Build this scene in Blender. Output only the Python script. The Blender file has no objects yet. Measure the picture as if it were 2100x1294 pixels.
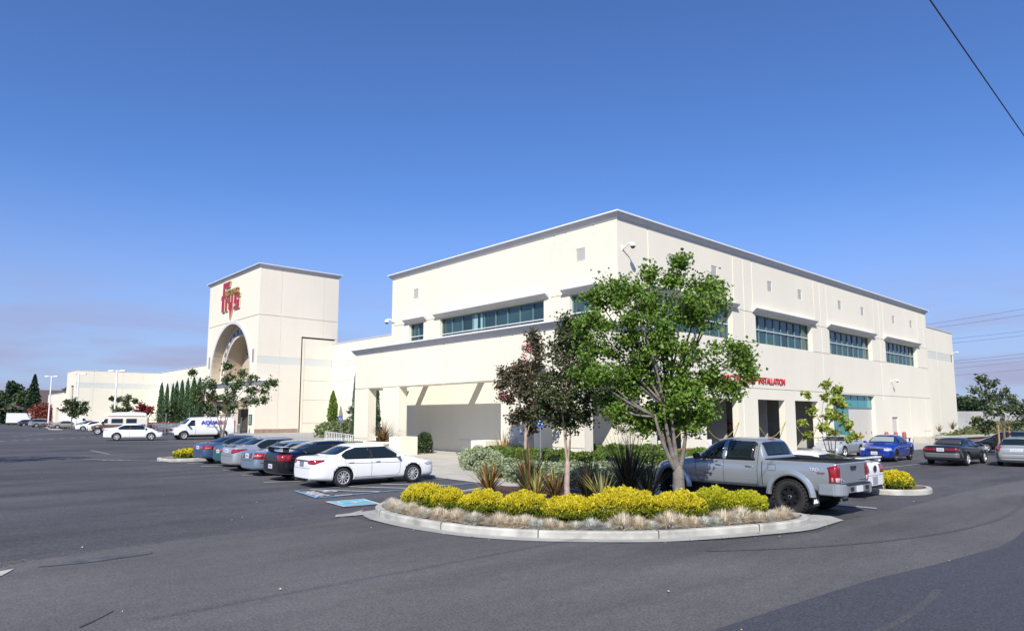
import bpy, bmesh, math, random
from mathutils import Vector, Matrix, noise
from mathutils.bvhtree import BVHTree
R = math.radians
D = bpy.data
SC = bpy.context.scene
COL = SC.collection

def at(px, depth):                            # ground position seen at photo column px, depth metres away
    l = (px - 1050) / 1387.0 * depth
    return (.6726 * depth + .7400 * l, .7400 * depth - .6726 * l)

# ------------------------------------------------------------------ camera
# world axes follow the building: +X runs along the right facade, +Y along the left facade
cam_d = D.cameras.new('camera')
cam = D.objects.new('camera', cam_d)
COL.objects.link(cam)
cam.location = (0, 0, 2.4)
cam.rotation_euler = (R(90 + 6.4465), 0, R(47.7367 - 90))
cam_d.sensor_width = 36.0
cam_d.lens = 36.0 * 1378.0 / 2100.0
cam_d.shift_y = 53.0 / 2100.0
cam_d.clip_start = 0.1
cam_d.clip_end = 3000
SC.camera = cam

# ------------------------------------------------------------------ sun, sky, exposure
SUN = Vector((-0.93, -0.73, 1.0)).normalized()          # towards the sun
EL = math.asin(SUN.z)
sun_d = D.lights.new('sun', 'SUN')
sun_d.energy = 4.6
sun_d.angle = R(0.53)
sun_d.color = (1.0, 0.95, 0.86)
sun = D.objects.new('sun', sun_d)
COL.objects.link(sun)
sun.rotation_euler = SUN.to_track_quat('Z', 'Y').to_euler()
sun.location = (-20, -20, 40)

W = D.worlds.new('World')
SC.world = W
W.use_nodes = True
nt = W.node_tree
nt.nodes.clear()
sky = nt.nodes.new('ShaderNodeTexSky')
sky.sky_type = 'NISHITA'
sky.sun_disc = False
sky.sun_elevation = EL
sky.sun_rotation = math.atan2(SUN.x, SUN.y)
sky.altitude = 0
sky.air_density = 1.0
sky.dust_density = 0.35
sky.ozone_density = 3.0
bg = nt.nodes.new('ShaderNodeBackground')
bg.inputs[1].default_value = 0.088
wo = nt.nodes.new('ShaderNodeOutputWorld')
# faint lavender cloud streaks low over the horizon, part of the sky itself
tc = nt.nodes.new('ShaderNodeTexCoord')
sx = nt.nodes.new('ShaderNodeSeparateXYZ')
nt.links.new(tc.outputs['Generated'], sx.inputs[0])
mp = nt.nodes.new('ShaderNodeMapping')
mp.inputs['Scale'].default_value = (3.0, 3.0, 16.0)
nt.links.new(tc.outputs['Generated'], mp.inputs[0])
nz = nt.nodes.new('ShaderNodeTexNoise')
nz.inputs['Scale'].default_value = 1.7
nz.inputs['Detail'].default_value = 5
nt.links.new(mp.outputs[0], nz.inputs['Vector'])
cr = nt.nodes.new('ShaderNodeValToRGB')
cr.color_ramp.elements[0].position = 0.44
cr.color_ramp.elements[1].position = 0.62
nt.links.new(nz.outputs[0], cr.inputs[0])
mr = nt.nodes.new('ShaderNodeMapRange')
mr.inputs['From Min'].default_value = 0.20
mr.inputs['From Max'].default_value = 0.03
mr.inputs['To Min'].default_value = 0.0
mr.inputs['To Max'].default_value = 0.8
nt.links.new(sx.outputs[2], mr.inputs[0])
mu = nt.nodes.new('ShaderNodeMath')
mu.operation = 'MULTIPLY'
nt.links.new(cr.outputs[0], mu.inputs[0])
nt.links.new(mr.outputs[0], mu.inputs[1])
mx = nt.nodes.new('ShaderNodeMixRGB')
nt.links.new(mu.outputs[0], mx.inputs[0])
# lavender valley haze low in the sky
hz = nt.nodes.new('ShaderNodeMapRange')
hz.interpolation_type = 'SMOOTHSTEP'
hz.inputs['From Min'].default_value = 0.34
hz.inputs['From Max'].default_value = -0.02
hz.inputs['To Min'].default_value = 0.0
hz.inputs['To Max'].default_value = 0.80
nt.links.new(sx.outputs[2], hz.inputs[0])
hm = nt.nodes.new('ShaderNodeMixRGB')
hm.inputs[2].default_value = (3.35, 3.85, 5.9, 1)
nt.links.new(hz.outputs[0], hm.inputs[0])
SKYTINT = nt.nodes.new('ShaderNodeMixRGB')
SKYTINT.blend_type = 'MULTIPLY'
SKYTINT.inputs[0].default_value = 1.0
SKYTINT.inputs[2].default_value = (0.66, 0.90, 1.34, 1)
nt.links.new(sky.outputs[0], SKYTINT.inputs[1])
nt.links.new(SKYTINT.outputs[0], hm.inputs[1])
nt.links.new(hm.outputs[0], mx.inputs[1])
mx.inputs[2].default_value = (3.3, 3.15, 4.6, 1)
nt.links.new(mx.outputs[0], bg.inputs[0])
nt.links.new(bg.outputs[0], wo.inputs[0])

SC.view_settings.view_transform = 'Standard'
SC.view_settings.look = 'None'
SC.view_settings.exposure = 0.44
SC.view_settings.gamma = 1
SC.view_settings.use_curve_mapping = False

rnd = random.Random(11)

def gz(y):                                   # the lot rises gently away from the camera
    return min(max((y - 22) * .0075, 0), .45)

# ------------------------------------------------------------------ materials
MATS = {}
def mat(name, col, rough=.6, metal=0, var=None, bump=None, coat=0, spec=.5, island=None, trans=0, alpha=1, coord='Object'):
    """var=(scale, amount[, detail]) mottling; bump=(scale, strength); island=second colour mixed per leaf"""
    if name in MATS: return MATS[name]
    m = D.materials.new(name); m.use_nodes = True
    t = m.node_tree; N = t.nodes; Lk = t.links
    b = N['Principled BSDF']
    b.inputs['Base Color'].default_value = (*col, 1)
    b.inputs['Roughness'].default_value = rough
    b.inputs['Metallic'].default_value = metal
    b.inputs['Specular IOR Level'].default_value = spec
    if coat: b.inputs['Coat Weight'].default_value = coat; b.inputs['Coat Roughness'].default_value = .04
    src = None
    if island:
        g = N.new('ShaderNodeNewGeometry'); mi = N.new('ShaderNodeMixRGB')
        mi.inputs[1].default_value = (*col, 1); mi.inputs[2].default_value = (*island, 1)
        Lk.new(g.outputs['Random Per Island'], mi.inputs[0]); src = mi.outputs[0]
    if var:
        tcn = N.new('ShaderNodeTexCoord'); no = N.new('ShaderNodeTexNoise')
        no.inputs['Scale'].default_value = var[0]; no.inputs['Detail'].default_value = var[2] if len(var) > 2 else 4
        Lk.new(tcn.outputs[coord], no.inputs['Vector'])
        r = N.new('ShaderNodeMapRange'); r.inputs['From Min'].default_value = .3; r.inputs['From Max'].default_value = .7
        r.inputs['To Min'].default_value = 1 - var[1]; r.inputs['To Max'].default_value = 1 + var[1]
        Lk.new(no.outputs[0], r.inputs[0])
        mm = N.new('ShaderNodeVectorMath'); mm.operation = 'SCALE'
        if src: Lk.new(src, mm.inputs[0])
        else: mm.inputs[0].default_value = col
        Lk.new(r.outputs[0], mm.inputs['Scale']); src = mm.outputs[0]
    if src: Lk.new(src, b.inputs['Base Color'])
    if bump:
        tcn = N.new('ShaderNodeTexCoord'); no = N.new('ShaderNodeTexNoise')
        no.inputs['Scale'].default_value = bump[0]; no.inputs['Detail'].default_value = 3
        Lk.new(tcn.outputs['Object'], no.inputs['Vector'])
        bu = N.new('ShaderNodeBump'); bu.inputs['Strength'].default_value = bump[1]; bu.inputs['Distance'].default_value = bump[2] if len(bump) > 2 else .02
        Lk.new(no.outputs[0], bu.inputs['Height']); Lk.new(bu.outputs[0], b.inputs['Normal'])
    if trans:
        tr = N.new('ShaderNodeBsdfTranslucent'); mxs = N.new('ShaderNodeMixShader'); mxs.inputs[0].default_value = trans
        if src: Lk.new(src, tr.inputs[0])
        else: tr.inputs[0].default_value = (*col, 1)
        Lk.new(b.outputs[0], mxs.inputs[1]); Lk.new(tr.outputs[0], mxs.inputs[2])
        Lk.new(mxs.outputs[0], N['Material Output'].inputs[0])
    MATS[name] = m
    return m

def asphalt(name, c, dark=.3, streak=True):
    if name in MATS: return MATS[name]
    m = D.materials.new(name); m.use_nodes = True
    t = m.node_tree; N = t.nodes; Lk = t.links; b = N['Principled BSDF']
    b.inputs['Roughness'].default_value = .85
    b.inputs['Specular IOR Level'].default_value = .3
    g = N.new('ShaderNodeTexCoord')
    def nz(scale, det, lo, hi, sc=(1, 1, 1), rot=0, f0=.3, f1=.7):
        mpn = N.new('ShaderNodeMapping'); mpn.inputs['Scale'].default_value = sc; mpn.inputs['Rotation'].default_value = (0, 0, rot)
        Lk.new(g.outputs['Object'], mpn.inputs[0])
        no = N.new('ShaderNodeTexNoise'); no.inputs['Scale'].default_value = scale; no.inputs['Detail'].default_value = det
        no.inputs['Roughness'].default_value = .6
        Lk.new(mpn.outputs[0], no.inputs['Vector'])
        r = N.new('ShaderNodeMapRange'); r.inputs['From Min'].default_value = f0; r.inputs['From Max'].default_value = f1
        r.inputs['To Min'].default_value = lo; r.inputs['To Max'].default_value = hi
        Lk.new(no.outputs[0], r.inputs[0]); return r.outputs[0], no
    a1, _ = nz(.12, 6, 1 - dark * .55, 1 + dark * .45)
    a2, _ = nz(1.1, 5, 1 - dark * .25, 1 + dark * .25, sc=(.25, 1, 1), rot=.9)
    a3, gn = nz(30, 4, .55, 1.45)
    a5, _ = nz(6, 5, .88, 1.12)
    a4, _ = nz(.5, 4, 1 - dark * .35, 1.06, sc=(.16, 1.1, 1), rot=-.35, f0=.36, f1=.52)
    cur = None
    for a in ((a1, a2, a3, a5, a4) if streak else (a1, a2, a3, a5)):
        if cur is None: cur = a; continue
        q = N.new('ShaderNodeMath'); q.operation = 'MULTIPLY'; Lk.new(cur, q.inputs[0]); Lk.new(a, q.inputs[1]); cur = q.outputs[0]
    v = N.new('ShaderNodeTexVoronoi'); v.inputs['Scale'].default_value = 34
    Lk.new(g.outputs['Object'], v.inputs['Vector'])
    vr = N.new('ShaderNodeMapRange'); vr.inputs['From Min'].default_value = .06; vr.inputs['From Max'].default_value = .12
    vr.inputs['To Min'].default_value = 1.8; vr.inputs['To Max'].default_value = 1
    Lk.new(v.outputs['Distance'], vr.inputs[0])
    q = N.new('ShaderNodeMath'); q.operation = 'MULTIPLY'; Lk.new(cur, q.inputs[0]); Lk.new(vr.outputs[0], q.inputs[1])
    s = N.new('ShaderNodeVectorMath'); s.operation = 'SCALE'; s.inputs[0].default_value = c
    Lk.new(q.outputs[0], s.inputs['Scale']); Lk.new(s.outputs[0], b.inputs['Base Color'])
    bu = N.new('ShaderNodeBump'); bu.inputs['Strength'].default_value = .35; bu.inputs['Distance'].default_value = .01
    Lk.new(gn.outputs[0], bu.inputs['Height']); Lk.new(bu.outputs[0], b.inputs['Normal'])
    MATS[name] = m
    return m

def stucco(name, c, streaks=.05):
    """painted wall: broad mottling plus faint vertical run-off streaks"""
    if name in MATS: return MATS[name]
    m = D.materials.new(name); m.use_nodes = True
    t = m.node_tree; N = t.nodes; Lk = t.links; b = N['Principled BSDF']
    b.inputs['Roughness'].default_value = .85; b.inputs['Specular IOR Level'].default_value = .25
    g = N.new('ShaderNodeTexCoord'); cur = None
    for sc, scale, amt in (((1, 1, .6), .22, .035), ((1, 1, .05), 1.1, streaks), ((1, 1, 1), 6, .02)):
        mpn = N.new('ShaderNodeMapping'); mpn.inputs['Scale'].default_value = sc
        Lk.new(g.outputs['Object'], mpn.inputs[0])
        no = N.new('ShaderNodeTexNoise'); no.inputs['Scale'].default_value = scale; no.inputs['Detail'].default_value = 4
        Lk.new(mpn.outputs[0], no.inputs['Vector'])
        r = N.new('ShaderNodeMapRange'); r.inputs['From Min'].default_value = .3; r.inputs['From Max'].default_value = .7
        r.inputs['To Min'].default_value = 1 - amt; r.inputs['To Max'].default_value = 1 + amt * .6
        Lk.new(no.outputs[0], r.inputs[0])
        if cur is None: cur = r.outputs[0]
        else:
            q = N.new('ShaderNodeMath'); q.operation = 'MULTIPLY'; Lk.new(cur, q.inputs[0]); Lk.new(r.outputs[0], q.inputs[1]); cur = q.outputs[0]
    s = N.new('ShaderNodeVectorMath'); s.operation = 'SCALE'; s.inputs[0].default_value = c
    Lk.new(cur, s.inputs['Scale']); Lk.new(s.outputs[0], b.inputs['Base Color'])
    no = N.new('ShaderNodeTexNoise'); no.inputs['Scale'].default_value = 25; Lk.new(g.outputs['Object'], no.inputs['Vector'])
    bu = N.new('ShaderNodeBump'); bu.inputs['Strength'].default_value = .15; bu.inputs['Distance'].default_value = .02
    Lk.new(no.outputs[0], bu.inputs['Height']); Lk.new(bu.outputs[0], b.inputs['Normal'])
    MATS[name] = m
    return m

def brickm(name, c1, c2, mortar, scale=1):
    if name in MATS: return MATS[name]
    m = D.materials.new(name); m.use_nodes = True
    t = m.node_tree; N = t.nodes; Lk = t.links; b = N['Principled BSDF']; b.inputs['Roughness'].default_value = .9
    g = N.new('ShaderNodeTexCoord'); mpn = N.new('ShaderNodeMapping'); mpn.inputs['Rotation'].default_value = (R(90), 0, 0)
    Lk.new(g.outputs['Object'], mpn.inputs[0])
    br = N.new('ShaderNodeTexBrick'); br.inputs['Color1'].default_value = (*c1, 1); br.inputs['Color2'].default_value = (*c2, 1)
    br.inputs['Mortar'].default_value = (*mortar, 1); br.inputs['Scale'].default_value = 4 * scale; br.inputs['Mortar Size'].default_value = .02
    Lk.new(mpn.outputs[0], br.inputs['Vector']); Lk.new(br.outputs[0], b.inputs['Base Color'])
    MATS[name] = m
    return m

M_WALL = stucco('cream_stucco', (.74, .695, .575), .02)
M_TOWER = stucco('beige_stucco', (.705, .65, .55), .02)
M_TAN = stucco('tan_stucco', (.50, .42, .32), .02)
M_BAND = mat('grey_green_paint', (.58, .59, .54), .8, var=(.8, .03))
M_TRIM = mat('grey_lavender_trim', (.52, .52, .53), .6, var=(1.5, .05))
M_CAP = mat('white_cap_metal', (.78, .78, .78), .45)
M_MULL = mat('teal_mullion', (.11, .21, .22), .4)
M_TRANSOM = mat('pale_mullion', (.50, .55, .56), .4)
M_TEAL = mat('teal_spandrel_glass', (.03, .27, .28), .15, coat=.5)
M_DOOR = mat('beige_door_paint', (.55, .52, .46), .5)
M_DARK = mat('dark_void', (.012, .012, .014), .8)
M_CONC = mat('pale_concrete', (.43, .405, .35), .85, var=(1.2, .10, 6), bump=(30, .2))
M_CURB = mat('curb_concrete', (.38, .37, .33), .85, var=(2.3, .34, 10), bump=(40, .2))
M_GUTTER = mat('gutter_concrete', (.33, .325, .30), .9, var=(1.6, .16, 6))
M_ASPH = asphalt('lot_asphalt', (.076, .074, .079), .55)
M_ROAD = asphalt('road_asphalt', (.100, .096, .096), .45)
M_NEWASPH = asphalt('dark_asphalt', (.058, .060, .072), .15, False)
M_MULCH = mat('bark_mulch', (.085, .04, .026), .95, var=(14, .6, 6), bump=(30, .8, .05))
M_WPAINT = mat('worn_white_paint', (.55, .55, .54), .7, var=(3, .18, 8))
M_FWPAINT = mat('faded_white_paint', (.34, .34, .33), .8, var=(5, .35, 8))
M_BPAINT = mat('blue_line_paint', (.13, .30, .50), .7, var=(3, .2, 8))
M_FBPAINT = mat('faded_blue_paint', (.17, .23, .28), .75, var=(3, .2, 8))
M_IPAINT = mat('pale_blue_paint', (.14, .40, .52), .7, var=(3, .15, 8))
M_METAL = mat('galvanised_steel', (.45, .46, .47), .4, .8)
M_WHITE = mat('white_paint', (.78, .78, .77), .4)
M_BLACK = mat('black_plastic', (.02, .02, .02), .5)
M_BRICK = brickm('red_brick', (.22, .09, .07), (.16, .07, .06), (.25, .22, .2))

# ------------------------------------------------------------------ mesh and object helpers
class MB:
    def __init__(s): s.v = []; s.f = []; s.m = []
    def quad(s, a, b, c, d, m=0):
        i = len(s.v); s.v += [tuple(a), tuple(b), tuple(c), tuple(d)]; s.f.append((i, i + 1, i + 2, i + 3)); s.m.append(m)
    def poly(s, pts, m=0):
        i = len(s.v); s.v += [tuple(p) for p in pts]; s.f.append(tuple(range(i, i + len(pts)))); s.m.append(m)
    def box(s, x0, x1, y0, y1, z0, z1, m=0, T=None):
        i = len(s.v)
        P = [(x0, y0, z0), (x1, y0, z0), (x1, y1, z0), (x0, y1, z0), (x0, y0, z1), (x1, y0, z1), (x1, y1, z1), (x0, y1, z1)]
        if T is not None: P = [tuple(T @ Vector(p)) for p in P]
        s.v += P
        for f in ((3, 2, 1, 0), (4, 5, 6, 7), (0, 1, 5, 4), (1, 2, 6, 5), (2, 3, 7, 6), (3, 0, 4, 7)):
            s.f.append(tuple(i + k for k in f)); s.m.append(m)
    def tube(s, pts, rad, n=6, m=0, cap=True):
        pts = [Vector(p) for p in pts]
        if not hasattr(rad, '__len__'): rad = [rad] * len(pts)
        i0 = len(s.v); ref = None
        for k, p in enumerate(pts):
            d = (pts[min(k + 1, len(pts) - 1)] - pts[max(k - 1, 0)])
            if d.length < 1e-9: d = Vector((0, 0, 1))
            d.normalize()
            if ref is None: ref = Vector((1, 0, 0)) if abs(d.x) < .9 else Vector((0, 1, 0))
            a = (ref - d * ref.dot(d)).normalized(); ref = a; b = d.cross(a)
            for q in range(n):
                t = 2 * math.pi * q / n
                s.v.append(tuple(p + (a * math.cos(t) + b * math.sin(t)) * rad[k]))
        for k in range(len(pts) - 1):
            for q in range(n):
                u = i0 + k * n
                s.f.append((u + q, u + (q + 1) % n, u + n + (q + 1) % n, u + n + q)); s.m.append(m)
        if cap:
            s.f.append(tuple(i0 + q for q in reversed(range(n)))); s.m.append(m)
            u = i0 + (len(pts) - 1) * n
            s.f.append(tuple(u + q for q in range(n))); s.m.append(m)
    def lathe(s, prof, n=24, m=0, axis='z', c=(0, 0, 0)):
        i0 = len(s.v)
        for r, h in prof:
            for q in range(n):
                t = 2 * math.pi * q / n; a, b = r * math.cos(t), r * math.sin(t)
                p = (a, b, h) if axis == 'z' else ((a, h, b) if axis == 'y' else (h, a, b))
                s.v.append((p[0] + c[0], p[1] + c[1], p[2] + c[2]))
        for k in range(len(prof) - 1):
            for q in range(n):
                u = i0 + k * n
                s.f.append((u + q, u + (q + 1) % n, u + n + (q + 1) % n, u + n + q)); s.m.append(m)
    def blob(s, c, r, seg=10, rings=7, m=0):
        i0 = len(s.v)
        for k in range(rings + 1):
            ph = math.pi * k / rings
            for q in range(seg):
                t = 2 * math.pi * q / seg
                s.v.append((c[0] + r[0] * math.sin(ph) * math.cos(t), c[1] + r[1] * math.sin(ph) * math.sin(t), c[2] - r[2] * math.cos(ph)))
        for k in range(rings):
            for q in range(seg):
                u = i0 + k * seg
                s.f.append((u + q, u + (q + 1) % seg, u + seg + (q + 1) % seg, u + seg + q)); s.m.append(m)
    def prism(s, poly, z0, z1, m=0, mt=None):
        n = len(poly); i = len(s.v)
        s.v += [(p[0], p[1], z0) for p in poly] + [(p[0], p[1], z1) for p in poly]
        s.f.append(tuple(i + n + k for k in range(n))); s.m.append(m if mt is None else mt)
        s.f.append(tuple(i + k for k in reversed(range(n)))); s.m.append(m)
        for k in range(n):
            s.f.append((i + k, i + (k + 1) % n, i + n + (k + 1) % n, i + n + k)); s.m.append(m)
    def build(s, name, mats, parent=None, smooth=False, loc=None):
        me = D.meshes.new(name); me.from_pydata(s.v, [], s.f)
        for m_ in (mats if isinstance(mats, (list, tuple)) else [mats]): me.materials.append(m_)
        if any(s.m): me.polygons.foreach_set('material_index', s.m)
        if smooth: me.polygons.foreach_set('use_smooth', [True] * len(s.f))
        me.update()
        o = D.objects.new(name, me); COL.objects.link(o)
        if parent: o.parent = parent
        if loc is not None: o.location = loc
        return o

def tag(o, label=None, cat=None, group=None, kind=None):
    if label: o['label'] = label
    if cat: o['category'] = cat
    if group: o['group'] = group
    if kind: o['kind'] = kind
    return o

def thing(name, label, cat, loc=(0, 0, 0), rz=0, group=None):
    o = D.objects.new(name, None); COL.objects.link(o)
    o.location = loc; o.rotation_euler = (0, 0, rz); o.empty_display_size = .2
    return tag(o, label, cat, group)

def kids(o): return [c for c in D.objects if c.parent == o]
def copy_tree(o, loc, rz=0, label=None, scale=None, cat=None):
    tree = {}
    for q in D.objects:
        if q.parent: tree.setdefault(q.parent.name, []).append(q)
    def rec(a, par):
        c = a.copy(); COL.objects.link(c); c.parent = par
        for ch in tree.get(a.name, []): rec(ch, c)
        return c
    c = rec(o, None)
    c.location = loc; c.rotation_euler = (0, 0, rz)
    if label: c['label'] = label
    if cat: c['category'] = cat
    if scale: c.scale = scale
    return c

def text_mesh(name, body, size, m, parent=None, extrude=.01, M=None, sx=1, bold=0, align='LEFT'):
    cu = D.curves.new('t', 'FONT'); cu.body = body; cu.size = size; cu.extrude = extrude; cu.align_x = align; cu.offset = bold
    o = D.objects.new('t', cu); COL.objects.link(o)
    dg = bpy.context.evaluated_depsgraph_get()
    me = D.meshes.new_from_object(o.evaluated_get(dg)); me.name = name
    D.objects.remove(o); D.curves.remove(cu)
    if M is not None: me.transform(M @ Matrix.Diagonal((sx, 1, 1, 1)))
    me.materials.clear(); me.materials.append(m)
    q = D.objects.new(name, me); COL.objects.link(q)
    if parent: q.parent = parent
    return q

def frame(o, u, v, n):                       # matrix from (u, v, n) axes at origin o
    m = Matrix((u, v, n)).transposed().to_4x4(); m.translation = Vector(o); return m

def sheet(name, poly, off, m, kind='structure', cuts=(22, 82), label=None, cat=None):
    """flat ground sheet following the lot's gentle slope"""
    bm = bmesh.new()
    bm.faces.new([bm.verts.new((p[0], p[1], 0)) for p in poly])
    for c in cuts:
        bmesh.ops.bisect_plane(bm, geom=bm.verts[:] + bm.edges[:] + bm.faces[:], plane_co=(0, c, 0), plane_no=(0, 1, 0))
    for v in bm.verts: v.co.z = gz(v.co.y) + off
    bmesh.ops.recalc_face_normals(bm, faces=bm.faces)
    bmesh.ops.triangulate(bm, faces=bm.faces[:])
    me = D.meshes.new(name); bm.to_mesh(me); bm.free(); me.materials.append(m)
    if len(me.polygons) and me.polygons[0].normal.z < 0: me.flip_normals()
    o = D.objects.new(name, me); COL.objects.link(o)
    if kind: o['kind'] = kind
    if label: tag(o, label, cat)
    return o

def strip(mb, p, q, w, off, m=0):            # painted line from p to q
    p, q = Vector(p), Vector(q); d = (q - p).normalized(); n = Vector((-d.y, d.x)) * w / 2
    cuts = [0, 1]
    for c in (22, 82):
        if (p.y - c) * (q.y - c) < 0: cuts.append((c - p.y) / (q.y - p.y))
    cuts.sort()
    for a, b in zip(cuts, cuts[1:]):
        A = p.lerp(q, a); B = p.lerp(q, b)
        P = [A - n, B - n, B + n, A + n]
        mb.poly([(v.x, v.y, gz(v.y) + off) for v in P], m)
# ------------------------------------------------------------------ ground
def S(name, poly, off, m): return sheet(name, poly, off, m)
S('ground', [(-700, -300), (1500, -300), (1500, 22), (1500, 82), (1500, 1500), (-700, 1500), (-700, 82), (-700, 22)], -.012, M_ASPH)
# access road in the foreground, of a slightly paler asphalt than the lot
S('road', [(-60, -60), (60, -60), (60, 4.0), (40, 5.6), (30, 6.4), (25.6, 6.6), (19, 6.5), (16.6, 6.7), (14.6, 6.4), (12.3, 7.2), (10.5, 8.4), (9.0, 10.6), (8.4, 12.9), (8.2, 15.2), (7.83, 14.77), (6.64, 14.51), (5.55, 14.47), (4.31, 14.46), (3.52, 14.42), (2.88, 14.37), (2.32, 14.18), (1.83, 14.18), (1.43, 14.04), (1.04, 13.82), (-60, 13)], .0, M_ROAD)
S('gutter', [(.6, 12.75), (1.36, 13.04), (1.56, 13.5), (.6, 13.2)], .012, M_CURB)
S('repaved_road', [(-10, 4.6), (6.99, 4.34), (8.17, 4.27), (9.69, 4.16), (11.09, 4.03), (12.64, 3.76), (14.33, 3.55), (15.35, 3.41), (16.6, 3.43), (18.04, 3.54), (22, 3.9), (60, 3.0), (60, -30), (-10, -30)], .005, M_NEWASPH)
# crumbled seam where lot and road meet
M_DIRT = mat('seam_dirt', (.125, .115, .102), .95, var=(6, .4, 8))
mb = MB()
seam = [(.4, 13.5), (1.04, 13.82), (1.43, 14.04), (1.83, 14.18), (2.32, 14.18), (2.88, 14.37), (3.52, 14.42), (4.31, 14.46), (5.55, 14.47), (6.64, 14.51), (7.83, 14.77)]
dd = random.Random(3)
for a, b in zip(seam, seam[1:]):
    L_ = math.hypot(b[0] - a[0], b[1] - a[1]); dx, dy = (b[0] - a[0]) / L_, (b[1] - a[1]) / L_
    for k in range(int(L_ * (260 if a[0] < 1.5 else 110))):
        t = dd.random(); near = a[0] < 1.5; w_ = dd.gauss(0, .11 if near else .05 if a[0] > 3 else .08)
        x = a[0] + (b[0] - a[0]) * t - dy * w_; y = a[1] + (b[1] - a[1]) * t + dx * w_
        s_ = dd.uniform(.008, .028 if near else .016); an = dd.random() * 6
        mb.poly([(x + s_ * math.cos(an + q) * dd.uniform(.6, 1.2), y + s_ * math.sin(an + q) * dd.uniform(.6, 1.2), .0045 + .002 * dd.random()) for q in (0, 1.2, 2.5, 3.8, 5)])
tag(mb.build('gravel', M_DIRT), kind='stuff')
# dark oil and tyre stains, litter and leaf scraps on the asphalt
M_STAIN = mat('oil_stain', (.076, .075, .082), .8, var=(4, .35, 6))
mb = MB()
def stain(cx, cy, a, b, ang, z):
    pts = []
    for q in range(22):
        t = 2 * math.pi * q / 22; r = 1 + .22 * noise.noise(Vector((math.cos(t) * 1.5 + cx, math.sin(t) * 1.5 + cy, 0)))
        x, y = a * r * math.cos(t), b * r * math.sin(t)
        pts.append((cx + x * math.cos(ang) - y * math.sin(ang), cy + x * math.sin(ang) + y * math.cos(ang), z + gz(cy)))
    mb.poly(pts)
stain(2.75, 13.42, .85, .16, R(2), .009)
stain(1.95, 9.55, .38, .03, R(50), .0096)
for x, y, r_ in ((12.6, 26.2, .28), (12.4, 23.4, .22), (12.9, 29.3, .25), (10.9, 20.4, .12)): stain(x, y, r_, r_ * .7, x, .0092)
mb.build('oil_stain', M_STAIN)['kind'] = 'structure'
D.objects['oil_stain']['kind'] = 'structure'
mb = MB()                                     # tyre arcs swept by turning cars
def arc(pts, w, z, seg=10):
    for k in range(len(pts) - 1):
        a, b = Vector(pts[k]), Vector(pts[k + 1]); d = (b - a).normalized(); n = Vector((-d.y, d.x)) * w / 2
        mb.quad((a.x - n.x, a.y - n.y, z), (b.x - n.x, b.y - n.y, z), (b.x + n.x, b.y + n.y, z), (a.x + n.x, a.y + n.y, z))
def bez(p0, p1, p2, n=14):
    return [((1 - t) ** 2 * p0[0] + 2 * t * (1 - t) * p1[0] + t * t * p2[0], (1 - t) ** 2 * p0[1] + 2 * t * (1 - t) * p1[1] + t * t * p2[1]) for t in [k / n for k in range(n + 1)]]
M_TYREMARK = asphalt('tyre_marks', (.080, .079, .083), .25)
for i, (a, b, c, w) in enumerate([((1.2, 5.6), (6, 2.4), (11, 3.2), .10), ((11, 6.9), (16, 3.0), (26, 5.0), .12)]):
    arc(bez(a, b, c), w, .0072 + i * .0003 if max(a[1], c[1]) < 22 else .0)
mb2 = MB(); mb2.v = [(x, y, (z if z else .008) + gz(y)) for x, y, z in mb.v]; mb2.f = mb.f; mb2.m = mb.m
tag(mb2.build('tyre_marks', M_TYREMARK), kind='structure')

# concrete walk between the stalls and the store, kerb edge along it
S('walkway', [(15.75, 12.9), (32, 12.9), (32, 22), (32, 44.8), (17.6, 44.8), (16.8, 36), (16.2, 22)], .006, M_CONC)
S('shop_apron', [(32.0, 17.2), (84, 17.2), (84, 22.9), (32.0, 22.9)], .006, M_GUTTER)
S('lane', [(24.4, 44.9), (60, 44.9), (60, 72), (60, 84), (31.5, 84), (31.5, 104), (42, 104), (42, 166), (30, 166), (29, 104), (28, 84), (26, 72)], .006, M_GUTTER)
mb = MB()
for x in (19.5, 22.5, 25.5): strip(mb, (x, 16.5), (x, 44), .03, .0115)
for y in (18.8, 23, 27.2, 31.4, 35.6): strip(mb, (16.4, y), (27.8, y), .03, .012)
tag(mb.build('pavement', mat('joint_grey', (.2, .195, .18), .9)), kind='structure')

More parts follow.
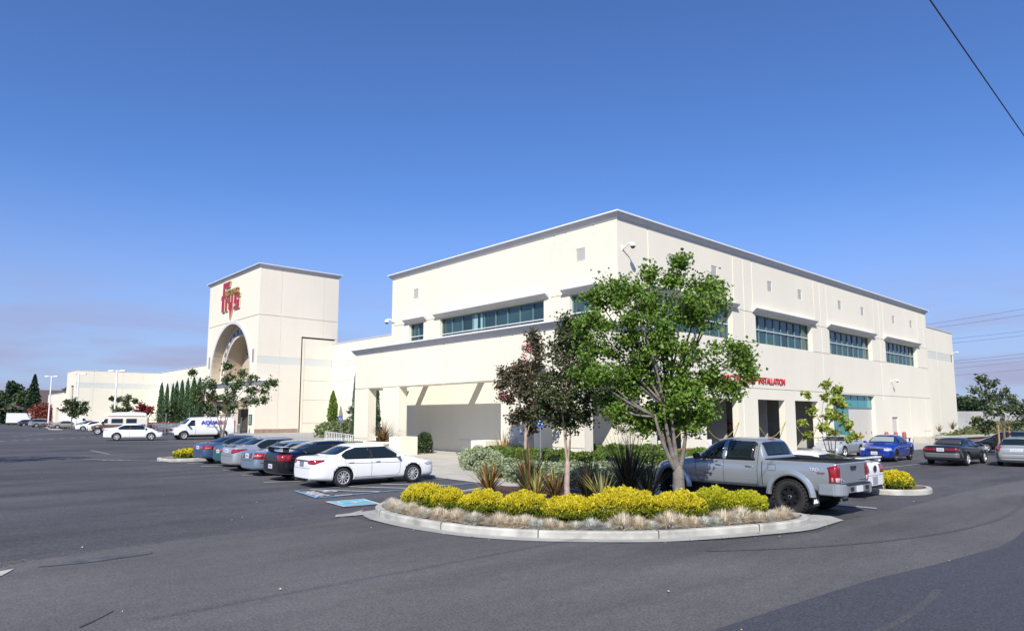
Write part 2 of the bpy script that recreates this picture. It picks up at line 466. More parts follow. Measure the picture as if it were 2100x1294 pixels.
# ---- kerbs
def kerb(path, name, label, w=.16, h=.15, closed=False, z=0, joints=True):
    P = [Vector(p) for p in path]; n = len(P); mb = MB()
    rows = []
    for i, p in enumerate(P):
        a = P[i - 1] if (i > 0 or closed) else p; b = P[(i + 1) % n] if (i < n - 1 or closed) else p
        d1 = (p - a).normalized() if (p - a).length > 1e-6 else (b - p).normalized()
        d2 = (b - p).normalized() if (b - p).length > 1e-6 else d1
        d = (d1 + d2).normalized(); nn = Vector((-d.y, d.x)) / max(.5, d.dot(d1))
        g = gz(p.y) + z
        rows.append([(p.x, p.y, g - .05), (p.x, p.y, g + h - .03), (p.x + nn.x * .03, p.y + nn.y * .03, g + h), (p.x + nn.x * w, p.y + nn.y * w, g + h), (p.x + nn.x * w, p.y + nn.y * w, g - .05)])
    for i in range(n if closed else n - 1):
        a, b = rows[i], rows[(i + 1) % n]
        for k in range(4): mb.quad(a[k], b[k], b[k + 1], a[k + 1])
    if not closed:
        mb.poly(rows[0]); mb.poly(rows[-1])
    if joints:
        acc = 0
        for i in range(n - 1):
            acc += (P[i + 1] - P[i]).length
            if acc > 2.3:
                acc = 0; p = P[i + 1]; d = (P[i + 1] - P[i]).normalized(); nn = Vector((-d.y, d.x)); g = gz(p.y) + z
                T = frame((p.x, p.y, g), Vector((d.x, d.y, 0)), Vector((nn.x, nn.y, 0)), Vector((0, 0, 1)))
                mb.box(-.012, .012, -.004, w + .004, 0, h + .003, 1, T)
    o = mb.build(name, [M_CURB, mat('joint_dark', (.10, .095, .085), .9)])
    tag(o, label, 'kerb'); return o
def smooth_path(pts, n=4, closed=False):
    out = []; L_ = len(pts)
    for i in range(L_ if closed else L_ - 1):
        p0 = pts[(i - 1) % L_] if closed else pts[max(i - 1, 0)]; p1 = pts[i]; p2 = pts[(i + 1) % L_]; p3 = pts[(i + 2) % L_] if closed else pts[min(i + 2, L_ - 1)]
        for k in range(n):
            t = k / n; o = []
            for c in range(len(p1)):
                a, b, cc, d = p0[c], p1[c], p2[c], p3[c]
                o.append(.5 * (2 * b + (cc - a) * t + (2 * a - 5 * b + 4 * cc - d) * t * t + (3 * b - a - 3 * cc + d) * t ** 3))
            out.append(tuple(o))
    if not closed: out.append(tuple(pts[-1]))
    return out

isl = smooth_path([(15.2, 17.5), (12.2, 16.5), (10.2, 16.1), (9.45, 15.65), (9.05, 15.0), (8.80, 14.2), (8.74, 12.9), (8.92, 11.4), (9.35, 10.35), (9.95, 9.5), (11.15, 8.35), (12.35, 7.72), (13.65, 7.25), (14.6, 6.98), (15.4, 7.0), (15.95, 7.3), (16.05, 8.0), (15.95, 10), (15.85, 13.2)], 5)
kerb(isl, 'kerb', 'pale concrete kerb curving round the near planting island of yellow bushes')
gut = [(p[0], p[1]) for p in isl]
def offset_path(path, d):
    out = []
    for i, p in enumerate(path):
        a = Vector(path[max(i - 1, 0)]); b = Vector(path[min(i + 1, len(path) - 1)]); t = (b - a).normalized()
        out.append((p[0] + t.y * d, p[1] - t.x * d))
    return out
inner = [p for p in isl]
outer = offset_path(isl, .34)
seg = [i for i, p in enumerate(isl) if p[1] < 15.75 and not (p[0] > 15.2 and p[1] > 8.2)]
S('gutter', [isl[i] for i in seg] + [(16.9, 7.9), (17.05, 7.2), (16.6, 6.7)] + [outer[i] for i in reversed(seg) if isl[i][0] < 15.3] + [(8.2, 15.3)], .010, M_GUTTER)
bed = offset_path(isl, -.14)
mb = MB()
S('mulch_bed', bed + [(16.2, 14.4), (16.2, 16.2)], .10, M_MULCH)
# planting bed in front of the portico and the right facade
bed2 = [(22.6, 27.0), (20.4, 24.0), (18.6, 21.0), (17.3, 18.2), (16.4, 16.2), (16.1, 14.0), (18.0, 13.9), (24, 13.9), (29.4, 14.1), (30.2, 15.0), (30.2, 21.9), (28.1, 22.1), (27.75, 22.4), (27.75, 24.6), (24.6, 24.6), (24.4, 27.0)]
S('planting_bed', list(reversed(bed2)), .11, M_MULCH)
kerb(list(reversed([(24, 13.82), (16.05, 13.82), (16.3, 16.2), (17.22, 18.2), (18.5, 21.0), (20.3, 24.0), (22.5, 27.1)])), 'kerb', 'low concrete edging round the planting bed beside the portico', h=.12, w=.12, joints=False)
# right island past the white coupe
isr = smooth_path([(23.15, 13.6), (23.1, 9.2), (23.1, 8.1), (23.5, 7.45), (24.2, 7.15), (25.1, 7.3), (25.6, 7.9), (25.85, 9.2), (26.2, 13.6)], 4, True)
kerb(isr, 'kerb', 'small teardrop concrete kerb island right of the parked pickup', closed=True, joints=False)
mb = MB(); S('mulch_patch', offset_path(isr, -.14), .09, mat('red_mulch', (.16, .06, .045), .95, var=(14, .4, 6)))
# left island at the end of the left row
isl2 = smooth_path([(16.5, 40.2), (13.5, 40.1), (11.1, 40.0), (10.35, 39.4), (10.5, 38.3), (11.4, 37.75), (13.2, 37.9), (16.5, 38.4)], 4, True)
kerb(isl2, 'kerb', 'concrete kerb island at the far end of the left parking row', closed=True, joints=False)
S('mulch_patch', offset_path(isl2, -.1), .09, M_MULCH)
# front kerb of the left row
kerb([(16.6, 37.8), (16.3, 30), (16.1, 24), (15.95, 22.2)], 'kerb', 'low kerb the left row of cars is parked against', joints=False, h=.12)
S('gutter', [(8.0, 15.15), (9.0, 15.0), (9.35, 15.6), (8.2, 15.5)], .013, M_GUTTER)
# far left islands
isl3 = smooth_path([(18.4, 128), (20.2, 128), (24, 140), (26, 150), (22, 150), (19, 138)], 3, True)
kerb(isl3, 'kerb', 'far kerb island the saloon is parked beside', closed=True, joints=False)

# ---- painted markings
def marks(name, lines, m, off=.014):
    mb = MB()
    for p, q, w in lines: strip(mb, p, q, w, off)
    tag(mb.build(name, m), kind='structure')
marks('stall_lines', [((10.15, 24.75), (14.4, 23.35), .10), ((10.6, 28.1), (14.2, 26.7), .10), ((10.85, 31.0), (14.3, 29.7), .10), ((10.8, 33.8), (13.5, 32.5), .10), ((10.9, 36.1), (13.5, 35.0), .10),
      ((19.3, 12.0), (19.36, 6.95), .10), ((16.5, 13.0), (16.45, 8.6), .08)], M_WPAINT)
marks('blue_lines', [((9.47, 19.06), (16.0, 19.55), .11), ((9.85, 21.42), (9.47, 19.06), .11)], M_BPAINT)
marks('faded_blue_line', [((9.95, 21.45), (16.2, 21.6), .10)], M_FBPAINT)
marks('hatching', [((10.35, 21.35), (11.75, 19.3), .11), ((11.8, 21.4), (13.1, 19.4), .11), ((13.1, 21.45), (14.5, 19.5), .11), ((10.15, 19.3), (10.7, 19.2), .09)], M_WPAINT, .0165)
mb = MB(); U_ = Vector((.07, .997, 0)); V_ = Vector((.997, -.07, 0))
# worn letters in the access aisle and the accessible-stall symbol
Mt = frame((9.82, 21.1, .0175), Vector((-.13, -.991, 0)), Vector((.991, -.13, 0)), Vector((0, 0, 1)))
t_ = text_mesh('aisle_lettering', 'NO\nPARKING', .62, M_WPAINT, None, 0, Mt @ Matrix.Translation((.15, .62, 0)), .62, .02); t_['kind'] = 'structure'
ic = [(9.32, 18.01), (10.24, 17.75), (10.05, 16.78), (9.18, 16.85)]
S('stall_symbol_edge', [(9.22, 18.08), (10.4, 17.98), (10.15, 16.62), (9.08, 16.72)], .013, M_WPAINT)
S('stall_symbol_field', [(9.29, 18.0), (10.32, 17.9), (10.09, 16.70), (9.15, 16.79)], .018, M_IPAINT)
mb = MB()
def P_(u, v): return (9.18 + v * 1.08 + u * .0, 17.95 - u * 1.2 + v * -.05)
pts = [P_(.42 + .26 * math.cos(t), .36 + .22 * math.sin(t)) for t in [R(a) for a in range(60, 330, 27)]]
for a, b in zip(pts, pts[1:]): strip(mb, a, b, .07, .0225)
for a, b in [(P_(.38, .84), P_(.38, .5)), (P_(.38, .5), P_(.66, .5)), (P_(.66, .5), P_(.78, .2)), (P_(.38, .68), P_(.6, .68)), (P_(.78, .2), P_(.88, .24))]: strip(mb, a, b, .06, .0232)
c_ = P_(.38, .92); mb.poly([(c_[0] + .07 * math.cos(R(t)), c_[1] + .07 * math.sin(R(t)), .0228) for t in range(0, 360, 40)])
tag(mb.build('stall_symbol', M_WPAINT), kind='structure')
# long worn lines and dashes across the far lot
marks('lot_line', [((7.6, 42.5), (10.6, 38.2), .13), ((9.6, 52), (9.6, 46.6), .12), ((17.6, 64), (24, 49), .14), ((19.3, 62.5), (22, 47.5), .12), ((11.5, 60), (19, 54), .12)], M_FWPAINT)
lines = []
for k in range(7): lines.append(((8.2 + k * .30, 41.3 - k * .35), (8.33 + k * .30, 41.0 - k * .35), .16))
for k in range(13): lines.append(((6.5 + k * 1.0, 72 + k * .9), (6.9 + k * 1.0, 71.6 + k * .9), .45))
for k in range(10): lines.append(((9 + k * .9, 86 + k * 2.4), (9.3 + k * .9, 85 + k * 2.4), .5))
marks('dashes', lines, M_FWPAINT)
marks('cross_road_line', [((8, 108), (18.5, 96), .5), ((-10, 96), (10, 104), .3)], M_FWPAINT)
marks('right_lot_lines', [((29.5, 12.4), (29.6, 17), .1), ((32.2, 12.3), (32.3, 17), .1), ((35, 12.2), (35.1, 17), .1), ((24, 12.9), (46, 11.4), .1), ((43.5, 11.8), (43.6, 16.8), .1)], M_FWPAINT)
# leaf and paper scraps
mb = MB(); dd = random.Random(5)
for k in range(150):
    x, y = (dd.uniform(1, 24), dd.uniform(.5, 38))
    if k < 60:
        i = dd.choice(seg); x, y = outer[i][0] + dd.gauss(0, .18), outer[i][1] + dd.gauss(0, .18)
    elif 8.4 < x < 16.2 and 6 < y < 18: continue
    s_ = dd.uniform(.012, .035); a = dd.random() * 6; z = gz(y) + .018
    mb.poly([(x + s_ * math.cos(a + q * 1.57) * (1 if q % 2 else .5), y + s_ * math.sin(a + q * 1.57), z + .012 * (q % 2)) for q in range(4)], dd.choice((0, 0, 1, 2)))
tag(mb.build('leaf_litter', [mat('pale_scrap', (.6, .58, .5), .8), mat('brown_scrap', (.3, .17, .08), .8), mat('dry_leaf', (.42, .33, .16), .8)]), kind='stuff')
# ------------------------------------------------------------------ the store
def wall(mb, O, U, N, u0, u1, z0, z1, feats):
    """relief wall: feats = (u0, u1, z0, z1, depth, mat, open)"""
    O = Vector(O); U = Vector(U); N = Vector(N)
    us = sorted({u0, u1} | {min(max(f[k], u0), u1) for f in feats for k in (0, 1)})
    zs = sorted({z0, z1} | {min(max(f[k], z0), z1) for f in feats for k in (2, 3)})
    def cell(i, j):
        if i < 0 or j < 0 or i >= len(us) - 1 or j >= len(zs) - 1: return None
        cu = (us[i] + us[i + 1]) / 2; cz = (zs[j] + zs[j + 1]) / 2; best = (0, 0, False)
        for f in feats:
            if f[0] < cu < f[1] and f[2] < cz < f[3]:
                if f[4] > best[0] or (f[4] == 0 and best[0] == 0): best = (f[4], f[5], f[6])
        return best
    def P(u, z, d): p = O + U * u - N * d; return (p.x, p.y, z)
    for i in range(len(us) - 1):
        for j in range(len(zs) - 1):
            c = cell(i, j)
            if not c[2]: mb.quad(P(us[i], zs[j], c[0]), P(us[i + 1], zs[j], c[0]), P(us[i + 1], zs[j + 1], c[0]), P(us[i], zs[j + 1], c[0]), c[1])
            r = cell(i + 1, j)
            if r and abs(r[0] - c[0]) > 1e-6: mb.quad(P(us[i + 1], zs[j], c[0]), P(us[i + 1], zs[j], r[0]), P(us[i + 1], zs[j + 1], r[0]), P(us[i + 1], zs[j + 1], c[0]), 0)
            r = cell(i, j + 1)
            if r and abs(r[0] - c[0]) > 1e-6: mb.quad(P(us[i], zs[j + 1], c[0]), P(us[i], zs[j + 1], r[0]), P(us[i + 1], zs[j + 1], r[0]), P(us[i + 1], zs[j + 1], c[0]), 0)

def sweep(mb, path, prof, m=0):
    """cornice: path of (x, y), outward normal is to the right of travel; prof of (outward, z)"""
    P = [Vector(p) for p in path]; n = len(P); rows = []
    for i, p in enumerate(P):
        d1 = (P[i] - P[i - 1]).normalized() if i else (P[1] - P[0]).normalized()
        d2 = (P[i + 1] - P[i]).normalized() if i < n - 1 else d1
        n1 = Vector((d1.y, -d1.x)); n2 = Vector((d2.y, -d2.x)); nn = (n1 + n2).normalized(); nn = nn / max(.3, nn.dot(n1))
        rows.append([(p.x + nn.x * o, p.y + nn.y * o, z) for o, z in prof])
    k = len(prof)
    for a, b in zip(rows, rows[1:]):
        for j in range(k): mb.quad(a[j], b[j], b[(j + 1) % k], a[(j + 1) % k], m)
    mb.poly(rows[0], m); mb.poly(rows[-1], m)

XL, YR, YE, XE = 27.9, 22.3, 44.3, 78.4
Zt = 13.12
store = thing('store_building', 'big cream electronics store with grey cornices, ribbon windows and open service bays', 'building', (XL, YR, 0))
def part(name, mb, mats, parent=None, smooth=False):
    o = mb.build(name, mats, None, smooth); o.parent = parent or store
    # children keep world coordinates
    o.matrix_parent_inverse = ((parent or store).matrix_world.inverted() if parent else Matrix.Translation(store.location).inverted())
    return o
bpy.context.view_layer.update()
def vg(u, z0, z1, w=.07, d=.035): return (u - w / 2, u + w / 2, z0, z1, d, 0, False)
def hg(z, u0, u1, w=.05, d=.04): return (u0, u1, z - w / 2, z + w / 2, d, 0, False)

# left facade of the main block
lw = [(40.3, 42.2, 7.4, 9.35), (27.9, 38.3, 7.4, 9.35), (23.9, 25.8, 7.4, 9.35)]
fe = [(a, b, c, d, .32, 0, True) for a, b, c, d in lw]
fe += [vg(u, 9.4, Zt) for u in (42.33, 40.34, 39.47, 38.54, 33.27, 27.9, 26.97, 26.08, 23.95)]
fe += [vg(u, 5, 9.4) for u in (39.4, 26.9)] + [hg(9.4, a, b) for a, b in ((22.3, 23.6), (26.2, 27.3), (38.9, 40.1), (42.4, 44.3))]
fe += [(24.6, 25.26, 11.2, 11.9, .05, 1, False), (41.04, 41.66, 11.2, 11.9, .05, 1, False)]
fe += [hg(4.64, 24.2, 43.9), hg(.95, 22.5, 25.5), hg(.95, 33.5, 36)]
mb = MB(); wall(mb, (XL, 0, 0), (0, 1, 0), (-1, 0, 0), YR, YE, -.2, Zt, fe)
mb.box(XL, 60, YE, YE + .3, -.2, Zt); mb.box(XL + .01, XE - .01, YR + .5, YE, 12.6, 12.7)
# right facade
rw = [(30.8, 39.6, 7.4, 9.42), (42.6, 51.3, 7.4, 9.42), (54.4, 63.3, 7.4, 9.42), (66.5, 75.1, 7.4, 9.42)]
doors = [(30.8, 34.05), (36.1, 39.95), (42.47, 46.3), (47.87, 51.7)]
fe = [(a, b, c, d, .45, 0, True) for a, b, c, d in rw]
fe += [(a, b, -.3, 3.6, .45, 0, True) for a, b in doors] + [(54.4, 63.1, -.3, 4.25, .4, 0, True), (67.1, 68.6, -.3, 2.43, .12, 2, False)]
for u in (30.64, 39.82, 41.14, 42.32, 51.82, 52.92, 54.16, 63.98, 65.29, 66.3, 75.6, 77.46): fe += [vg(u, 9.45, Zt)]
for u in (41.1, 53.0, 65.2): fe += [vg(u, 3.9, 9.4)]
fe += [vg(u, -.2, 4.3) for u in (40.6, 53.5, 72.0, 76.6)]
for a, b in ((39.6, 42.6), (51.3, 54.4), (63.3, 66.5), (75.1, 78.2), (22, 30.8)): fe += [hg(9.45, a + .05, b - .05), hg(7.38, a + .05, b - .05)]
fe += [hg(4.33, 28, 78.2), hg(.95, 28.1, 30.7), hg(1.05, 75.5, 77.8)]
for u in (32.93, 37.55, 44.79, 49.47, 56.71, 61.47, 68.98, 73.8): fe += [(u - .32, u + .32, 11.2, 11.92, .05, 1, False)]
wall(mb, (0, YR, 0), (1, 0, 0), (0, -1, 0), XL, XE, -.3, Zt, fe)
mb.box(XE - .3, XE, YR + .02, 60, -.3, Zt)
body = part('wall', mb, [M_WALL, mat('vent_paint', (.50, .50, .46), .7), M_DOOR])
# vent louvre edges
mb = MB()
for u in (32.93, 37.55, 44.79, 49.47, 56.71, 61.47, 68.98, 73.8):
    for k in range(6): mb.box(u - .3, u + .3, YR + .025, YR + .048, 11.24 + k * .115, 11.30 + k * .115)
for u in (24.93, 41.35):
    for k in range(6): mb.box(XL + .025, XL + .048, u - .3, u + .3, 11.24 + k * .115, 11.30 + k * .115)
part('vent_louvres', mb, mat('vent_louvre', (.55, .55, .51), .7))['kind'] = 'stuff'
mb = MB()
COVE = [(0, 13.08), (.05, 13.08), (.05, 13.12), (.11, 13.17), (.22, 13.32), (.26, 13.37), (0, 13.37)]
sweep(mb, [(40, YE + .3), (XL, YE + .3), (XL, YR), (XE, YR), (XE, 40)][::1], [(o, z) for o, z in COVE])
sweep(mb, [(40, YE + .3), (XL, YE + .3), (XL, YR), (XE, YR), (XE, 40)], [(-.4, 13.37), (.30, 13.37), (.30, 13.44), (-.4, 13.44)], 1)
part('cornice', mb, [M_TRIM, M_CAP])

M_GLASS = mat('teal_tinted_glass', (.008, .026, .032), .05, spec=.9, var=(.5, .35), island=(.032, .070, .076), coord='Object')
M_BLIND = mat('pale_curtain', (.25, .42, .42), .7)
def ribbon(O, U, N, u0, u1, z0, z1, n, depth, tz=.5, blind=None):
    O = Vector(O); U = Vector(U); N = Vector(N)
    def T(u, z, d): p = O + U * u - N * d; return (p.x, p.y, z)
    def bx(mb, a, b, c, d, e, f, m=0):
        P = [T(a, c, e), T(b, c, e), T(b, c, f), T(a, c, f), T(a, d, e), T(b, d, e), T(b, d, f), T(a, d, f)]
        i = len(mb.v); mb.v += P
        for q in ((3, 2, 1, 0), (4, 5, 6, 7), (0, 1, 5, 4), (1, 2, 6, 5), (2, 3, 7, 6), (3, 0, 4, 7)): mb.f.append(tuple(i + k for k in q)); mb.m.append(m)
    f = MB()
    for k in range(n + 1):
        u = u0 + (u1 - u0) * k / n; w = .055 if 0 < k < n else .08
        bx(f, u - w / 2 if 0 < k < n else (u if k == 0 else u - w), u + w / 2 if 0 < k < n else (u + w if k == 0 else u), z0, z1, depth - .10, depth - .01, 0)
    zt_ = z0 + (z1 - z0) * tz
    bx(f, u0 + .01, u1 - .01, z1 - .09, z1 - .001, depth - .107, depth - .012, 0); bx(f, u0 + .01, u1 - .01, z0 + .001, z0 + .08, depth - .107, depth - .012, 1)
    bx(f, u0 + .02, u1 - .02, zt_ - .035, zt_ + .035, depth - .125, depth - .015, 1)
    w = part('window', f, [M_MULL, M_TRANSOM])
    g = MB(); gr = random.Random(int(u0 * 10))
    for k in range(n):                           # every light sits a hair out of true
        a, b = u0 + (u1 - u0) * k / n + .004, u0 + (u1 - u0) * (k + 1) / n - .004
        for c, d in ((z0 + .006, zt_ - .004), (zt_ + .004, z1 - .006)):
            e = [depth - .025 + gr.uniform(-.016, .016) for _ in range(4)]
            g.poly([T(a, c, e[0]), T(b, c, e[1]), T(b, d, e[0] + e[1] - e[2] if False else e[2]), T(a, d, e[3])])
    bx(g, u0 + .005, u1 - .005, z0 + .005, z1 - .005, depth - .008, depth - .002)
    p = g.build('pane', [M_GLASS]); p.parent = w
    if blind:
        g = MB()
        for a, b in blind: bx(g, a, b, z0 + .1, z1 - .12, depth - .045, depth - .035)
        p = g.build('blind', [M_BLIND]); p.parent = w
    h = MB()                                     # sloping hood above
    a, b = u0 - .45, u1 + .45; zt = z1 + .03; ht = .29
    prof = [(0.0, zt), (-.07, zt), (-.10, zt + .05), (-.30, zt + ht - .09), (-.34, zt + ht - .05), (-.34, zt + ht), (0, zt + ht)]
    for i, (d, z) in enumerate(prof[:-1]):
        d2, z2 = prof[i + 1]; h.quad(T(a, z, d), T(b, z, d), T(b, z2, d2), T(a, z2, d2), 1 if i == 5 else 0)
    h.poly([T(a, z, d) for d, z in prof]); h.poly([T(b, z, d) for d, z in prof])
    part('window_hood', h, [M_TRIM, M_CAP])
    return w
ribbon((XL, 0, 0), (0, 1, 0), (-1, 0, 0), 40.3, 42.2, 7.4, 9.35, 2, .32)
ribbon((XL, 0, 0), (0, 1, 0), (-1, 0, 0), 27.9, 38.3, 7.4, 9.35, 9, .32, .42, [(34.4, 34.95), (33.9, 34.1)])
ribbon((XL, 0, 0), (0, 1, 0), (-1, 0, 0), 23.9, 25.8, 7.4, 9.35, 2, .32, .45)
for a, b, c, d in rw: ribbon((0, YR, 0), (1, 0, 0), (0, -1, 0), a, b, c, d, 8, .45, .50)

# rooms behind the open service bays
M_INT = mat('workshop_wall', (.42, .41, .39), .8, var=(1, .1)); M_INTF = mat('workshop_floor', (.14, .135, .125), .5)
mb = MB()
mb.box(29, 53.4, 32.0, 32.2, -.1, 5.2); mb.box(28.9, 29, 22.8, 32, -.1, 5.2); mb.box(53.4, 53.5, 22.8, 32, -.1, 5.2); mb.box(28.9, 53.5, 22.76, 32.1, 5.2, 5.3)
mb.box(35.0, 35.15, 26, 32, 0, 5.2); mb.box(41.2, 41.35, 24, 32, 0, 5.2); mb.box(28.9, 53.5, 22.75, 32.1, -.05, .012, 1)
mb.box(46.9, 47.0, 24, 32, 0, 5.2)
part('workshop_interior', mb, [M_INT, M_INTF])
# storefront: teal glass over beige folding doors
mb = MB()
for x in [54.4 + k * (8.7 / 6) for k in range(7)]: mb.box(x - .04, x + .04, YR + .28, YR + .38, 3.2, 4.25)
for x in (54.42, 55.85, 57.25): mb.box(x - .04, x + .04, YR + .28, YR + .38, 0, 3.2)
mb.box(54.4, 63.1, YR + .26, YR + .39, 3.13, 3.25)
wf = part('storefront', mb, M_MULL)
mb = MB(); mb.box(54.42, 63.08, YR + .31, YR + .36, 3.25, 4.24); mb.box(54.42, 58.1, YR + .31, YR + .36, .05, 3.13)
p = mb.build('pane', [M_TEAL]); p.parent = wf
mb = MB()
for k in range(4): x = 58.15 + k * 1.235; mb.box(x + .012, x + 1.222, YR + .30, YR + .36, .02, 3.12)
dr = part('folding_door', mb, M_DOOR)
mb = MB()
for k in range(5): x = 58.15 + k * 1.235; mb.box(x - .011, x + .011, YR + .325, YR + .335, .02, 3.12)
for k in range(4): mb.box(58.05 + 1.235 * k + 1.0, 58.05 + 1.235 * k + 1.04, YR + .27, YR + .30, 1.0, 1.2)
p = mb.build('door_seams', [M_BLACK]); p.parent = dr

# portico
XP = 23.74; PT = 6.7
pc = [(40.72, 42.6), (36.9, 38.88), (25.1, 27.0), (21.1, 23.2)]
mb = MB()
fe = [vg(u, 4.35, PT + .08) for u in (41.01, 39.0, 37.19, 32.19, 27.05, 26.1, 25.19)] + [hg(4.37, 21.1, 42.6)]
wall(mb, (XP, 0, 0), (0, 1, 0), (-1, 0, 0), 21.1, 42.6, 4.34, PT + .09, fe)
mb.box(XP + .05, XP + .6, 21.1, 42.6, 4.34, PT + .09)
for a, b in pc:
    mb.box(XP + .045, XP + .6, a, b, -.2, 4.34)
    fe = [hg(.95, a, b, .05)] + [vg((a + b) / 2 + .25, .98, 4.3)]
    wall(mb, (XP, 0, 0), (0, 1, 0), (-1, 0, 0), a, b, -.2, 4.34, fe)
    for y in (a, b): mb.quad((XP, y, -.2), (XP + .05, y, -.2), (XP + .05, y, 4.34), (XP, y, 4.34))
for y in (26.3, 32.5, 38.7): mb.box(XP + .6, XL, y - .12, y + .12, 5.95, 6.55)
mb.box(XP + .6, XL + 1.5, 21.1, 21.7, 4.34, PT + .09); mb.box(XP + .6, XL, 42.0, 42.6, 4.34, PT + .09)
mb.box(XL + .9, XL + 1.5, 21.1, 21.7, -.2, 4.34)
part('portico', mb, [M_WALL])
mb = MB(); pth = [(XL, 42.6), (XP, 42.6), (XP, 21.1), (XL + 1.5, 21.1), (XL + 1.5, YR)]
sweep(mb, pth, [(0, PT + .06), (.05, PT + .06), (.05, PT + .11), (.11, PT + .16), (.20, PT + .31), (.24, PT + .36), (0, PT + .36)])
sweep(mb, pth, [(-.6, PT + .36), (.32, PT + .36), (.32, PT + .43), (-.6, PT + .42)], 1)
part('portico_cornice', mb, [M_TRIM, M_CAP])

# warehouse behind, running both ways
XK = 42.8; WZ = 12.15
mb = MB()
band = lambda a, b: (a, b, 8.95, 9.85, .012, 1, False)
wall(mb, (XK, 0, 0), (0, 1, 0), (-1, 0, 0), YE + .3, 83.2, -.2, WZ, [band(50, 83.2), hg(7.2, 60, 83), hg(4.6, 60, 83), hg(1.6, 60, 83)] + [vg(u, -.2, WZ) for u in (52, 60, 68, 76)] + [(72.5, 78.5, .3, 7.6, .02, 2, False)])
wall(mb, (XK, 0, 0), (0, 1, 0), (-1, 0, 0), 101.5, 166.4, -.2, WZ, [(101.5, 166.4, 8.6, 9.6, .012, 1, False)] + [vg(u, -.2, WZ) for u in (112, 122, 132, 142, 152, 162)])
wall(mb, (0, 166.4, 0), (1, 0, 0), (0, -1, 0), 27.3, XK, -.2, 12.3, [(27.3, XK, 8.6, 9.75, .012, 1, False)] + [vg(u, -.2, 12.3) for u in (30.5, 36, 40)])
wall(mb, (27.3, 0, 0), (0, 1, 0), (-1, 0, 0), 166.4, 177, -.2, 12.3, [(169, 172.2, 6.2, 9.2, .3, 3, False)])
mb.box(27.31, 33, 177, 177.3, 0, 12.3); mb.box(XK + .01, 60, 83.5, 170, 11.6, 11.7); mb.box(27.4, 60, 166.9, 177, 11.8, 11.9)
wall(mb, (26.6, 0, 0), (0, 1, 0), (-1, 0, 0), 177.3, 196, -.2, 7.7, [(180.5, 184, -.2, 4.6, .6, 3, False)])
mb.box(26.61, 40, 177.0, 177.35, 0, 7.7); mb.box(26.61, 40, 177.3, 196, 7.3, 7.4)
wall(mb, (0, 23.3, 0), (1, 0, 0), (0, -1, 0), XE, 91.1, -.3, WZ, [(XE + .25, 89.9, 8.75, 9.6, .012, 1, False), (90.0, 91.0, 8.75, 9.6, .05, 4, False), vg(85, -.3, WZ), hg(1.3, 78.8, 80.5)])
mb.box(90.8, 91.1, 23.32, 60, -.3, WZ); mb.box(XE, 91, 24, 60, 11.7, 11.8)
part('warehouse_wall', mb, [M_WALL, M_BAND, mat('pale_arch_paint', (.66, .64, .62), .8), M_GLASS, mat('louvre_brown', (.3, .26, .22), .7)])
for p in ([(XK, 83.2), (XK, YE + .3)], [(33, 177.3), (27.3, 177.3), (27.3, 166.4), (XK, 166.4), (XK, 101.5)], [(XE, 23.3), (91.1, 23.3), (91.1, 50)], [(40, 196), (26.6, 196), (26.6, 177.3)]):
    z = 7.7 if p[1][0] == 26.6 else (12.3 if len(p) == 5 else WZ)
    mb = MB(); sweep(mb, p, [(-.3, z), (.06, z), (.06, z + .12), (-.3, z + .12)])
    part('parapet_cap', mb, [mat('grey_coping', (.5, .5, .52), .5)])

# entrance tower with its arch
TX, TY, TY2, TZ = 32.65, 83.2, 101.6, 21.45
ac, az_, ar = 92.5, 7.75, 7.2
def arched(mb, X, y0, y1, z0, z1, cy, cz, r, m=0, n=28):
    """wall at x=X facing -X with a round-headed opening down to z0"""
    pts = [(cy - r, z0)] + [(cy - r * math.cos(math.pi * k / n), cz + r * math.sin(math.pi * k / n)) for k in range(n + 1)] + [(cy + r, z0)]
    def V(y, z): return (X, y, z)
    mb.quad(V(y0, z0), V(cy - r, z0), V(cy - r, z1), V(y0, z1), m); mb.quad(V(cy + r, z0), V(y1, z0), V(y1, z1), V(cy + r, z1), m)
    for a, b in zip(pts[1:-1], pts[2:-1]):
        mb.quad(V(a[0], a[1]), V(b[0], b[1]), V(b[0], z1), V(a[0], z1), m)
    return pts
def soffit(mb, pts, X0, X1, m=0):
    for a, b in zip(pts, pts[1:]): mb.quad((X0, a[0], a[1]), (X0, b[0], b[1]), (X1, b[0], b[1]), (X1, a[0], a[1]), m)
mb = MB()
wall(mb, (TX, 0, 0), (0, 1, 0), (-1, 0, 0), TY, TY2, 15.24, TZ, [hg(15.27, TY, TY2, .08, .05)])
p1 = arched(mb, TX, TY, TY2, -.2, 15.24, ac, az_, ar)
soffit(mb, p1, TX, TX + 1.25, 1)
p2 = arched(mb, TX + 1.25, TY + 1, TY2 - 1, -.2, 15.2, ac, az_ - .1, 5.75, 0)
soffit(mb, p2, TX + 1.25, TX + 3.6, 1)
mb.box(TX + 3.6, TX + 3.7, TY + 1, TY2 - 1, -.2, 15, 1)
mb.box(TX, 43.5, TY2, TY2 + .3, -.2, TZ); mb.box(TX + .1, 43.5, TY + .6, TY2, TZ - .5, TZ - .4)
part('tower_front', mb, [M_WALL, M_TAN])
mb = MB()
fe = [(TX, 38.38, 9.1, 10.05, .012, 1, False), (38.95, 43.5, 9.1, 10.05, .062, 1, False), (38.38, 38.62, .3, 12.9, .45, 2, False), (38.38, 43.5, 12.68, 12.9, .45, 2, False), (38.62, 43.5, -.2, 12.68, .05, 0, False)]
fe += [hg(15.27, TX, 43.5, .08, .05), vg(35.53, .9, TZ, .06), vg(41.4, 12.9, TZ, .06), vg(38.9, .3, 12.5, .05, .1), hg(7.18, 38.9, 43.5, .05, .11), hg(4.65, 38.9, 43.5, .05, .11), hg(1.63, 38.9, 43.5, .05, .11)]
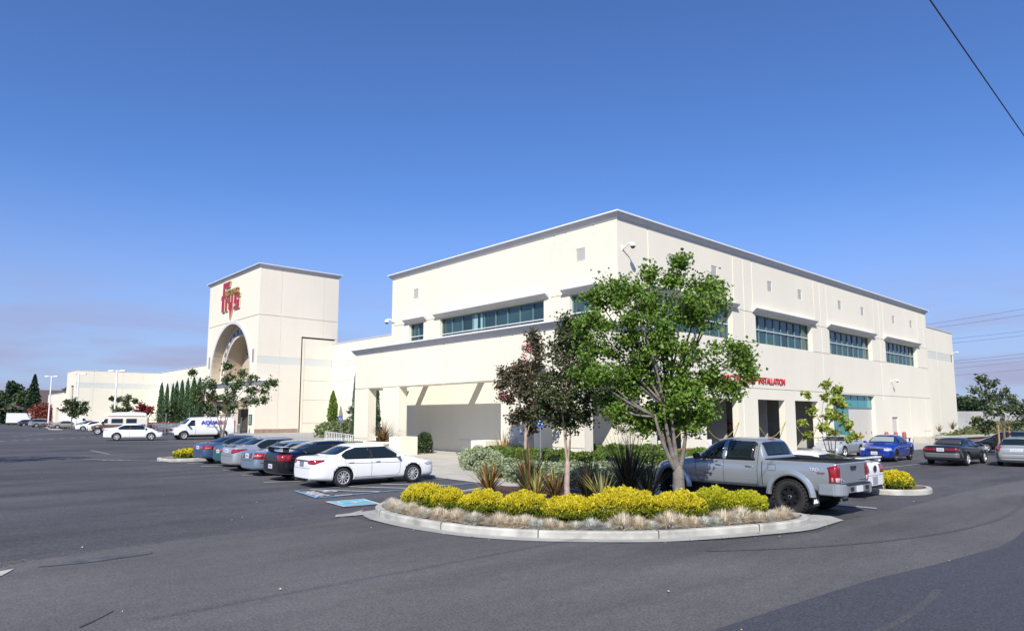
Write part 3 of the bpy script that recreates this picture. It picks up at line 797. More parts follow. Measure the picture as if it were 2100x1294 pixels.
fe += [(TX, 38.3, -.2, .95, -.03, 3, False)]
fe[-1] = (TX, 38.3, -.2, .95, .01, 3, False)
wall(mb, (0, TY, 0), (1, 0, 0), (0, -1, 0), TX, 43.5, -.2, TZ, fe)
mb.box(43.2, 43.5, TY + .02, TY2, 11, TZ)
part('tower_side', mb, [M_TOWER, mat('tower_band', (.56, .57, .53), .8), mat('dark_joint', (.05, .05, .05), .8), mat('brown_base_tile', (.30, .20, .15), .8, var=(3, .15))])  # backs of the deep joints take a near-black colour
mb = MB(); pth = [(43.5, TY2 + .3), (TX, TY2 + .3), (TX, TY), (43.5, TY), (43.5, TY + 8)]
sweep(mb, pth, [(0, TZ - .1), (.08, TZ - .1), (.32, TZ + .24), (0, TZ + .24)]); sweep(mb, pth, [(-.5, TZ + .24), (.38, TZ + .24), (.38, TZ + .32), (-.5, TZ + .32)], 1)
part('tower_cornice', mb, [M_TRIM, M_CAP])
mb = MB()                                     # arch ring and film-strip panel
n = 28
for k in range(n):
    a0, a1 = math.pi * k / n, math.pi * (k + 1) / n
    q = [(ac - r * math.cos(a), az_ + r * math.sin(a)) for a in (a0, a1) for r in (ar, ar + .38)]
    X0 = TX - .12
    mb.quad((X0, *q[0]), (X0, *q[1]), (X0, *q[3]), (X0, *q[2])); mb.quad((X0, *q[1]), (TX, *q[1]), (TX, *q[3]), (X0, *q[3])); mb.quad((X0, *q[0]), (TX, *q[0]), (TX, *q[2]), (X0, *q[2]))
for s in (-1, 1): mb.box(TX - .12, TX, min(ac + s * ar, ac + s * (ar + .38)), max(ac + s * ar, ac + s * (ar + .38)), 6.9, az_)
part('arch_ring', mb, [mat('pale_grey_arch', (.58, .57, .55), .8)])
mb = MB()
for k in range(30):
    a = math.pi * (k + .5) / 30; w_ = .055
    q = [(ac - r * math.cos(a + d), az_ - .1 + r * math.sin(a + d)) for d in (-w_, w_) for r in (6.25, 6.75)]
    if k % 2 == 0 or True: mb.poly([(TX + 1.22, *q[0]), (TX + 1.22, *q[1]), (TX + 1.22, *q[3]), (TX + 1.22, *q[2])], k % 2)
for k in range(24):
    a = R(22) + R(136) * k / 24; a2 = a + R(5.8)
    q = [(ac - r * math.cos(t), az_ - .1 + r * math.sin(t)) for t in (a, a2) for r in (5.95, 6.95)]
    mb.poly([(TX + 1.235, *q[0]), (TX + 1.235, *q[1]), (TX + 1.235, *q[3]), (TX + 1.235, *q[2])], 2)
part('film_strip_band', mb, [mat('film_dark', (.16, .15, .15), .6), mat('film_light', (.55, .54, .53), .6), mat('film_mid', (.34, .33, .34), .6)])['kind'] = 'stuff'
mb = MB()                                     # ledge and soffit panel crossing the arch
pth = [(TX + .5, TY2), (TX, TY2), (TX, TY), (35.0, TY)]
sweep(mb, pth, [(0, 6.5), (.1, 6.5), (.4, 6.95), (0, 6.95)]); sweep(mb, pth, [(0, 6.95), (.46, 6.95), (.46, 7.03), (0, 7.03)], 1)
mb.box(TX + .02, TX + .5, ac - ar + .02, ac + ar - .02, 4.6, 6.9, 2)
part('entrance_ledge', mb, [M_TRIM, M_CAP, M_WALL])
mb = MB()
mb.box(TX + 3.4, TX + 3.59, 88, 97, 0, 3.6); mb.box(TX + .6, TX + 1.2, ac - .5, ac + .5, 0, 4.6, 1)
part('entrance_doors', mb, [M_GLASS, M_WALL])
for y, z in ((84.55, 9.35), (100.7, 9.35)):
    mb = MB(); mb.box(TX - .012, TX - .003, y - .3, y + .3, z - .03, z + 1.65)
    for k in range(4): mb.box(TX - .04, TX - .012, y - .28, y + .28, z + k * .42, z + k * .42 + .33)
    part('wall_grille', mb, [mat('grille_grey', (.33, .31, .29), .7)])
mb = MB(); mb.box(TX - .08, TX - .003, 84.0, 84.95, 1.5, 2.75); fr = part('poster_frame', mb, [M_BLACK])
mb = MB()
for k in range(4): mb.box(TX - .10, TX - .081, 84.1, 84.85, 1.58 + k * .28, 1.80 + k * .28)
p = mb.build('poster_strip', [mat('poster_green', (.25, .32, .27), .6)]); p.parent = fr
for y, z in ((90.4, 11.6), (93.8, 9.6), (95, 11.3)):
    mb = MB(); mb.blob((TX + 3.3, y, z), (.22, .3, .12)); part('arch_light', mb, [M_BLACK])
for p in kids(store): pass

# ---- the store sign on the tower
GOLD = mat('gold_paint', (.34, .22, .06), .4, .2); REDP = mat('sign_red', (.36, .012, .025), .4); CREAM = mat('sign_cream', (.66, .56, .38), .5)
sg = thing('store_sign', 'red and gold dimensional store name sign high on the tower front', 'sign', (TX, 92.9, 18.2))
def letter(name, pl, m, d0, d1):
    U0, V0 = 96.4, 21.0; sxp = 7.0 / 225.0; szp = 5.35 / 447.0
    pts = [(U0 - (x - 335) * sxp, V0 - (y - 155) * szp) for x, y in pl]
    mb = MB(); n = len(pts)
    mb.poly([(TX - d1, y, z) for y, z in pts], 0)
    for i in range(n):
        a, b = pts[i], pts[(i + 1) % n]; mb.quad((TX - d0, *a), (TX - d0, *b), (TX - d1, *b), (TX - d1, *a), 1)
    o = mb.build(name, [m, CREAM]); o.parent = sg; o.matrix_parent_inverse = Matrix.Translation(sg.location).inverted(); return o
letter('letter_f', [(350, 300), (352, 156), (442, 156), (430, 222), (380, 222), (380, 300), (392, 300), (392, 345), (376, 345), (376, 495), (342, 495), (342, 350), (331, 350), (337, 300)], REDP, .03, .22)
letter('letter_r', [(384, 355), (384, 495), (410, 495), (410, 400), (424, 392), (424, 350)], REDP, .03, .20)
letter('letter_y', [(428, 318), (448, 318), (449, 405), (456, 405), (457, 316), (482, 316), (478, 470), (447, 610), (441, 500), (426, 480)], REDP, .03, .22)
letter('letter_s', [(492, 345), (496, 322), (560, 330), (556, 372), (522, 370), (522, 398), (556, 400), (552, 500), (486, 500), (490, 462), (522, 464), (522, 440), (488, 436)], REDP, .03, .20)
t_ = text_mesh('banner_lettering', 'ELECTRONICS', 1.05, GOLD, None, .12, frame((TX - .18, 94.75, 19.0), Vector((0, -1, 0)), Vector((0, 0, 1)), Vector((-1, 0, 0))), .68, .03)
t_.parent = sg; t_.matrix_parent_inverse = Matrix.Translation(sg.location).inverted()

# ---- red letters over the service bays
ss = thing('service_sign', 'long row of red letters spelling electronics installation above the service bays', 'sign', (37.9, YR, 4.66))
for wd, xa, xb_ in (('ELECTRONICS', 37.9, 42.15), ('INSTALLATION', 42.6, 46.35)):
    t_ = text_mesh('sign_word', wd, .62, mat('red_letters', (.50, .02, .03), .4), None, .03, frame((xa, YR - .045, 4.66), Vector((1, 0, 0)), Vector((0, 0, 1)), Vector((0, -1, 0))), .88, 0)
    bb = [v.co.x for v in t_.data.vertices]; k_ = (xb_ - xa) / (max(bb) - min(bb)); x0_ = min(bb)
    for v in t_.data.vertices: v.co.x = xa + (v.co.x - x0_) * k_
    t_.parent = ss; t_.matrix_parent_inverse = Matrix.Translation(ss.location).inverted()

# ---- dome cameras on brackets
def dome_cam(loc, n, label, s=1.0):
    t = thing('security_camera', label, 'camera', loc, math.atan2(n[1], n[0]), 'white dome cameras on the store walls')
    mb = MB(); mb.box(-.02, .04, -.12, .12, -.18, .18); mb.build('mounting_plate', M_WHITE, t)
    mb = MB(); mb.tube([(0, 0, -.1), (.25, 0, .02), (.55, 0, .22), (.8, 0, .26), (.92, 0, .2)], [.06, .055, .05, .05, .05], 8); mb.build('bracket', M_WHITE, t, True)
    mb = MB(); mb.lathe([(.02, .24), (.14, .22), (.2, .12), (.21, .0), (.2, -.05)], 16, c=(.92, 0, 0)); mb.build('housing', M_WHITE, t, True)
    mb = MB(); mb.lathe([(.17, -.03), (.165, -.1), (.12, -.18), (.04, -.22), (0, -.225)], 16, c=(.92, 0, 0)); mb.build('dome', mat('dome_smoke', (.04, .04, .045), .1), t, True)
    t.scale = (s, s, s); return t
dome_cam((28.35, YR, 11.5), (0, -1), 'dome camera high on the building corner beside the big tree', .75)
dome_cam((XL, 44.1, 9.75), (-.5, .87), 'dome camera at the left end of the main block', .8)
dome_cam((41.2, YR, 5.5), (0, -1), 'camera above the red letters right of the big tree', .6)
dome_cam((67.3, YR, 5.7), (0, -1), 'camera on the plain wall above the small grey door', .6)
dome_cam((91.0, 23.3, 9.9), (.3, -.95), 'camera at the far right end of the warehouse wall', .5)

# ---- yellow rope barriers across the bays
for i, (a, b) in enumerate(doors):
    pts = [(a + .05 + (b - a - .1) * t, YR - .02, 1.75 - 1.0 * 4 * t * (1 - t) * (1 - .35 * t) + .35 * t) for t in [k / 14 for k in range(15)]]
    mb = MB(); mb.tube(pts, .019, 6)
    tag(mb.build('rope', mat('yellow_rope', (.42, .32, .07), .7), None, True), ['yellow rope sagging across the bay behind the big tree trunk', 'yellow rope across the second bay, just left of the tall cream pier', 'yellow rope across the third bay with the dark tool rack inside', 'yellow rope across the bay left of the small leafy tree'][i], 'rope', 'yellow ropes across the service bays')
# ------------------------------------------------------------------ things round the store
# pedestals and planter at the portico
def beveled(o, w=.02):
    bm = bmesh.new(); bm.from_mesh(o.data); bmesh.ops.bevel(bm, geom=bm.edges[:], offset=w, segments=2, affect='EDGES'); bm.to_mesh(o.data); bm.free()
mb = MB(); mb.box(22.7, 24.0, 35.1, 36.35, -.1, 1.22); o = mb.build('pedestal', M_WALL); beveled(o); tag(o, 'cream block pedestal left of the big portico opening', 'pedestal', 'cream pedestals by the portico')
mb = MB(); mb.box(22.5, 23.7, 26.8, 28.0, -.1, 1.2); o = mb.build('pedestal', M_WALL); beveled(o); tag(o, 'cream block pedestal right of the big portico opening', 'pedestal', 'cream pedestals by the portico')
pl = thing('planter', 'square cream planter with a moulded rim holding a spiky plant', 'planter', (22.9, 37.35, gz(37)))
mb = MB(); mb.box(-.8, .8, -.85, .85, -.1, .62); mb.build('box', M_WALL, pl)
mb = MB(); mb.box(-.9, .9, -.95, .95, .62, .78); o = mb.build('rim', M_WALL, pl); beveled(o, .03)
mb = MB(); mb.box(-.75, .75, -.8, .8, .781, .80); mb.build('soil', M_MULCH, pl)

# white railings
def railing(path, label):
    t = thing('railing', label, 'railing', (0, 0, 0))
    mb = MB(); z = .95
    for a, b in zip(path, path[1:]):
        for h in (z, .18): mb.tube([(a[0], a[1], gz(a[1]) + h), (b[0], b[1], gz(b[1]) + h)], .028, 6)
    mb.build('rail', M_WHITE, t)
    for a, b in zip(path, path[1:]):
        L_ = math.hypot(b[0] - a[0], b[1] - a[1]); n = max(1, int(L_ / .62))
        for k in range(n + 1):
            x = a[0] + (b[0] - a[0]) * k / n; y = a[1] + (b[1] - a[1]) * k / n; g = gz(y)
            mb = MB(); mb.tube([(x, y, g), (x, y, g + z)], .028, 6); mb.build('baluster', M_WHITE, t)
railing([(24.1, 42.9), (25.6, 47.5), (27.6, 54.5)], 'white metal railing left of the portico, behind the parked cars')
railing([(24.3, 39.0), (24.3, 40.6)], 'short white railing between the two left portico columns')

# accessible-parking signs
def pole_sign(x, y, h, label, w=.3, hh=.5):
    t = thing('parking_sign', label, 'sign', (x, y, gz(y)), 0, 'blue parking signs on poles')
    mb = MB(); mb.tube([(0, 0, 0), (0, 0, h)], .03, 8); mb.build('pole', M_METAL, t)
    d = Vector((-x, -y, 0)).normalized(); u = Vector((-d.y, d.x, 0)); T = frame((0, 0, 0), u, d, Vector((0, 0, 1)))
    mb = MB(); mb.box(-w / 2, w / 2, .035, .045, h - hh, h - .02, 0, T); p = mb.build('plate', mat('sign_blue', (.03, .09, .38), .4), t)
    mb = MB()
    c = (0.0, h - hh / 2 - .02)
    pts = [(c[0] + .085 * math.cos(a), c[1] - .05 + .085 * math.sin(a)) for a in [R(k) for k in range(100, 401, 30)]]
    for a, b in zip(pts, pts[1:]): mb.tube([T @ Vector((a[0], .047, a[1])), T @ Vector((b[0], .047, b[1]))], .012, 4)
    mb.tube([T @ Vector((-.02, .047, c[1] + .13)), T @ Vector((-.02, .047, c[1] - .02)), T @ Vector((.06, .047, c[1] - .02)), T @ Vector((.09, .047, c[1] - .12))], .014, 4)
    q = mb.build('symbol', M_WHITE); q.parent = p
pole_sign(*at(1108, 28.5), 2.5, 'blue accessible parking sign on a steel pole between the two crape myrtles')
pole_sign(30.5, 57.3, 2.3, 'small blue sign on a pole left of the tall portico-side cypress')
pole_sign(30.3, 50.2, 2.3, 'blue sign on a pole seen between the two left portico columns')

# red bollards
for i, (x, y) in enumerate((at(1760, 56), at(1816, 60), at(1835, 60), at(1852, 60))[:4]):
    mb = MB(); mb.lathe([(.16, -.1), (.16, 1.0), (.14, 1.07), (.09, 1.12), (0, 1.14)], 14)
    o = mb.build('bollard', mat('faded_red_paint', (.30, .075, .065), .6, var=(2, .2)), None, True, (x, y, 0))
    tag(o, ['red bollard in front of the beige folding doors, behind the silver coupe', 'leftmost of the three red bollards behind the blue car', 'middle red bollard behind the blue car, under the grey door', 'rightmost of the three red bollards behind the blue car'][i], 'bollard', 'red bollards by the doors')

# brick retaining wall and planted bank at the right end
mb = MB(); mb.prism([(60, 16.4), (84, 14.4), (84, 15.0), (60, 17.0)], -.1, .78); mb.prism([(72, 16.0), (95, 15.0), (95, 23), (72, 22.2)], -.1, .5, 1)
w_ = mb.build('retaining_wall', [M_BRICK, M_CONC]); tag(w_, 'low red brick retaining wall with a concrete ledge at the right end of the store', 'wall')
mb = MB(); mb.prism([(59.8, 16.3), (84, 14.25), (84, 15.2), (60, 17.2)], .78, .92)
c_ = mb.build('coping', M_CONC, w_)
# the bank itself: a mound sheet
mb = MB(); NX, NY = 26, 14
def bankz(u, v): return -.05 + 1.75 * min(1, v * 2.2) * min(1, u * 6) * (1 + .12 * noise.noise(Vector((u * 9, v * 9, 0))))
g_ = [[(79 + 75 * u, 15.2 + 8.2 * v - 30 * u * (1 - v * .55), bankz(u, v)) for v in [j / NY for j in range(NY + 1)]] for u in [i / NX for i in range(NX + 1)]]
for i in range(NX):
    for j in range(NY): mb.quad(g_[i][j], g_[i + 1][j], g_[i + 1][j + 1], g_[i][j + 1])
tag(mb.build('terrain', mat('bank_soil', (.10, .085, .05), .95), None, True), kind='structure')
M_IVY = mat('bank_green', (.075, .12, .028), .7, island=(.16, .19, .06), trans=.2)
mb = MB(); dd = random.Random(8)
for k in range(9000):
    u, v = dd.random() ** 1.4, dd.random(); x = 79 + 75 * u; y = 15.2 + 8.2 * v - 30 * u * (1 - v * .55); z = bankz(u, v) + dd.uniform(0, .28)
    s_ = dd.uniform(.09, .2); a = dd.random() * 6.3; t = dd.uniform(-.8, .8)
    mb.poly([(x + s_ * math.cos(a), y + s_ * math.sin(a), z), (x - s_ * .5 * math.sin(a), y + s_ * .5 * math.cos(a), z + s_ * t), (x - s_ * math.cos(a), y - s_ * math.sin(a), z + s_ * .5), (x + s_ * .5 * math.sin(a), y - s_ * .5 * math.cos(a), z - s_ * t * .3)])
tag(mb.build('ground_cover', M_IVY), kind='stuff')

# boundary wall, gate and mesh fence behind
M_BLOCK = mat('grey_block', (.33, .33, .32), .9, var=(.5, .1))
mb = MB(); mb.prism([(108, 31), (190, -36), (190.3, -35.7), (108.3, 31.3)], 0, 3.25); mb.prism([(95, 33), (108, 31), (108.2, 31.3), (95, 33.3)], 0, 3.2)
tag(mb.build('boundary_wall', M_BLOCK), 'long grey block wall beyond the planted bank at the right', 'wall')
gt = thing('gate', 'grey steel pipe gate with a diagonal brace by the right end of the store', 'gate', (98, 20.5, .6))
mb = MB()
for a, b in (((0, 0, 0), (0, 0, 3.0)), ((5, -5.5, 0), (5, -5.5, 2.9)), ((0, 0, 2.9), (5, -5.5, 2.0)), ((0, 0, .3), (5, -5.5, .3)), ((0, 0, 2.0), (-2.5, 1.2, 2.0)), ((-2.5, 1.2, 0), (-2.5, 1.2, 2.4))): mb.tube([a, b], .07, 6)
mb.build('gate_frame', M_METAL, gt)
mb = MB()
for k in range(14): t = k / 13; mb.tube([(5 * t, -5.5 * t, .3), (5 * t, -5.5 * t, 2.8 - .9 * t)], .015, 4)
mb.build('gate_bars', M_METAL, gt)
rk = thing('pipe_rack', 'pale green pipe frame near the right edge of the photo', 'rack', (72, 7.5, .7))
mb = MB(); M_GP = mat('pale_green_paint', (.25, .55, .42), .5)
for a, b in (((0, 0, 0), (0, 0, 2.0)), ((.9, -.9, 0), (.9, -.9, 2)), ((0, 0, 2.0), (.9, -.9, 2)), ((0, 0, .3), (3.5, -3.5, .3)), ((.9, -.9, 2), (3.5, -3.5, .4)), ((3.5, -3.5, 0), (3.5, -3.5, 2)), ((0, 0, 1), (.9, -.9, 1))): mb.tube([a, b], .05, 6)
mb.build('rack_frame', M_GP, rk)

# overhead wires: a near cable and the distant transmission lines
def wire(name, a, b, sag, r, label, group=None, n=24):
    mb = MB(); a, b = Vector(a), Vector(b)
    mb.tube([(a.lerp(b, t).x, a.lerp(b, t).y, a.lerp(b, t).z - sag * 4 * t * (1 - t)) for t in [k / n for k in range(n + 1)]], r, 5)
    tag(mb.build(name, mat('cable_black', (.03, .03, .035), .6)), label, 'cable', group)
wire('overhead_cable', (-6, 2.5, 9.06), (60, 4.1, 9.06), .12, .012, 'thin black cable crossing the sky in the top right corner', None, 40)
for i, (y0, y1) in enumerate(((662, 628), (671, 640), (696, 673), (705, 682), (742, 720), (746, 727), (757, 735), (770, 752))):
    # heights of the wires on a pylon line about 260 m away
    d = 260; zz = lambda y: 2.4 + (855.7 - y) / 1387 * d
    Fx, Fy, Rx, Ry = .6726, .7400, .7400, -.6726
    def at3(x, y, dd_=d): l = (x - 1050) / 1387 * dd_; return (Fx * dd_ + Rx * l, Fy * dd_ + Ry * l, 2.4 + (855.7 - y) / 1387 * dd_)
    wire('power_line', at3(1780, y0 + (y0 - y1) * .6, 300), at3(2500, y1 - (y0 - y1) * 2.0, 230), 1.2, .05 if i < 6 else .035, ['topmost distant power line right of the store', 'second distant power line from the top', 'third distant power line, just above the warehouse end corner', 'fourth distant power line from the top', 'fifth distant power line from the top', 'sixth distant power line from the top', 'seventh distant power line, second from the bottom', 'lowest distant power line above the boundary wall'][i], 'transmission wires right of the store')

# lamp posts in the far lot
def lamp_post(x, y, h, label):
    t = thing('lamp_post', label, 'lamp post', (x, y, gz(y)), 0, 'white twin-headed lamp posts in the lot')
    mb = MB(); mb.lathe([(.32, -.1), (.32, .7), (0, .7)], 14); mb.build('base', M_CONC, t)
    mb = MB(); mb.tube([(0, 0, .6), (0, 0, h)], [.13, .10], 10); mb.build('pole', M_WHITE, t)
    u = Vector((.74, -.6726, 0))
    for s in (-1, 1):
        p = MB(); p.tube([(0, 0, h - .1), tuple(u * s * .5 + Vector((0, 0, h - .1)))], .05, 6); hd = p.build('lamp_arm', M_WHITE, t)
        q = MB(); T = frame(u * s * .85 + Vector((0, 0, h - .12)), u, Vector((-u.y, u.x, 0)), Vector((0, 0, 1))); q.box(-.42, .42, -.2, .2, -.10, .12, 0, T); o = q.build('lamp_head', M_WHITE, hd); beveled(o, .05)
lamp_post(23.6, 113, 8.9, 'nearest white twin-headed lamp post, rising behind the brown camper van')
lamp_post(22.3, 134, 9.4, 'middle lamp post in front of the far wing corner')
lamp_post(21.2, 154, 9.8, 'farthest lamp post, left of the far wing')
# off to the left, out of frame: the tree whose shade falls across the lot (built with the trees)

# shopping cart corral
def cart_proto():
    t = thing('shopping_cart', 'shopping cart', 'cart', (0, 0, 0), 0, 'shopping carts in the corral')
    mb = MB(); g = .018
    L0, L1, W0, W1, ZB, ZT = -.42, .5, .26, .2, .52, 1.0
    ring = lambda z, k: [(L0, -W0 * k, z), (L1, -W1 * k, z), (L1, W1 * k, z), (L0, W0 * k, z)]
    for z in (ZT, (ZT + ZB) / 2, ZB):
        r_ = ring(z, 1 if z > .9 else .9)
        for k in range(4): mb.tube([r_[k], r_[(k + 1) % 4]], g if z > .9 else g * .6, 4)
    for k in range(8):
        x = L0 + (L1 - L0) * k / 7; w = W0 + (W1 - W0) * k / 7
        for s in (-1, 1): mb.tube([(x, s * w, ZT), (x, s * w * .9, ZB)], g * .55, 4)
        mb.tube([(x, -w * .9, ZB), (x, w * .9, ZB)], g * .55, 4)
    mb.build('basket', M_METAL, t)
    mb = MB()
    for s in (-1, 1): mb.tube([(L0, s * .24, ZT), (-.4, s * .24, .16), (.45, s * .18, .16)], g, 5)
    mb.build('chassis', M_METAL, t)
    mb = MB(); mb.tube([(L0 - .1, -.26, 1.04), (L0 - .1, .26, 1.04)], .03, 6); mb.build('handle', REDP, t)
    for x, y in ((-.38, .22), (-.38, -.22), (.42, .17), (.42, -.17)):
        w = MB(); w.lathe([(0, -.02), (.07, -.02), (.07, .02), (0, .02)], 10, axis='y', c=(x, y, .07)); w.build('wheel', M_BLACK, t)
    return t
cp = cart_proto()
cl = ['%s shopping cart from the camper van in the %s row' % (a, b) for b in ('front', 'back') for a in ('first', 'second', 'third', 'fourth', 'fifth', 'sixth', 'seventh', 'eighth')]
k = 0
for r_ in range(2):
    for j in range(8):
        x, y = 22.55 + j * .11 + r_ * 1.1, 90.2 - j * .85 + r_ * .1
        if k == 0: cp.location = (x, y, gz(y)); cp.rotation_euler = (0, 0, R(-82)); cp['label'] = cl[0]; cp.scale = (1.25,) * 3
        else: copy_tree(cp, (x, y, gz(y)), R(-82 + 3 * math.sin(k)), cl[k], (1.25,) * 3)
        k += 1
co = thing('cart_corral', 'grey pipe cart corral between the camper van and the plumbing van', 'rack', (0, 0, 0))
mb = MB()
for o_ in (-.9, 1.6):
    a, b = Vector((22.6 + o_, 91.4, .5)), Vector((23.5 + o_, 83.4, .5))
    for h in (.5, 1.1): mb.tube([a + Vector((0, 0, h)), b + Vector((0, 0, h))], .04, 6)
    for t in (0, .33, .66, 1): p = a.lerp(b, t); mb.tube([p, p + Vector((0, 0, 1.1 if t not in (1,) else 2.4))], .05, 6)
mb.build('pipe_frame', M_METAL, co)

# black iron fence and gate arch by the garden left of the tower
fn = thing('iron_fence', 'black iron fence round the planted area in front of the cypresses', 'fence', (0, 0, 0))
mb = MB(); A, B = Vector((33, 118, .5)), Vector((30.5, 86, .5))
for h in (.25, 1.9): mb.tube([A + Vector((0, 0, h)), B + Vector((0, 0, h))], .04, 4)
for k in range(90): p = A.lerp(B, k / 89); mb.tube([p, p + Vector((0, 0, 2.0))], .022 if k % 10 else .05, 4)
mb.build('fence_bars', M_BLACK, fn)
ar_ = thing('wheel_ornament', 'black wagon-wheel ornament standing at the left end of the iron fence', 'ornament', (*at(318, 92), .45)); ar_.scale = (.62, .62, .62)
mb = MB(); N_ = 20
for rr in (1.5,): mb.tube([(rr * .74 * math.cos(2 * math.pi * k / N_), -rr * .67 * math.cos(2 * math.pi * k / N_), 2.6 + rr * math.sin(2 * math.pi * k / N_)) for k in range(N_ + 1)], .08, 5)
for k in range(8): a = math.pi * k / 4; mb.tube([(0, 0, 2.6), (1.5 * .74 * math.cos(a), -1.5 * .67 * math.cos(a), 2.6 + 1.5 * math.sin(a))], .05, 4)
mb.tube([(0, 0, 0), (0, 0, 1.2)], .1, 6)
mb.build('wheel', M_BLACK, ar_)

# things by the entrance
def kiosk(x, y, h, w, m, name, label, cat):
    t = thing(name, label, cat, (x, y, gz(y)))
    mb = MB(); mb.box(-w / 2, w / 2, -w * .4, w * .4, .12, h); o = mb.build('cabinet', m, t); beveled(o, .06)
    mb = MB(); mb.box(-w / 2 - .02, -w / 2 - .005, -w * .3, w * .3, h * .55, h * .9); mb.build('window', M_BLACK, t)
    mb = MB(); mb.box(-w * .4, w * .4, -w * .3, w * .3, 0, .12); mb.build('plinth', M_BLACK, t)
kiosk(29.8, 86.0, 1.9, .9, mat('machine_yellow', (.62, .42, .02), .4), 'vending_machine', 'bright yellow machine standing left of the tower entrance pier', 'machine')
kiosk(31.0, 86.0, 1.6, .6, mat('machine_red', (.35, .05, .05), .4), 'vending_machine', 'small dark red machine right of the yellow one at the entrance', 'machine')
mb = MB(); mb.lathe([(.14, -.1), (.14, 1.9), (0, 1.95)], 10); tag(mb.build('post', M_BLACK, None, True, (31.2, 83.6, .5)), 'dark post at the foot of the tower corner', 'post')
mb = MB(); mb.lathe([(.28, 0), (.3, .9), (.32, .92), (.32, 1.0), (.15, 1.12), (0, 1.13)], 16); tag(mb.build('litter_bin', mat('bin_grey', (.2, .21, .23), .5), None, True, (31.6, 85.2, .5)), 'round grey litter bin beside the entrance machines', 'bin')
mb = MB(); mb.box(27.2, 30.4, 84.6, 85.0, .4, 1.15); tag(mb.build('low_wall', mat('wall_brown', (.30, .22, .18), .8)), 'low brown wall at the entrance beside the tower', 'wall')

# workshop contents seen through the bays
sh = thing('tool_rack', 'dark tool rack with boxes standing inside the third bay', 'rack', (43.6, 25.4, 0))
mb = MB()
for x in (0, 2.2):
    for y in (0, .6): mb.box(x - .03, x + .03, y - .03, y + .03, 0, 2.1)
for z in (.3, .9, 1.5, 2.05): mb.box(-.05, 2.25, -.05, .65, z, z + .04)
mb.build('rack_frame', M_BLACK, sh)
mb = MB(); dd = random.Random(4)
for z in (.34, .94, 1.54):
    x = 0
    while x < 2.0: w = dd.uniform(.2, .45); mb.box(x, x + w - .03, .05, .55, z, z + dd.uniform(.2, .45), dd.choice((0, 1, 2))); x += w
mb.build('box', [mat('box_red', (.25, .02, .02), .5), M_BLACK, mat('box_grey', (.25, .25, .26), .5)], sh)
mb = MB(); mb.box(44.6, 45.6, 26.3, 26.9, 1.0, 2.3); mb.box(44.62, 45.58, 26.27, 26.3, 1.05, 2.25, 1); tag(mb.build('cabinet', [mat('cab_red', (.30, .03, .03), .4), mat('cab_dark', (.08, .02, .02), .4)]), 'red tool cabinet inside the third bay', 'cabinet')
for i, (x, y, lean) in enumerate(((48.5, 24, .5), (49.2, 24.2, .9), (50.2, 23.8, -.5))):
    mb = MB(); T = Matrix.Translation((x, y, 0)) @ Matrix.Rotation(lean * .45, 4, 'Y'); mb.box(-.05, .05, -.03, .03, 0, 2.3 - i * .3, 0, T)
    tag(mb.build('plank', mat('timber', (.30, .2, .1), .7)), ['tall timber plank leaning in the fourth bay', 'steeply leaning plank in the fourth bay', 'shorter plank leaning the other way in the fourth bay'][i], 'plank', 'planks leaning in the fourth bay')
def notice(x, y, w, z, label):
    mb = MB(); mb.box(x, x + w, y - .06, y, z, z + .75); mb.box(x + .04, x + .08, y - .04, y - .02, 0, z); mb.box(x + w - .08, x + w - .04, y - .04, y - .02, 0, z); tag(mb.build('notice_board', M_WHITE), label, 'board', 'small white boards in the bays')
notice(32.0, 22.9, .6, .35, 'small white board on legs in the first bay behind the big tree')
notice(48.5, 23.0, .35, .4, 'narrow white board on legs in the fourth bay')
notice(37.0, 22.9, .5, .3, 'small white board on legs in the second bay above the pickup cab')
pp = thing('boxed_planter', 'low red brick planter box by the first service bay', 'planter', (31.6, 20.6, 0))
mb = MB(); mb.box(-.9, 1.0, -.6, .6, 0, .62); mb.build('box', M_BRICK, pp); mb = MB(); mb.box(-.98, 1.08, -.68, .68, .62, .72); mb.build('rim', mat('red_coping', (.3, .12, .09), .7), pp)

# distant roofs and fences beyond the lot
hb = thing('barn_building', 'dark brown shallow-roofed building behind the far trees', 'building', (0, 0, 0))
mb = MB(); mb.prism([(28, 235), (60, 235), (60, 270), (28, 270)], 0, 5.0); mb.build('wall', mat('brown_board', (.14, .09, .07), .8), hb)
mb = MB()
P4 = [(22, 230), (66, 230), (66, 275), (22, 275)]
rz = [(p[0], p[1], 4.6) for p in P4]; rg = [(30, 252, 10.8), (60, 252, 10.8)]
mb.poly([rz[0], rz[1], rg[1], rg[0]]); mb.poly([rz[1], rz[2], rg[1]]); mb.poly([rz[2], rz[3], rg[0], rg[1]]); mb.poly([rz[3], rz[0], rg[0]]); mb.poly(rz)
mb.build('roof', mat('brown_shingle', (.10, .075, .065), .9, var=(1.5, .2)), hb)
# distant sound wall closing the far left horizon
mb = MB(); mb.prism([(-260, 520), (70, 520), (70, 521), (-260, 521)], 0, 2.4); tag(mb.build('boundary_wall', mat('far_fence', (.25, .2, .17), .9)), 'long low brown fence far beyond the lot at the left horizon', 'wall')
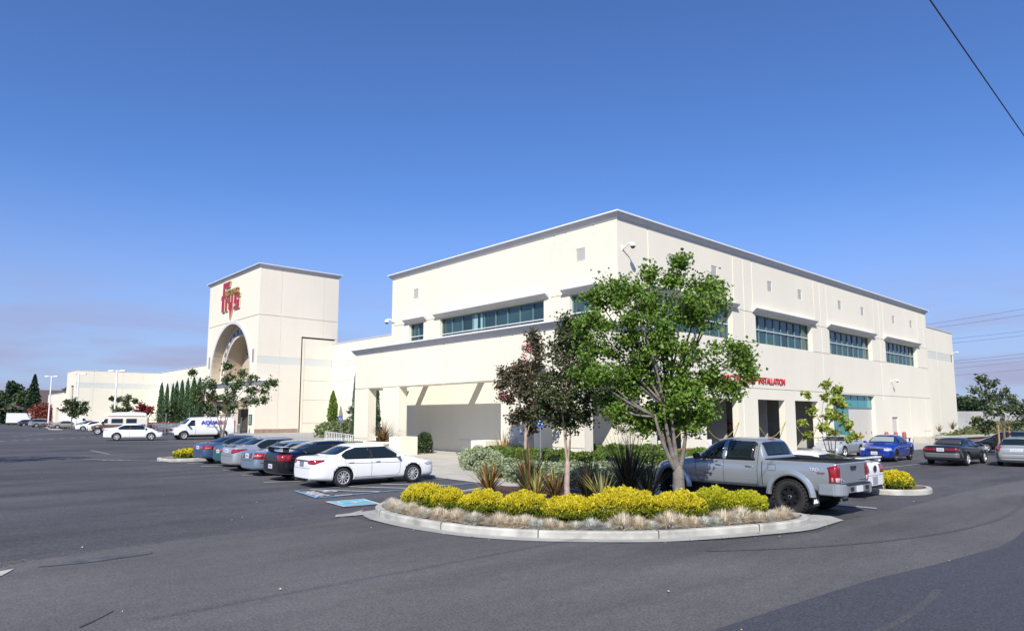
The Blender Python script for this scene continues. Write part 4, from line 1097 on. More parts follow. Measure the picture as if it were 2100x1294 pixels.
# ------------------------------------------------------------------ vehicles
def paint(name, c, metal=.0, rough=.3, coat=1.0): return mat('paint_' + name, c, rough, metal, coat=coat)
M_TYRE = mat('tyre_rubber', (.018, .018, .019), .85, bump=(60, .4))
M_RIM = mat('alloy_rim', (.70, .71, .73), .32, .6)
M_RIMD = mat('black_rim', (.02, .02, .022), .3, .3)
M_AGLASS = mat('car_glass', (.010, .016, .017), .04, spec=.8)
M_CHROME = mat('chrome', (.75, .76, .78), .12, 1)
M_TRIMB = mat('black_trim', (.015, .015, .016), .45)
M_LRED = mat('lamp_red', (.26, .006, .010), .08, coat=1)
M_LDRED = mat('lamp_dark_red', (.09, .008, .012), .1, coat=1)
M_LCLR = mat('lamp_clear', (.62, .64, .66), .06, .4, coat=1)
M_LAMB = mat('lamp_amber', (.65, .17, .02), .1, coat=1)
M_UNDER = mat('underbody', (.012, .012, .012), .9)
M_SHADE = mat('sun_shade_silver', (.42, .50, .48), .35, .5)
M_PLATE = mat('plate_white', (.62, .63, .66), .5)
M_PLATEB = mat('plate_print', (.25, .27, .36), .5)

def make_wheel(parent, x, y, r, wid, style, side, rimr=.66, m_rim=None):
    """wheel centred at (x, y, r); side=-1 right, +1 left; outer face towards side"""
    mb = MB(); w = wid / 2
    prof = [(r * rimr, -w * .92), (r * .86, -w), (r * .955, -w * .92), (r * .995, -w * .62), (r, 0), (r * .995, w * .62), (r * .955, w * .92), (r * .86, w), (r * rimr, w * .92), (r * rimr * .97, w * .5), (r * rimr * .97, -w * .5), (r * rimr, -w * .92)]
    mb.lathe(prof, 32, axis='y')
    if style == 'offroad':
        for k in range(30):
            a = 2 * math.pi * k / 30; T = Matrix.Rotation(a, 4, 'Y')
            for yy, ph in ((-w * .8, 0), (-.03, .08), (w * .8, 0)):
                T2 = Matrix.Rotation(a + ph, 4, 'Y')
                mb.box(-.028, .028, yy - .045, yy + .045, r * .985, r + .012, 0, T2)
    wh = mb.build('wheel', M_TYRE, parent, style != 'offroad', (x, y, r))
    if style == 'offroad':
        for p in wh.data.polygons: p.use_smooth = len(p.vertices) == 4 and p.area > .004
    mb = MB(); R0 = r * rimr; s = side
    dish = [(R0, s * w * .9), (R0 * .96, s * w * .86), (R0 * .93, s * w * .55), (R0 * .90, s * w * .1), (0, s * w * .1)]
    mb.lathe(dish, 28, 1 if style != 'steel' else 0, axis='y')
    mb.lathe([(R0 * 1.02, s * w * .93), (R0 * 1.02, s * w * .97), (R0 * .94, s * w * .97), (R0 * .90, s * w * .8)], 28, 0, axis='y')
    ns = {'ten': 10, 'five': 5, 'seven': 7, 'offroad': 8, 'steel': 0, 'cover': 9}[style]
    for k in range(ns):
        a = 2 * math.pi * (k + .25) / ns
        hw = {'ten': .017, 'five': .045, 'seven': .04, 'offroad': .045, 'cover': .03}[style] * r / .33
        wo = hw * (1.3 if style in ('five', 'ten') else .9)
        T = Matrix.Rotation(a, 4, 'Y')
        y1 = s * w * .80; y0 = s * w * .45
        P = [(-hw, y0, 0), (hw, y0, 0), (wo, y0, R0 * .93), (-wo, y0, R0 * .93), (-hw * .7, y1 * .96, 0), (hw * .7, y1 * .96, 0), (wo * .7, y1, R0 * .93), (-wo * .7, y1, R0 * .93)]
        i = len(mb.v); mb.v += [tuple(T @ Vector(p)) for p in P]
        for f in ((0, 1, 2, 3), (4, 5, 6, 7), (0, 1, 5, 4), (1, 2, 6, 5), (2, 3, 7, 6), (3, 0, 4, 7)): mb.f.append(tuple(i + q for q in f)); mb.m.append(0)
    mb.lathe([(R0 * .24, s * w * .5), (R0 * .22, s * w * .86), (R0 * .12, s * w * .92), (0, s * w * .92)], 14, 0 if style != 'offroad' else 2, axis='y')
    if style == 'steel':
        for k in range(10):
            T = Matrix.Rotation(2 * math.pi * k / 10, 4, 'Y'); mb.box(-.02, .02, s * w * .09, s * w * .16, R0 * .55, R0 * .7, 1, T)
    rm = mb.build('rim', [m_rim or M_RIM, M_UNDER, M_CHROME]); rm.parent = wh
    return wh

def template(p):
    """stations front to rear of a three-box or fastback body"""
    L_, w, H = p['L'] / 2, p['W'] / 2, p['H']
    zb, hn, hc, hb, hd = p.get('zb', .2), p['hn'], p['hc'], p['hb'], p['hd']
    xc, x0, x1, xb = p['xc'], p['x0'], p['x1'], p['xb']
    rw_ = p.get('rw', .60); S_ = []
    S_ += [(L_, .72 * w, zb + .08, hn - .14, .60 * w, hn - .07, hn - .05),
           (L_ - .04, .84 * w, zb + .02, hn - .08, .68 * w, hn - .02, hn + .0),
           (L_ - .20, .94 * w, zb, hn - .04, .76 * w, hn + .01, hn + .03),
           (L_ - .50, .985 * w, zb, hn + .0, .80 * w, hn + .05, hn + .08),
           ((L_ - .5 + xc) / 2, w, zb, hn + (hc - hn) * .62, .80 * w, hn + (hc - hn) * .68 + .03, hn + (hc - hn) * .68 + .07),
           (xc + .10, w, zb, min(hb, hc) - .02, .80 * w, hc - .01, hc + .02),
           (xc - .03, w, zb, hb - .01, .79 * w, hc + .02, hc + .05)]
    for t in (.33, .66): S_.append((xc + (x0 - xc) * t, w, zb, hb, w * (.79 + (rw_ + .03 - .79) * t), hc + (H - .07 - hc) * (t + .03), hc + .03 + (H - .03 - hc) * (t + .06)))
    S_ += [(x0, w, zb, hb, rw_ * w + .02, H - .075, H - .025), (x0 - .25, w, zb, hb, rw_ * w, H - .05, H - .005), ((x0 + x1) / 2, w, zb, hb, rw_ * w, H - .045, H),
           (x1 + .2, w, zb, hb + .01, rw_ * w, H - .06, H - .01), (x1, w, zb, hb + .01, rw_ * w, H - .08, H - .035)]
    for t in (.35, .7): S_.append((x1 + (xb - x1) * t, w, zb, hb + (hd - hb) * t * .4, w * (rw_ + (.70 - rw_) * t), H - .09 + (hd - H + .07) * t, H - .035 + (hd - H + .05) * t))
    S_ += [(xb, .995 * w, zb + .01, hb + (hd - hb) * .6 - .02, .74 * w, hd + .005, hd + .035)]
    e = -L_
    if xb - e > .45:
        S_ += [((xb + e) / 2 + .1, .985 * w, zb + .03, hd - .06, .76 * w, hd + .0, hd + .03)]
    S_ += [(e + .30, .955 * w, zb + .04, hd - .06, .74 * w, hd - .005, hd + .02), (e + .10, .89 * w, zb + .06, hd - .10, .72 * w, hd - .02, hd + .0),
           (e + .02, .80 * w, zb + .09, hd - .26, .70 * w, hd - .12, hd - .10), (e, .74 * w, zb + .14, hd - .40, .64 * w, hd - .30, hd - .28)]
    return S_

def body_mesh(st, mats, level=2, arches=(), arch_r=.37, w=.9, bed=None, sq=0):
    mb = MB(); rows = []
    for (x, hw, zb, zs, yr, zr, zc) in st:
        c = [(0, zb), (.72 * hw, zb), (.93 * hw, zb + .03), (.985 * hw, zb + .13), (hw, zb + (zs - zb) * .52), (.99 * hw, zs - .09), (.95 * hw, zs)]
        m_ = ((.95 * hw + yr) / 2 + .012, (zs + zr) / 2)
        c += [m_, (yr, zr), (yr * .62, zr + (zc - zr) * (.78)), (0, zc)]
        full = [(y, z) for y, z in c] + [(-y, z) for y, z in reversed(c[1:-1])]
        rows.append([(x, y, z) for y, z in full])
    n = len(rows[0])
    for r_ in rows: mb.v += r_
    for i in range(len(rows) - 1):
        for k in range(n): mb.f.append((i * n + k, i * n + (k + 1) % n, (i + 1) * n + (k + 1) % n, (i + 1) * n + k)); mb.m.append(0)
    for base, rev in ((0, True), ((len(rows) - 1) * n, False)):     # end caps as quad strips
        h = n // 2
        for k in range(h):
            a, b = base + k, base + k + 1; c_, d_ = base + (n - k - 1) % n, base + (n - k) % n
            if k == 0: f = (a, b, c_)
            elif k == h - 1: f = (a, b, d_)
            else: f = (a, b, c_, d_)
            mb.f.append(f if rev else tuple(reversed(f))); mb.m.append(0)
    o = mb.build('body', mats, None, True)
    bm = bmesh.new(); bm.from_mesh(o.data); bmesh.ops.recalc_face_normals(bm, faces=bm.faces)
    bm.to_mesh(o.data); bm.free()
    s = o.modifiers.new('s', 'SUBSURF'); s.levels = level; s.render_levels = level
    cuts = []
    def cutter(build):
        q = MB(); build(q); c_ = q.build('cut', mats); 
        bm = bmesh.new(); bm.from_mesh(c_.data); bmesh.ops.remove_doubles(bm, verts=bm.verts, dist=1e-5); bmesh.ops.recalc_face_normals(bm, faces=bm.faces); bm.to_mesh(c_.data); bm.free()
        m_ = o.modifiers.new('b', 'BOOLEAN'); m_.object = c_; m_.operation = 'DIFFERENCE'; m_.solver = 'EXACT'
        cuts.append(c_)
    for ax in arches:
        for s_ in (-1, 1):
            def f(q, ax=ax, s_=s_):
                y0, y1 = sorted((s_ * (w - .34), s_ * (w + .25))); r = arch_r; zc = ax[1]
                q.lathe([(0, y0), (r, y0), (r, y1), (0, y1)], 36, 1, axis='y', c=(ax[0], 0, zc))
            cutter(f)
    if bed:
        cutter(lambda q: q.box(*bed, 1))
    dg = bpy.context.evaluated_depsgraph_get()
    me = D.meshes.new_from_object(o.evaluated_get(dg)); me.name = 'body'
    for c_ in cuts: me_ = c_.data; D.objects.remove(c_); D.meshes.remove(me_)
    o.modifiers.clear(); o.data = me
    wn = o.modifiers.new('wn', 'WEIGHTED_NORMAL'); wn.weight = 90
    # keep wheel-well walls flat shaded and dark
    for p in me.polygons: p.use_smooth = p.material_index == 0
    return o

class Car:
    def __init__(s, name, label, cat, group, p, pm, st=None, **kw):
        s.root = thing(name, label, cat, (0, 0, 0), 0, group); s.p = p; s.pm = pm
        st = st or template(p)
        r = p['r']; s.ax = (p['af'], p['ar'])
        s.body = body_mesh(st, [pm, M_UNDER], p.get('lvl', 2), [(a, r) for a in s.ax], p.get('arch', r + .055), p['W'] / 2, kw.get('bed'))
        s.body.parent = s.root
        bm = bmesh.new(); bm.from_mesh(s.body.data); s.bvh = BVHTree.FromBMesh(bm); bm.free()
        for a in s.ax:
            for sd in (-1, 1):
                make_wheel(s.root, a, sd * (p['W'] / 2 - p.get('wi', .115)), r, p.get('tw', .205), p.get('wheel', 'five'), sd, p.get('rimr', .66), p.get('m_rim'))
        q = MB(); q.tube([(s.ax[0], -.6, r), (s.ax[0], .6, r)], .06, 6); q.tube([(s.ax[1], -.6, r), (s.ax[1], .6, r)], .06, 6)
        q.box(s.ax[1] - .3, s.ax[0] + .2, -.62, .62, r * .62, p.get('zb', .2) + .12); q.build('underbody', M_UNDER, s.root)
    def ray(s, P, d, off):
        loc, nor, i, dist = s.bvh.ray_cast(P, d)
        if loc is None or dist > 12:
            loc, nor, i, dist = s.bvh.find_nearest(P + d * 10)
        if nor.dot(d) > 0: nor = -nor
        return loc + nor * off
    def decal(s, name, lower, upper, az, m, off=.006, n=14, k=5, mirror=False, c=None, parent=None, rel=True):
        a = R(az); out = Vector((math.cos(a), math.sin(a), 0)); d = -out; perp = Vector((-math.sin(a), math.cos(a), 0))
        base = Vector((c[0], c[1], 0)).dot(perp) if c else 0
        def itp(pl, u):
            for p0, p1 in zip(pl, pl[1:]):
                if p0[0] <= u <= p1[0]:
                    return p0[1] + (p1[1] - p0[1]) * ((u - p0[0]) / max(1e-9, p1[0] - p0[0]))
            return pl[0][1] if u < pl[0][0] else pl[-1][1]
        lower = sorted(lower); upper = sorted(upper)
        u0, u1 = max(lower[0][0], upper[0][0]), min(lower[-1][0], upper[-1][0])
        us = sorted({u0 + (u1 - u0) * i / n for i in range(n + 1)} | {q[0] for q in lower + upper if u0 < q[0] < u1})
        G_ = []
        for u in us:
            zl, zu = itp(lower, u), itp(upper, u)
            G_.append([s.ray(perp * (u + base) + out * 10 + Vector((0, 0, zl + (zu - zl) * j / k)), d, off) for j in range(k + 1)])
        outs = []
        for sg_ in ((1, -1) if mirror else (1,)):
            mb = MB(); nn = len(G_[0])
            for col in G_: mb.v += [(p.x, p.y * sg_, p.z) for p in col]
            for i in range(len(G_) - 1):
                for j in range(k): mb.f.append((i * nn + j, (i + 1) * nn + j, (i + 1) * nn + j + 1, i * nn + j + 1)); mb.m.append(0)
            o = mb.build(name, m, parent or s.root, True)
            if parent: pass
            so = o.modifiers.new('t', 'SOLIDIFY'); so.thickness = .006; so.offset = 0
            outs.append(o)
        return outs[0] if not mirror else outs
    def line(s, name, pts, az, m, w=.012, off=.003, mirror=True, step=.06):
        a = R(az); out = Vector((math.cos(a), math.sin(a), 0)); d = -out; perp = Vector((-math.sin(a), math.cos(a), 0))
        P = []
        for p0, p1 in zip(pts, pts[1:]):
            n = max(1, int(math.hypot(p1[0] - p0[0], p1[1] - p0[1]) / step))
            P += [(p0[0] + (p1[0] - p0[0]) * i / n, p0[1] + (p1[1] - p0[1]) * i / n) for i in range(n)]
        P.append(pts[-1])
        mbs = []
        for sg_ in ((1, -1) if mirror else (1,)):
            mb = s.lines.setdefault(name, (MB(), m))[0]
            prev = None
            for i, p in enumerate(P):
                a_ = P[max(i - 1, 0)]; b_ = P[min(i + 1, len(P) - 1)]; t = Vector((b_[0] - a_[0], b_[1] - a_[1])).normalized(); nn = Vector((-t.y, t.x)) * w / 2
                q = [s.ray(perp * (p[0] + k_ * nn.x) + out * 10 + Vector((0, 0, p[1] + k_ * nn.y)), d, off) for k_ in (-1, 1)]
                q = [(v.x, v.y * sg_, v.z) for v in q]
                if prev: mb.quad(prev[0], q[0], q[1], prev[1])
                prev = q
    lines = None
    def flush(s):
        for nme, (mb, m) in s.lines.items(): mb.build(nme, m, s.root)
    def plate(s, az, z, w=.32, h=.16, y=0, m=None, tilt=0):
        a = R(az); out = Vector((math.cos(a), math.sin(a), 0)); perp = Vector((-math.sin(a), math.cos(a), 0))
        p = s.ray(perp * y + out * 10 + Vector((0, 0, z)), -out, .012)
        T = frame(p, out, perp, Vector((0, 0, 1))) @ Matrix.Rotation(tilt, 4, 'Y')
        mb = MB(); mb.box(-.01, .008, -w / 2, w / 2, -h / 2, h / 2, 0, T)
        o = mb.build('licence_plate', m or M_PLATE, s.root)
        mb = MB()
        for k in range(7): yy = -w * .4 + w * .8 * (k + .5) / 7; mb.box(.009, .011, yy - .014, yy + .014, -h * .22, h * .2, 0, T)
        q = mb.build('plate_characters', M_PLATEB); q.parent = o
        return o
    def mirrors(s, x, z, m=None, size=1.0, y=None):
        for sd in (-1, 1):
            yy = (y or s.p['W'] / 2 * .93) * sd
            mb = MB(); mb.blob((x, yy + sd * .13 * size, z + .02), (.06 * size, .105 * size, .07 * size), 12, 8); mb.tube([(x + .03, yy - sd * .05, z - .04), (x, yy + sd * .1 * size, z - .02)], .022, 6)
            mb.build('mirror', m or s.pm, s.root, True)
    def handles(s, xs, z, m=None):
        for x in xs:
            for sd in (-1, 1):
                p = s.ray(Vector((x, sd * 10, z)), Vector((0, -sd, 0)), .008)
                mb = MB(); mb.tube([(x - .10, p.y - sd * .005, z), (x - .06, p.y + sd * .022, z + .004), (x + .06, p.y + sd * .022, z + .004), (x + .10, p.y - sd * .005, z)], .013, 6); mb.build('door_handle', m or s.pm, s.root, True)
    def glasshouse(s, split=None, trim=None, three=False, rearq=None):
        p = s.p; H = p['H']; hb, hc, hd = p['hb'], p['hc'], p['hd']; xc, x0, x1, xb = p['xc'], p['x0'], p['x1'], p['xb']; w = p['W'] / 2
        xr = p.get('dlo_r', xb + .42); zr = p.get('dlo_rz', hb + .12)
        top = [(xr, zr + .02), (xr + .22, zr + (H - .17 - zr) * .60), (x1 + .12, H - .165), (x0 + .05, H - .155), (xc - .62, hc + (H - hc) * .52), (xc - .22, hb + .035)]
        bot = [(xr, zr - .02), (xr + .1, hb + .03), (xc - .22, hb + .015)]
        top = [(a, b) for a, b in top]; 
        s.decal('window_trim', [(a, b - .02) for a, b in bot], [(a, b + .022) for a, b in top], -90, M_TRIMB, .003, 26, 5, True)
        sp = split if split is not None else (x0 + x1) / 2 - .1
        for (a, b) in (((xr + .02, sp - .04), (sp + .04, xc - .27)) if not three else ((xr + .02, three - .04), (three + .04, sp - .04), (sp + .04, xc - .27))):
            def clip(pl):
                def itp(u):
                    for p0, p1 in zip(pl, pl[1:]):
                        if p0[0] <= u <= p1[0]: return p0[1] + (p1[1] - p0[1]) * ((u - p0[0]) / (p1[0] - p0[0]))
                    return pl[-1][1]
                return [(a, itp(a))] + [q for q in pl if a < q[0] < b] + [(b, itp(b))]
            s.decal('side_window', clip(bot), clip(top), -90, M_AGLASS, .009, 16, 5, True)
        rw_ = p.get('rw', .6) * w
        s.decal('windshield', [(-.70 * w, hc + .06), (0, hc + .075), (.70 * w, hc + .06)], [(-.70 * w, hc + .07), (-rw_ * .97, H - .12), (0, H - .09), (rw_ * .97, H - .12), (.70 * w, hc + .07)], 0, p.get('ws', M_AGLASS), .006, 18, 8)
        s.decal('rear_window', [(-.72 * w, hd + .06), (0, hd + .07), (.72 * w, hd + .06)], [(-.72 * w, hd + .08), (-rw_ * .98, H - .12), (0, H - .095), (rw_ * .98, H - .12), (.72 * w, hd + .08)], 180, M_AGLASS, .006, 18, 8)
    def doors4(s, xf, xm, xr, zt, zl=.32, four=True):
        s.line('door_seam', [(xf, zt), (xf - .02, zl + .12), (xf - .10, zl)], -90, M_TRIMB)
        s.line('door_seam', [(xm, zt), (xm, zl)], -90, M_TRIMB)
        if four: s.line('door_seam', [(xr, zt), (xr + .06, zl + .35), (xr + .25, zl)], -90, M_TRIMB)
        s.line('door_seam', [(xf - .1, zl), ((xr + .25) if four else xm, zl)], -90, M_TRIMB)
    def place(s, x, y, hd, dz=0):
        s.flush(); s.root.location = (x, y, gz(y) + dz); s.root.rotation_euler = (0, 0, R(hd)); return s.root

def tail_lamps(c, az, cx, cy, lo, up, m=None, **k): return c.decal('tail_lamp', lo, up, az, m or M_LRED, .008, 12, 5, True, (cx, cy), **k)
def head_lamps(c, az, cx, cy, lo, up, m=None, **k): return c.decal('headlight', lo, up, az, m or M_LCLR, .008, 12, 5, True, (cx, cy), **k)

def new(name, label, cat, group, p, pm, **kw):
    c = Car.__new__(Car); c.lines = {}; c.__init__(name, label, cat, group, p, pm, **kw); return c
GL = 'cars nosed up to the walkway, left row'
GR = 'cars in the right-hand lot'
GF = 'vehicles in the far left lot'

# --- white saloon (nearest of the left row)
P0 = dict(L=4.93, W=1.85, H=1.475, hn=.77, hc=.98, hb=.93, hd=1.04, xc=1.18, x0=.38, x1=-.90, xb=-1.78, af=1.47, ar=-1.33, r=.328, wheel='ten', zb=.19, rimr=.68, rw=.62)
WHITEP = paint('white', (.80, .80, .80), 0, .35)
c = new('parked_car', 'white four-door saloon with grey multi-spoke wheels, nearest car of the left row', 'car', GL, P0, WHITEP)
c.glasshouse(-.28); c.doors4(.92, -.25, -1.28, .93); c.mirrors(.78, 1.0); c.handles((-.02, -1.05), .84)
c.line('door_seam', [(-1.2, .80), (.9, .775)], -90, mat('crease_shade_grey', (.55, .55, .56), .4), .014)  # shade of the side crease drawn as a line, joined to the seams
tail_lamps(c, -155, -2.35, -.80, [(-.34, .83), (-.02, .79), (.20, .90)], [(-.34, .93), (0, .955), (.22, .95)])
c.decal('trunk_garnish', [(-.44, .885), (.44, .885)], [(-.44, .935), (.44, .935)], 180, M_LDRED, .007)
c.plate(180, .80, m=mat('plate_dark', (.16, .19, .20), .4)); c.line('bumper_seam', [(-.85, .70), (-.5, .66), (.5, .66), (.85, .70)], 180, M_TRIMB, .01, mirror=False)
c.decal('bumper_insert', [(-.62, .24), (.62, .24)], [(-.55, .32), (.55, .32)], 180, M_TRIMB, .004)
head_lamps(c, -28, 2.25, -.75, [(-.22, .63), (.2, .65), (.42, .72)], [(-.22, .72), (.1, .76), (.42, .745)]); 
c.decal('headlight', [(-.22, .66), (.22, .70)], [(-.22, .70), (.1, .77), (.22, .75)], -62, M_LCLR, .008, 8, 4, True, (2.2, -.86))
c.decal('turn_lamp', [(.22, .69), (.40, .725)], [(.22, .745), (.40, .745)], -28, M_LAMB, .012, 6, 3, True, (2.25, -.75))
c.decal('grille', [(-.45, .50), (.45, .50)], [(-.5, .64), (.5, .64)], 0, M_TRIMB, .005); c.decal('intake', [(-.5, .25), (.5, .25)], [(-.55, .36), (.55, .36)], 0, M_TRIMB, .005)
c.plate(0, .45)
mb = MB(); mb.tube([(-2.46, -.55, .25), (-2.30, -.55, .27)], .035, 8); mb.tube([(-2.46, .55, .25), (-2.30, .55, .27)], .035, 8); mb.build('exhaust_tip', M_CHROME, c.root)
c.place(12.98, 22.32, -2.5)

# --- black fastback-roof saloon with wing spoiler
P1 = dict(L=5.08, W=1.89, H=1.48, hn=.82, hc=1.03, hb=1.03, hd=1.09, xc=1.05, x0=.30, x1=-.90, xb=-1.92, af=1.55, ar=-1.50, r=.355, wheel='five', zb=.2, rimr=.68, rw=.60, dlo_r=-1.62)
c = new('parked_car', 'glossy black saloon with a rear wing spoiler, second car of the left row', 'car', GL, P1, paint('black', (.004, .004, .008), 0, .12))
c.glasshouse(-.3); c.doors4(.9, -.3, -1.3, 1.0); c.mirrors(.72, 1.08); c.handles((-.05, -1.05), .95)
tail_lamps(c, -160, -2.43, -.80, [(-.22, .76), (.22, .76)], [(-.22, .98), (.22, .98)])
c.decal('tail_lamp_inset', [(-.1, .82), (.12, .82)], [(-.1, .93), (.12, .93)], -160, M_LRED, .014, 6, 3, True, (-2.43, -.80))  # raised red centre panel of each tail lamp
c.decal('trunk_panel', [(-.56, .70), (.56, .70)], [(-.58, .98), (.58, .98)], 180, mat('matt_black_panel', (.03, .03, .035), .5), .006)
c.plate(180, .55, y=.0); mb = MB(); mb.box(-2.47, -2.44, -.06, .06, .84, .92); mb.build('badge', M_CHROME, c.root)
mb = MB()
mb.box(-2.42, -2.10, -.72, .72, 1.235, 1.265)
for s_ in (-1, 1): mb.box(-2.36, -2.14, s_ * .70 - .03, s_ * .70 + .03, 1.08, 1.24)
mb.build('spoiler', c.pm, c.root)
c.place(13.1, 25.15, -1)

# --- light blue older saloon
P2 = dict(L=4.68, W=1.76, H=1.39, hn=.66, hc=.90, hb=.88, hd=.98, xc=1.05, x0=.35, x1=-.80, xb=-1.58, af=1.42, ar=-1.30, r=.31, wheel='seven', zb=.19, rw=.62)
c = new('parked_car', 'pale metallic blue older saloon, third car of the left row', 'car', GL, P2, paint('pale_blue', (.26, .36, .45), .55, .35))
c.glasshouse(-.25); c.doors4(.9, -.25, -1.2, .88); c.mirrors(.75, .95); c.handles((-.05, -1.0), .78, M_TRIMB)
tail_lamps(c, -160, -2.23, -.72, [(-.24, .68), (.24, .68)], [(-.14, .93), (.20, .90)]); c.decal('reverse_lamp', [(-.18, .78), (.16, .78)], [(-.15, .835), (.16, .835)], -160, mat('lamp_pale', (.42, .20, .18), .2), .014, 6, 3, True, (-2.23, -.72))
c.decal('trunk_garnish', [(-.42, .72), (.42, .72)], [(-.42, .90), (.42, .90)], 180, M_LDRED, .004)
c.plate(180, .80, .34, .19); c.line('bumper_seam', [(-.8, .62), (.8, .62)], 180, M_TRIMB, .012, mirror=False)
c.decal('side_marker', [(-2.12, .52), (-1.95, .52)], [(-2.12, .555), (-1.95, .555)], -90, M_LRED, .006, 4, 2, True)
c.place(13.05, 27.95, 1)

# --- silver compact saloon
P3 = dict(L=4.53, W=1.70, H=1.48, hn=.72, hc=1.0, hb=.95, hd=1.07, xc=1.12, x0=.42, x1=-.80, xb=-1.62, af=1.36, ar=-1.24, r=.31, wheel='cover', zb=.2, rw=.62)
c = new('parked_car', 'silver compact saloon with a small lip spoiler, fourth car of the left row', 'car', GL, P3, paint('silver', (.52, .54, .58), .6, .32))
c.glasshouse(-.2); c.doors4(.9, -.2, -1.15, .93); c.mirrors(.78, 1.02); c.handles((-.02, -.95), .86)
tail_lamps(c, -150, -2.17, -.70, [(-.26, .80), (-.05, .77), (.34, .93)], [(-.22, .92), (0, .97), (.36, .96)])
c.plate(180, .88); c.line('bumper_seam', [(-.75, .66), (.75, .66)], 180, M_TRIMB, .01, mirror=False)
mb = MB(); mb.box(-2.24, -2.08, -.6, .6, 1.115, 1.145); mb.box(-2.16, -2.08, -.5, -.44, 1.06, 1.13); mb.box(-2.16, -2.08, .44, .5, 1.06, 1.13); mb.build('spoiler', c.pm, c.root)
c.place(13.1, 30.7, 2)

# --- teal saloon
P4 = dict(P3, L=4.45, H=1.38, hn=.66, hc=.92, hb=.88, hd=.99, wheel='five', r=.30)
c = new('parked_car', 'dark teal saloon, fifth car of the left row', 'car', GL, P4, paint('teal', (.012, .16, .17), .4, .3))
c.glasshouse(-.2); c.doors4(.9, -.2, -1.15, .88); c.mirrors(.78, .95)
tail_lamps(c, -160, -2.13, -.66, [(-.42, .72), (.28, .74)], [(-.42, .90), (.28, .90)]); c.plate(180, .72)
c.place(13.6, 33.35, 2)
# --- dark blue saloon
P5 = dict(P3, L=4.45, H=1.39, hn=.66, hc=.92, hb=.88, hd=.99, wheel='cover', r=.29)
c = new('parked_car', 'slate blue saloon at the far end of the left row', 'car', GL, P5, paint('slate_blue', (.075, .13, .24), .5, .32))
c.glasshouse(-.2); c.doors4(.9, -.2, -1.15, .88); c.mirrors(.78, .95)
tail_lamps(c, -160, -2.13, -.66, [(-.26, .72), (.28, .74)], [(-.26, .90), (.28, .88)]); c.plate(180, .80)
c.decal('turn_lamp', [(.06, .74), (.24, .76)], [(.06, .80), (.24, .80)], -160, M_LAMB, .014, 5, 3, True, (-2.13, -.66))
c.place(13.5, 36.0, 3)

# --- silver pickup
TP = dict(L=5.55, W=1.90, H=1.87, hn=1.12, hc=1.27, hb=1.25, hd=1.35, xc=1.28, x0=.52, x1=-.50, xb=-.80, af=1.95, ar=-1.62, r=.425, wheel='offroad', zb=.56, rimr=.56, tw=.30, wi=.12, m_rim=M_RIMD, arch=.52)
w = .93; F = 2.66
st = [(F + .02, .66 * w, .62, .86, .5 * w, .98, 1.0), (F - .05, .82 * w, .56, .93, .64 * w, 1.06, 1.08), (F - .22, .93 * w, .55, 1.03, .78 * w, 1.12, 1.14), (F - .5, w, .56, 1.07, .84 * w, 1.17, 1.20),
      (1.9, w, .56, 1.12, .84 * w, 1.22, 1.25), (1.38, w, .56, 1.19, .83 * w, 1.27, 1.29), (1.22, w, .56, 1.23, .82 * w, 1.31, 1.34), (.98, w, .56, 1.25, .78 * w, 1.48, 1.53), (.72, w, .56, 1.25, .73 * w, 1.69, 1.76),
      (.48, w, .56, 1.25, .69 * w, 1.79, 1.845), (.2, w, .56, 1.25, .68 * w, 1.82, 1.865), (-.4, w, .56, 1.25, .68 * w, 1.82, 1.865), (-.66, w, .56, 1.25, .68 * w, 1.80, 1.84), (-.76, w, .56, 1.26, .68 * w, 1.74, 1.78),
      (-.86, w, .56, 1.26, .76 * w, 1.45, 1.46), (-.92, w, .56, 1.27, .86 * w, 1.31, 1.31), (-1.1, w, .56, 1.28, .88 * w, 1.32, 1.32), (-1.6, w, .56, 1.28, .88 * w, 1.32, 1.32), (-2.3, w, .56, 1.28, .88 * w, 1.32, 1.32), (-2.68, .99 * w, .58, 1.28, .88 * w, 1.32, 1.32), (-2.76, .985 * w, .60, 1.27, .88 * w, 1.315, 1.315), (-2.78, .97 * w, .64, 1.22, .86 * w, 1.27, 1.27)]
SILV = paint('silver_truck', (.36, .395, .43), .5, .24)
c = new('pickup_truck', 'silver double-cab pickup with black off-road wheels and flared arches beside the big tree', 'pickup truck', None, TP, SILV, st=st, bed=(-2.68, -1.0, -.74, .74, .84, 1.6))
# windows
c.decal('window_trim', [(-.66, 1.27), (1.10, 1.26)], [(-.66, 1.70), (-.55, 1.76), (.40, 1.77), (.55, 1.73), (1.10, 1.28)], -90, M_TRIMB, .003, 24, 5, True)
c.decal('side_window', [(-.58, 1.30), (.20, 1.295)], [(-.58, 1.66), (-.48, 1.73), (.20, 1.74)], -90, M_AGLASS, .009, 10, 5, True)
c.decal('side_window', [(.32, 1.295), (1.04, 1.285)], [(.32, 1.74), (.50, 1.71), (1.04, 1.30)], -90, M_AGLASS, .009, 10, 5, True)
c.decal('door_pillar', [(.20, 1.27), (.32, 1.27)], [(.20, 1.76), (.32, 1.76)], -90, SILV, .012, 3, 5, True)
c.decal('windshield', [(-.66, 1.36), (.66, 1.36)], [(-.66, 1.38), (-.60, 1.74), (0, 1.78), (.60, 1.74), (.66, 1.38)], 0, M_AGLASS, .006, 14, 6)
c.decal('rear_window', [(-.64, 1.40), (.64, 1.40)], [(-.62, 1.71), (-.55, 1.74), (0, 1.76), (.55, 1.74), (.62, 1.71)], 180, M_AGLASS, .006, 14, 6)
for y in (-.22, .22): c.line('window_bar', [(y, 1.41), (y, 1.74)], 180, M_TRIMB, .025, .012, False)
c.decal('stop_lamp', [(-.14, 1.79), (.14, 1.79)], [(-.14, 1.825), (.14, 1.825)], 180, M_LRED, .01, 5, 2)
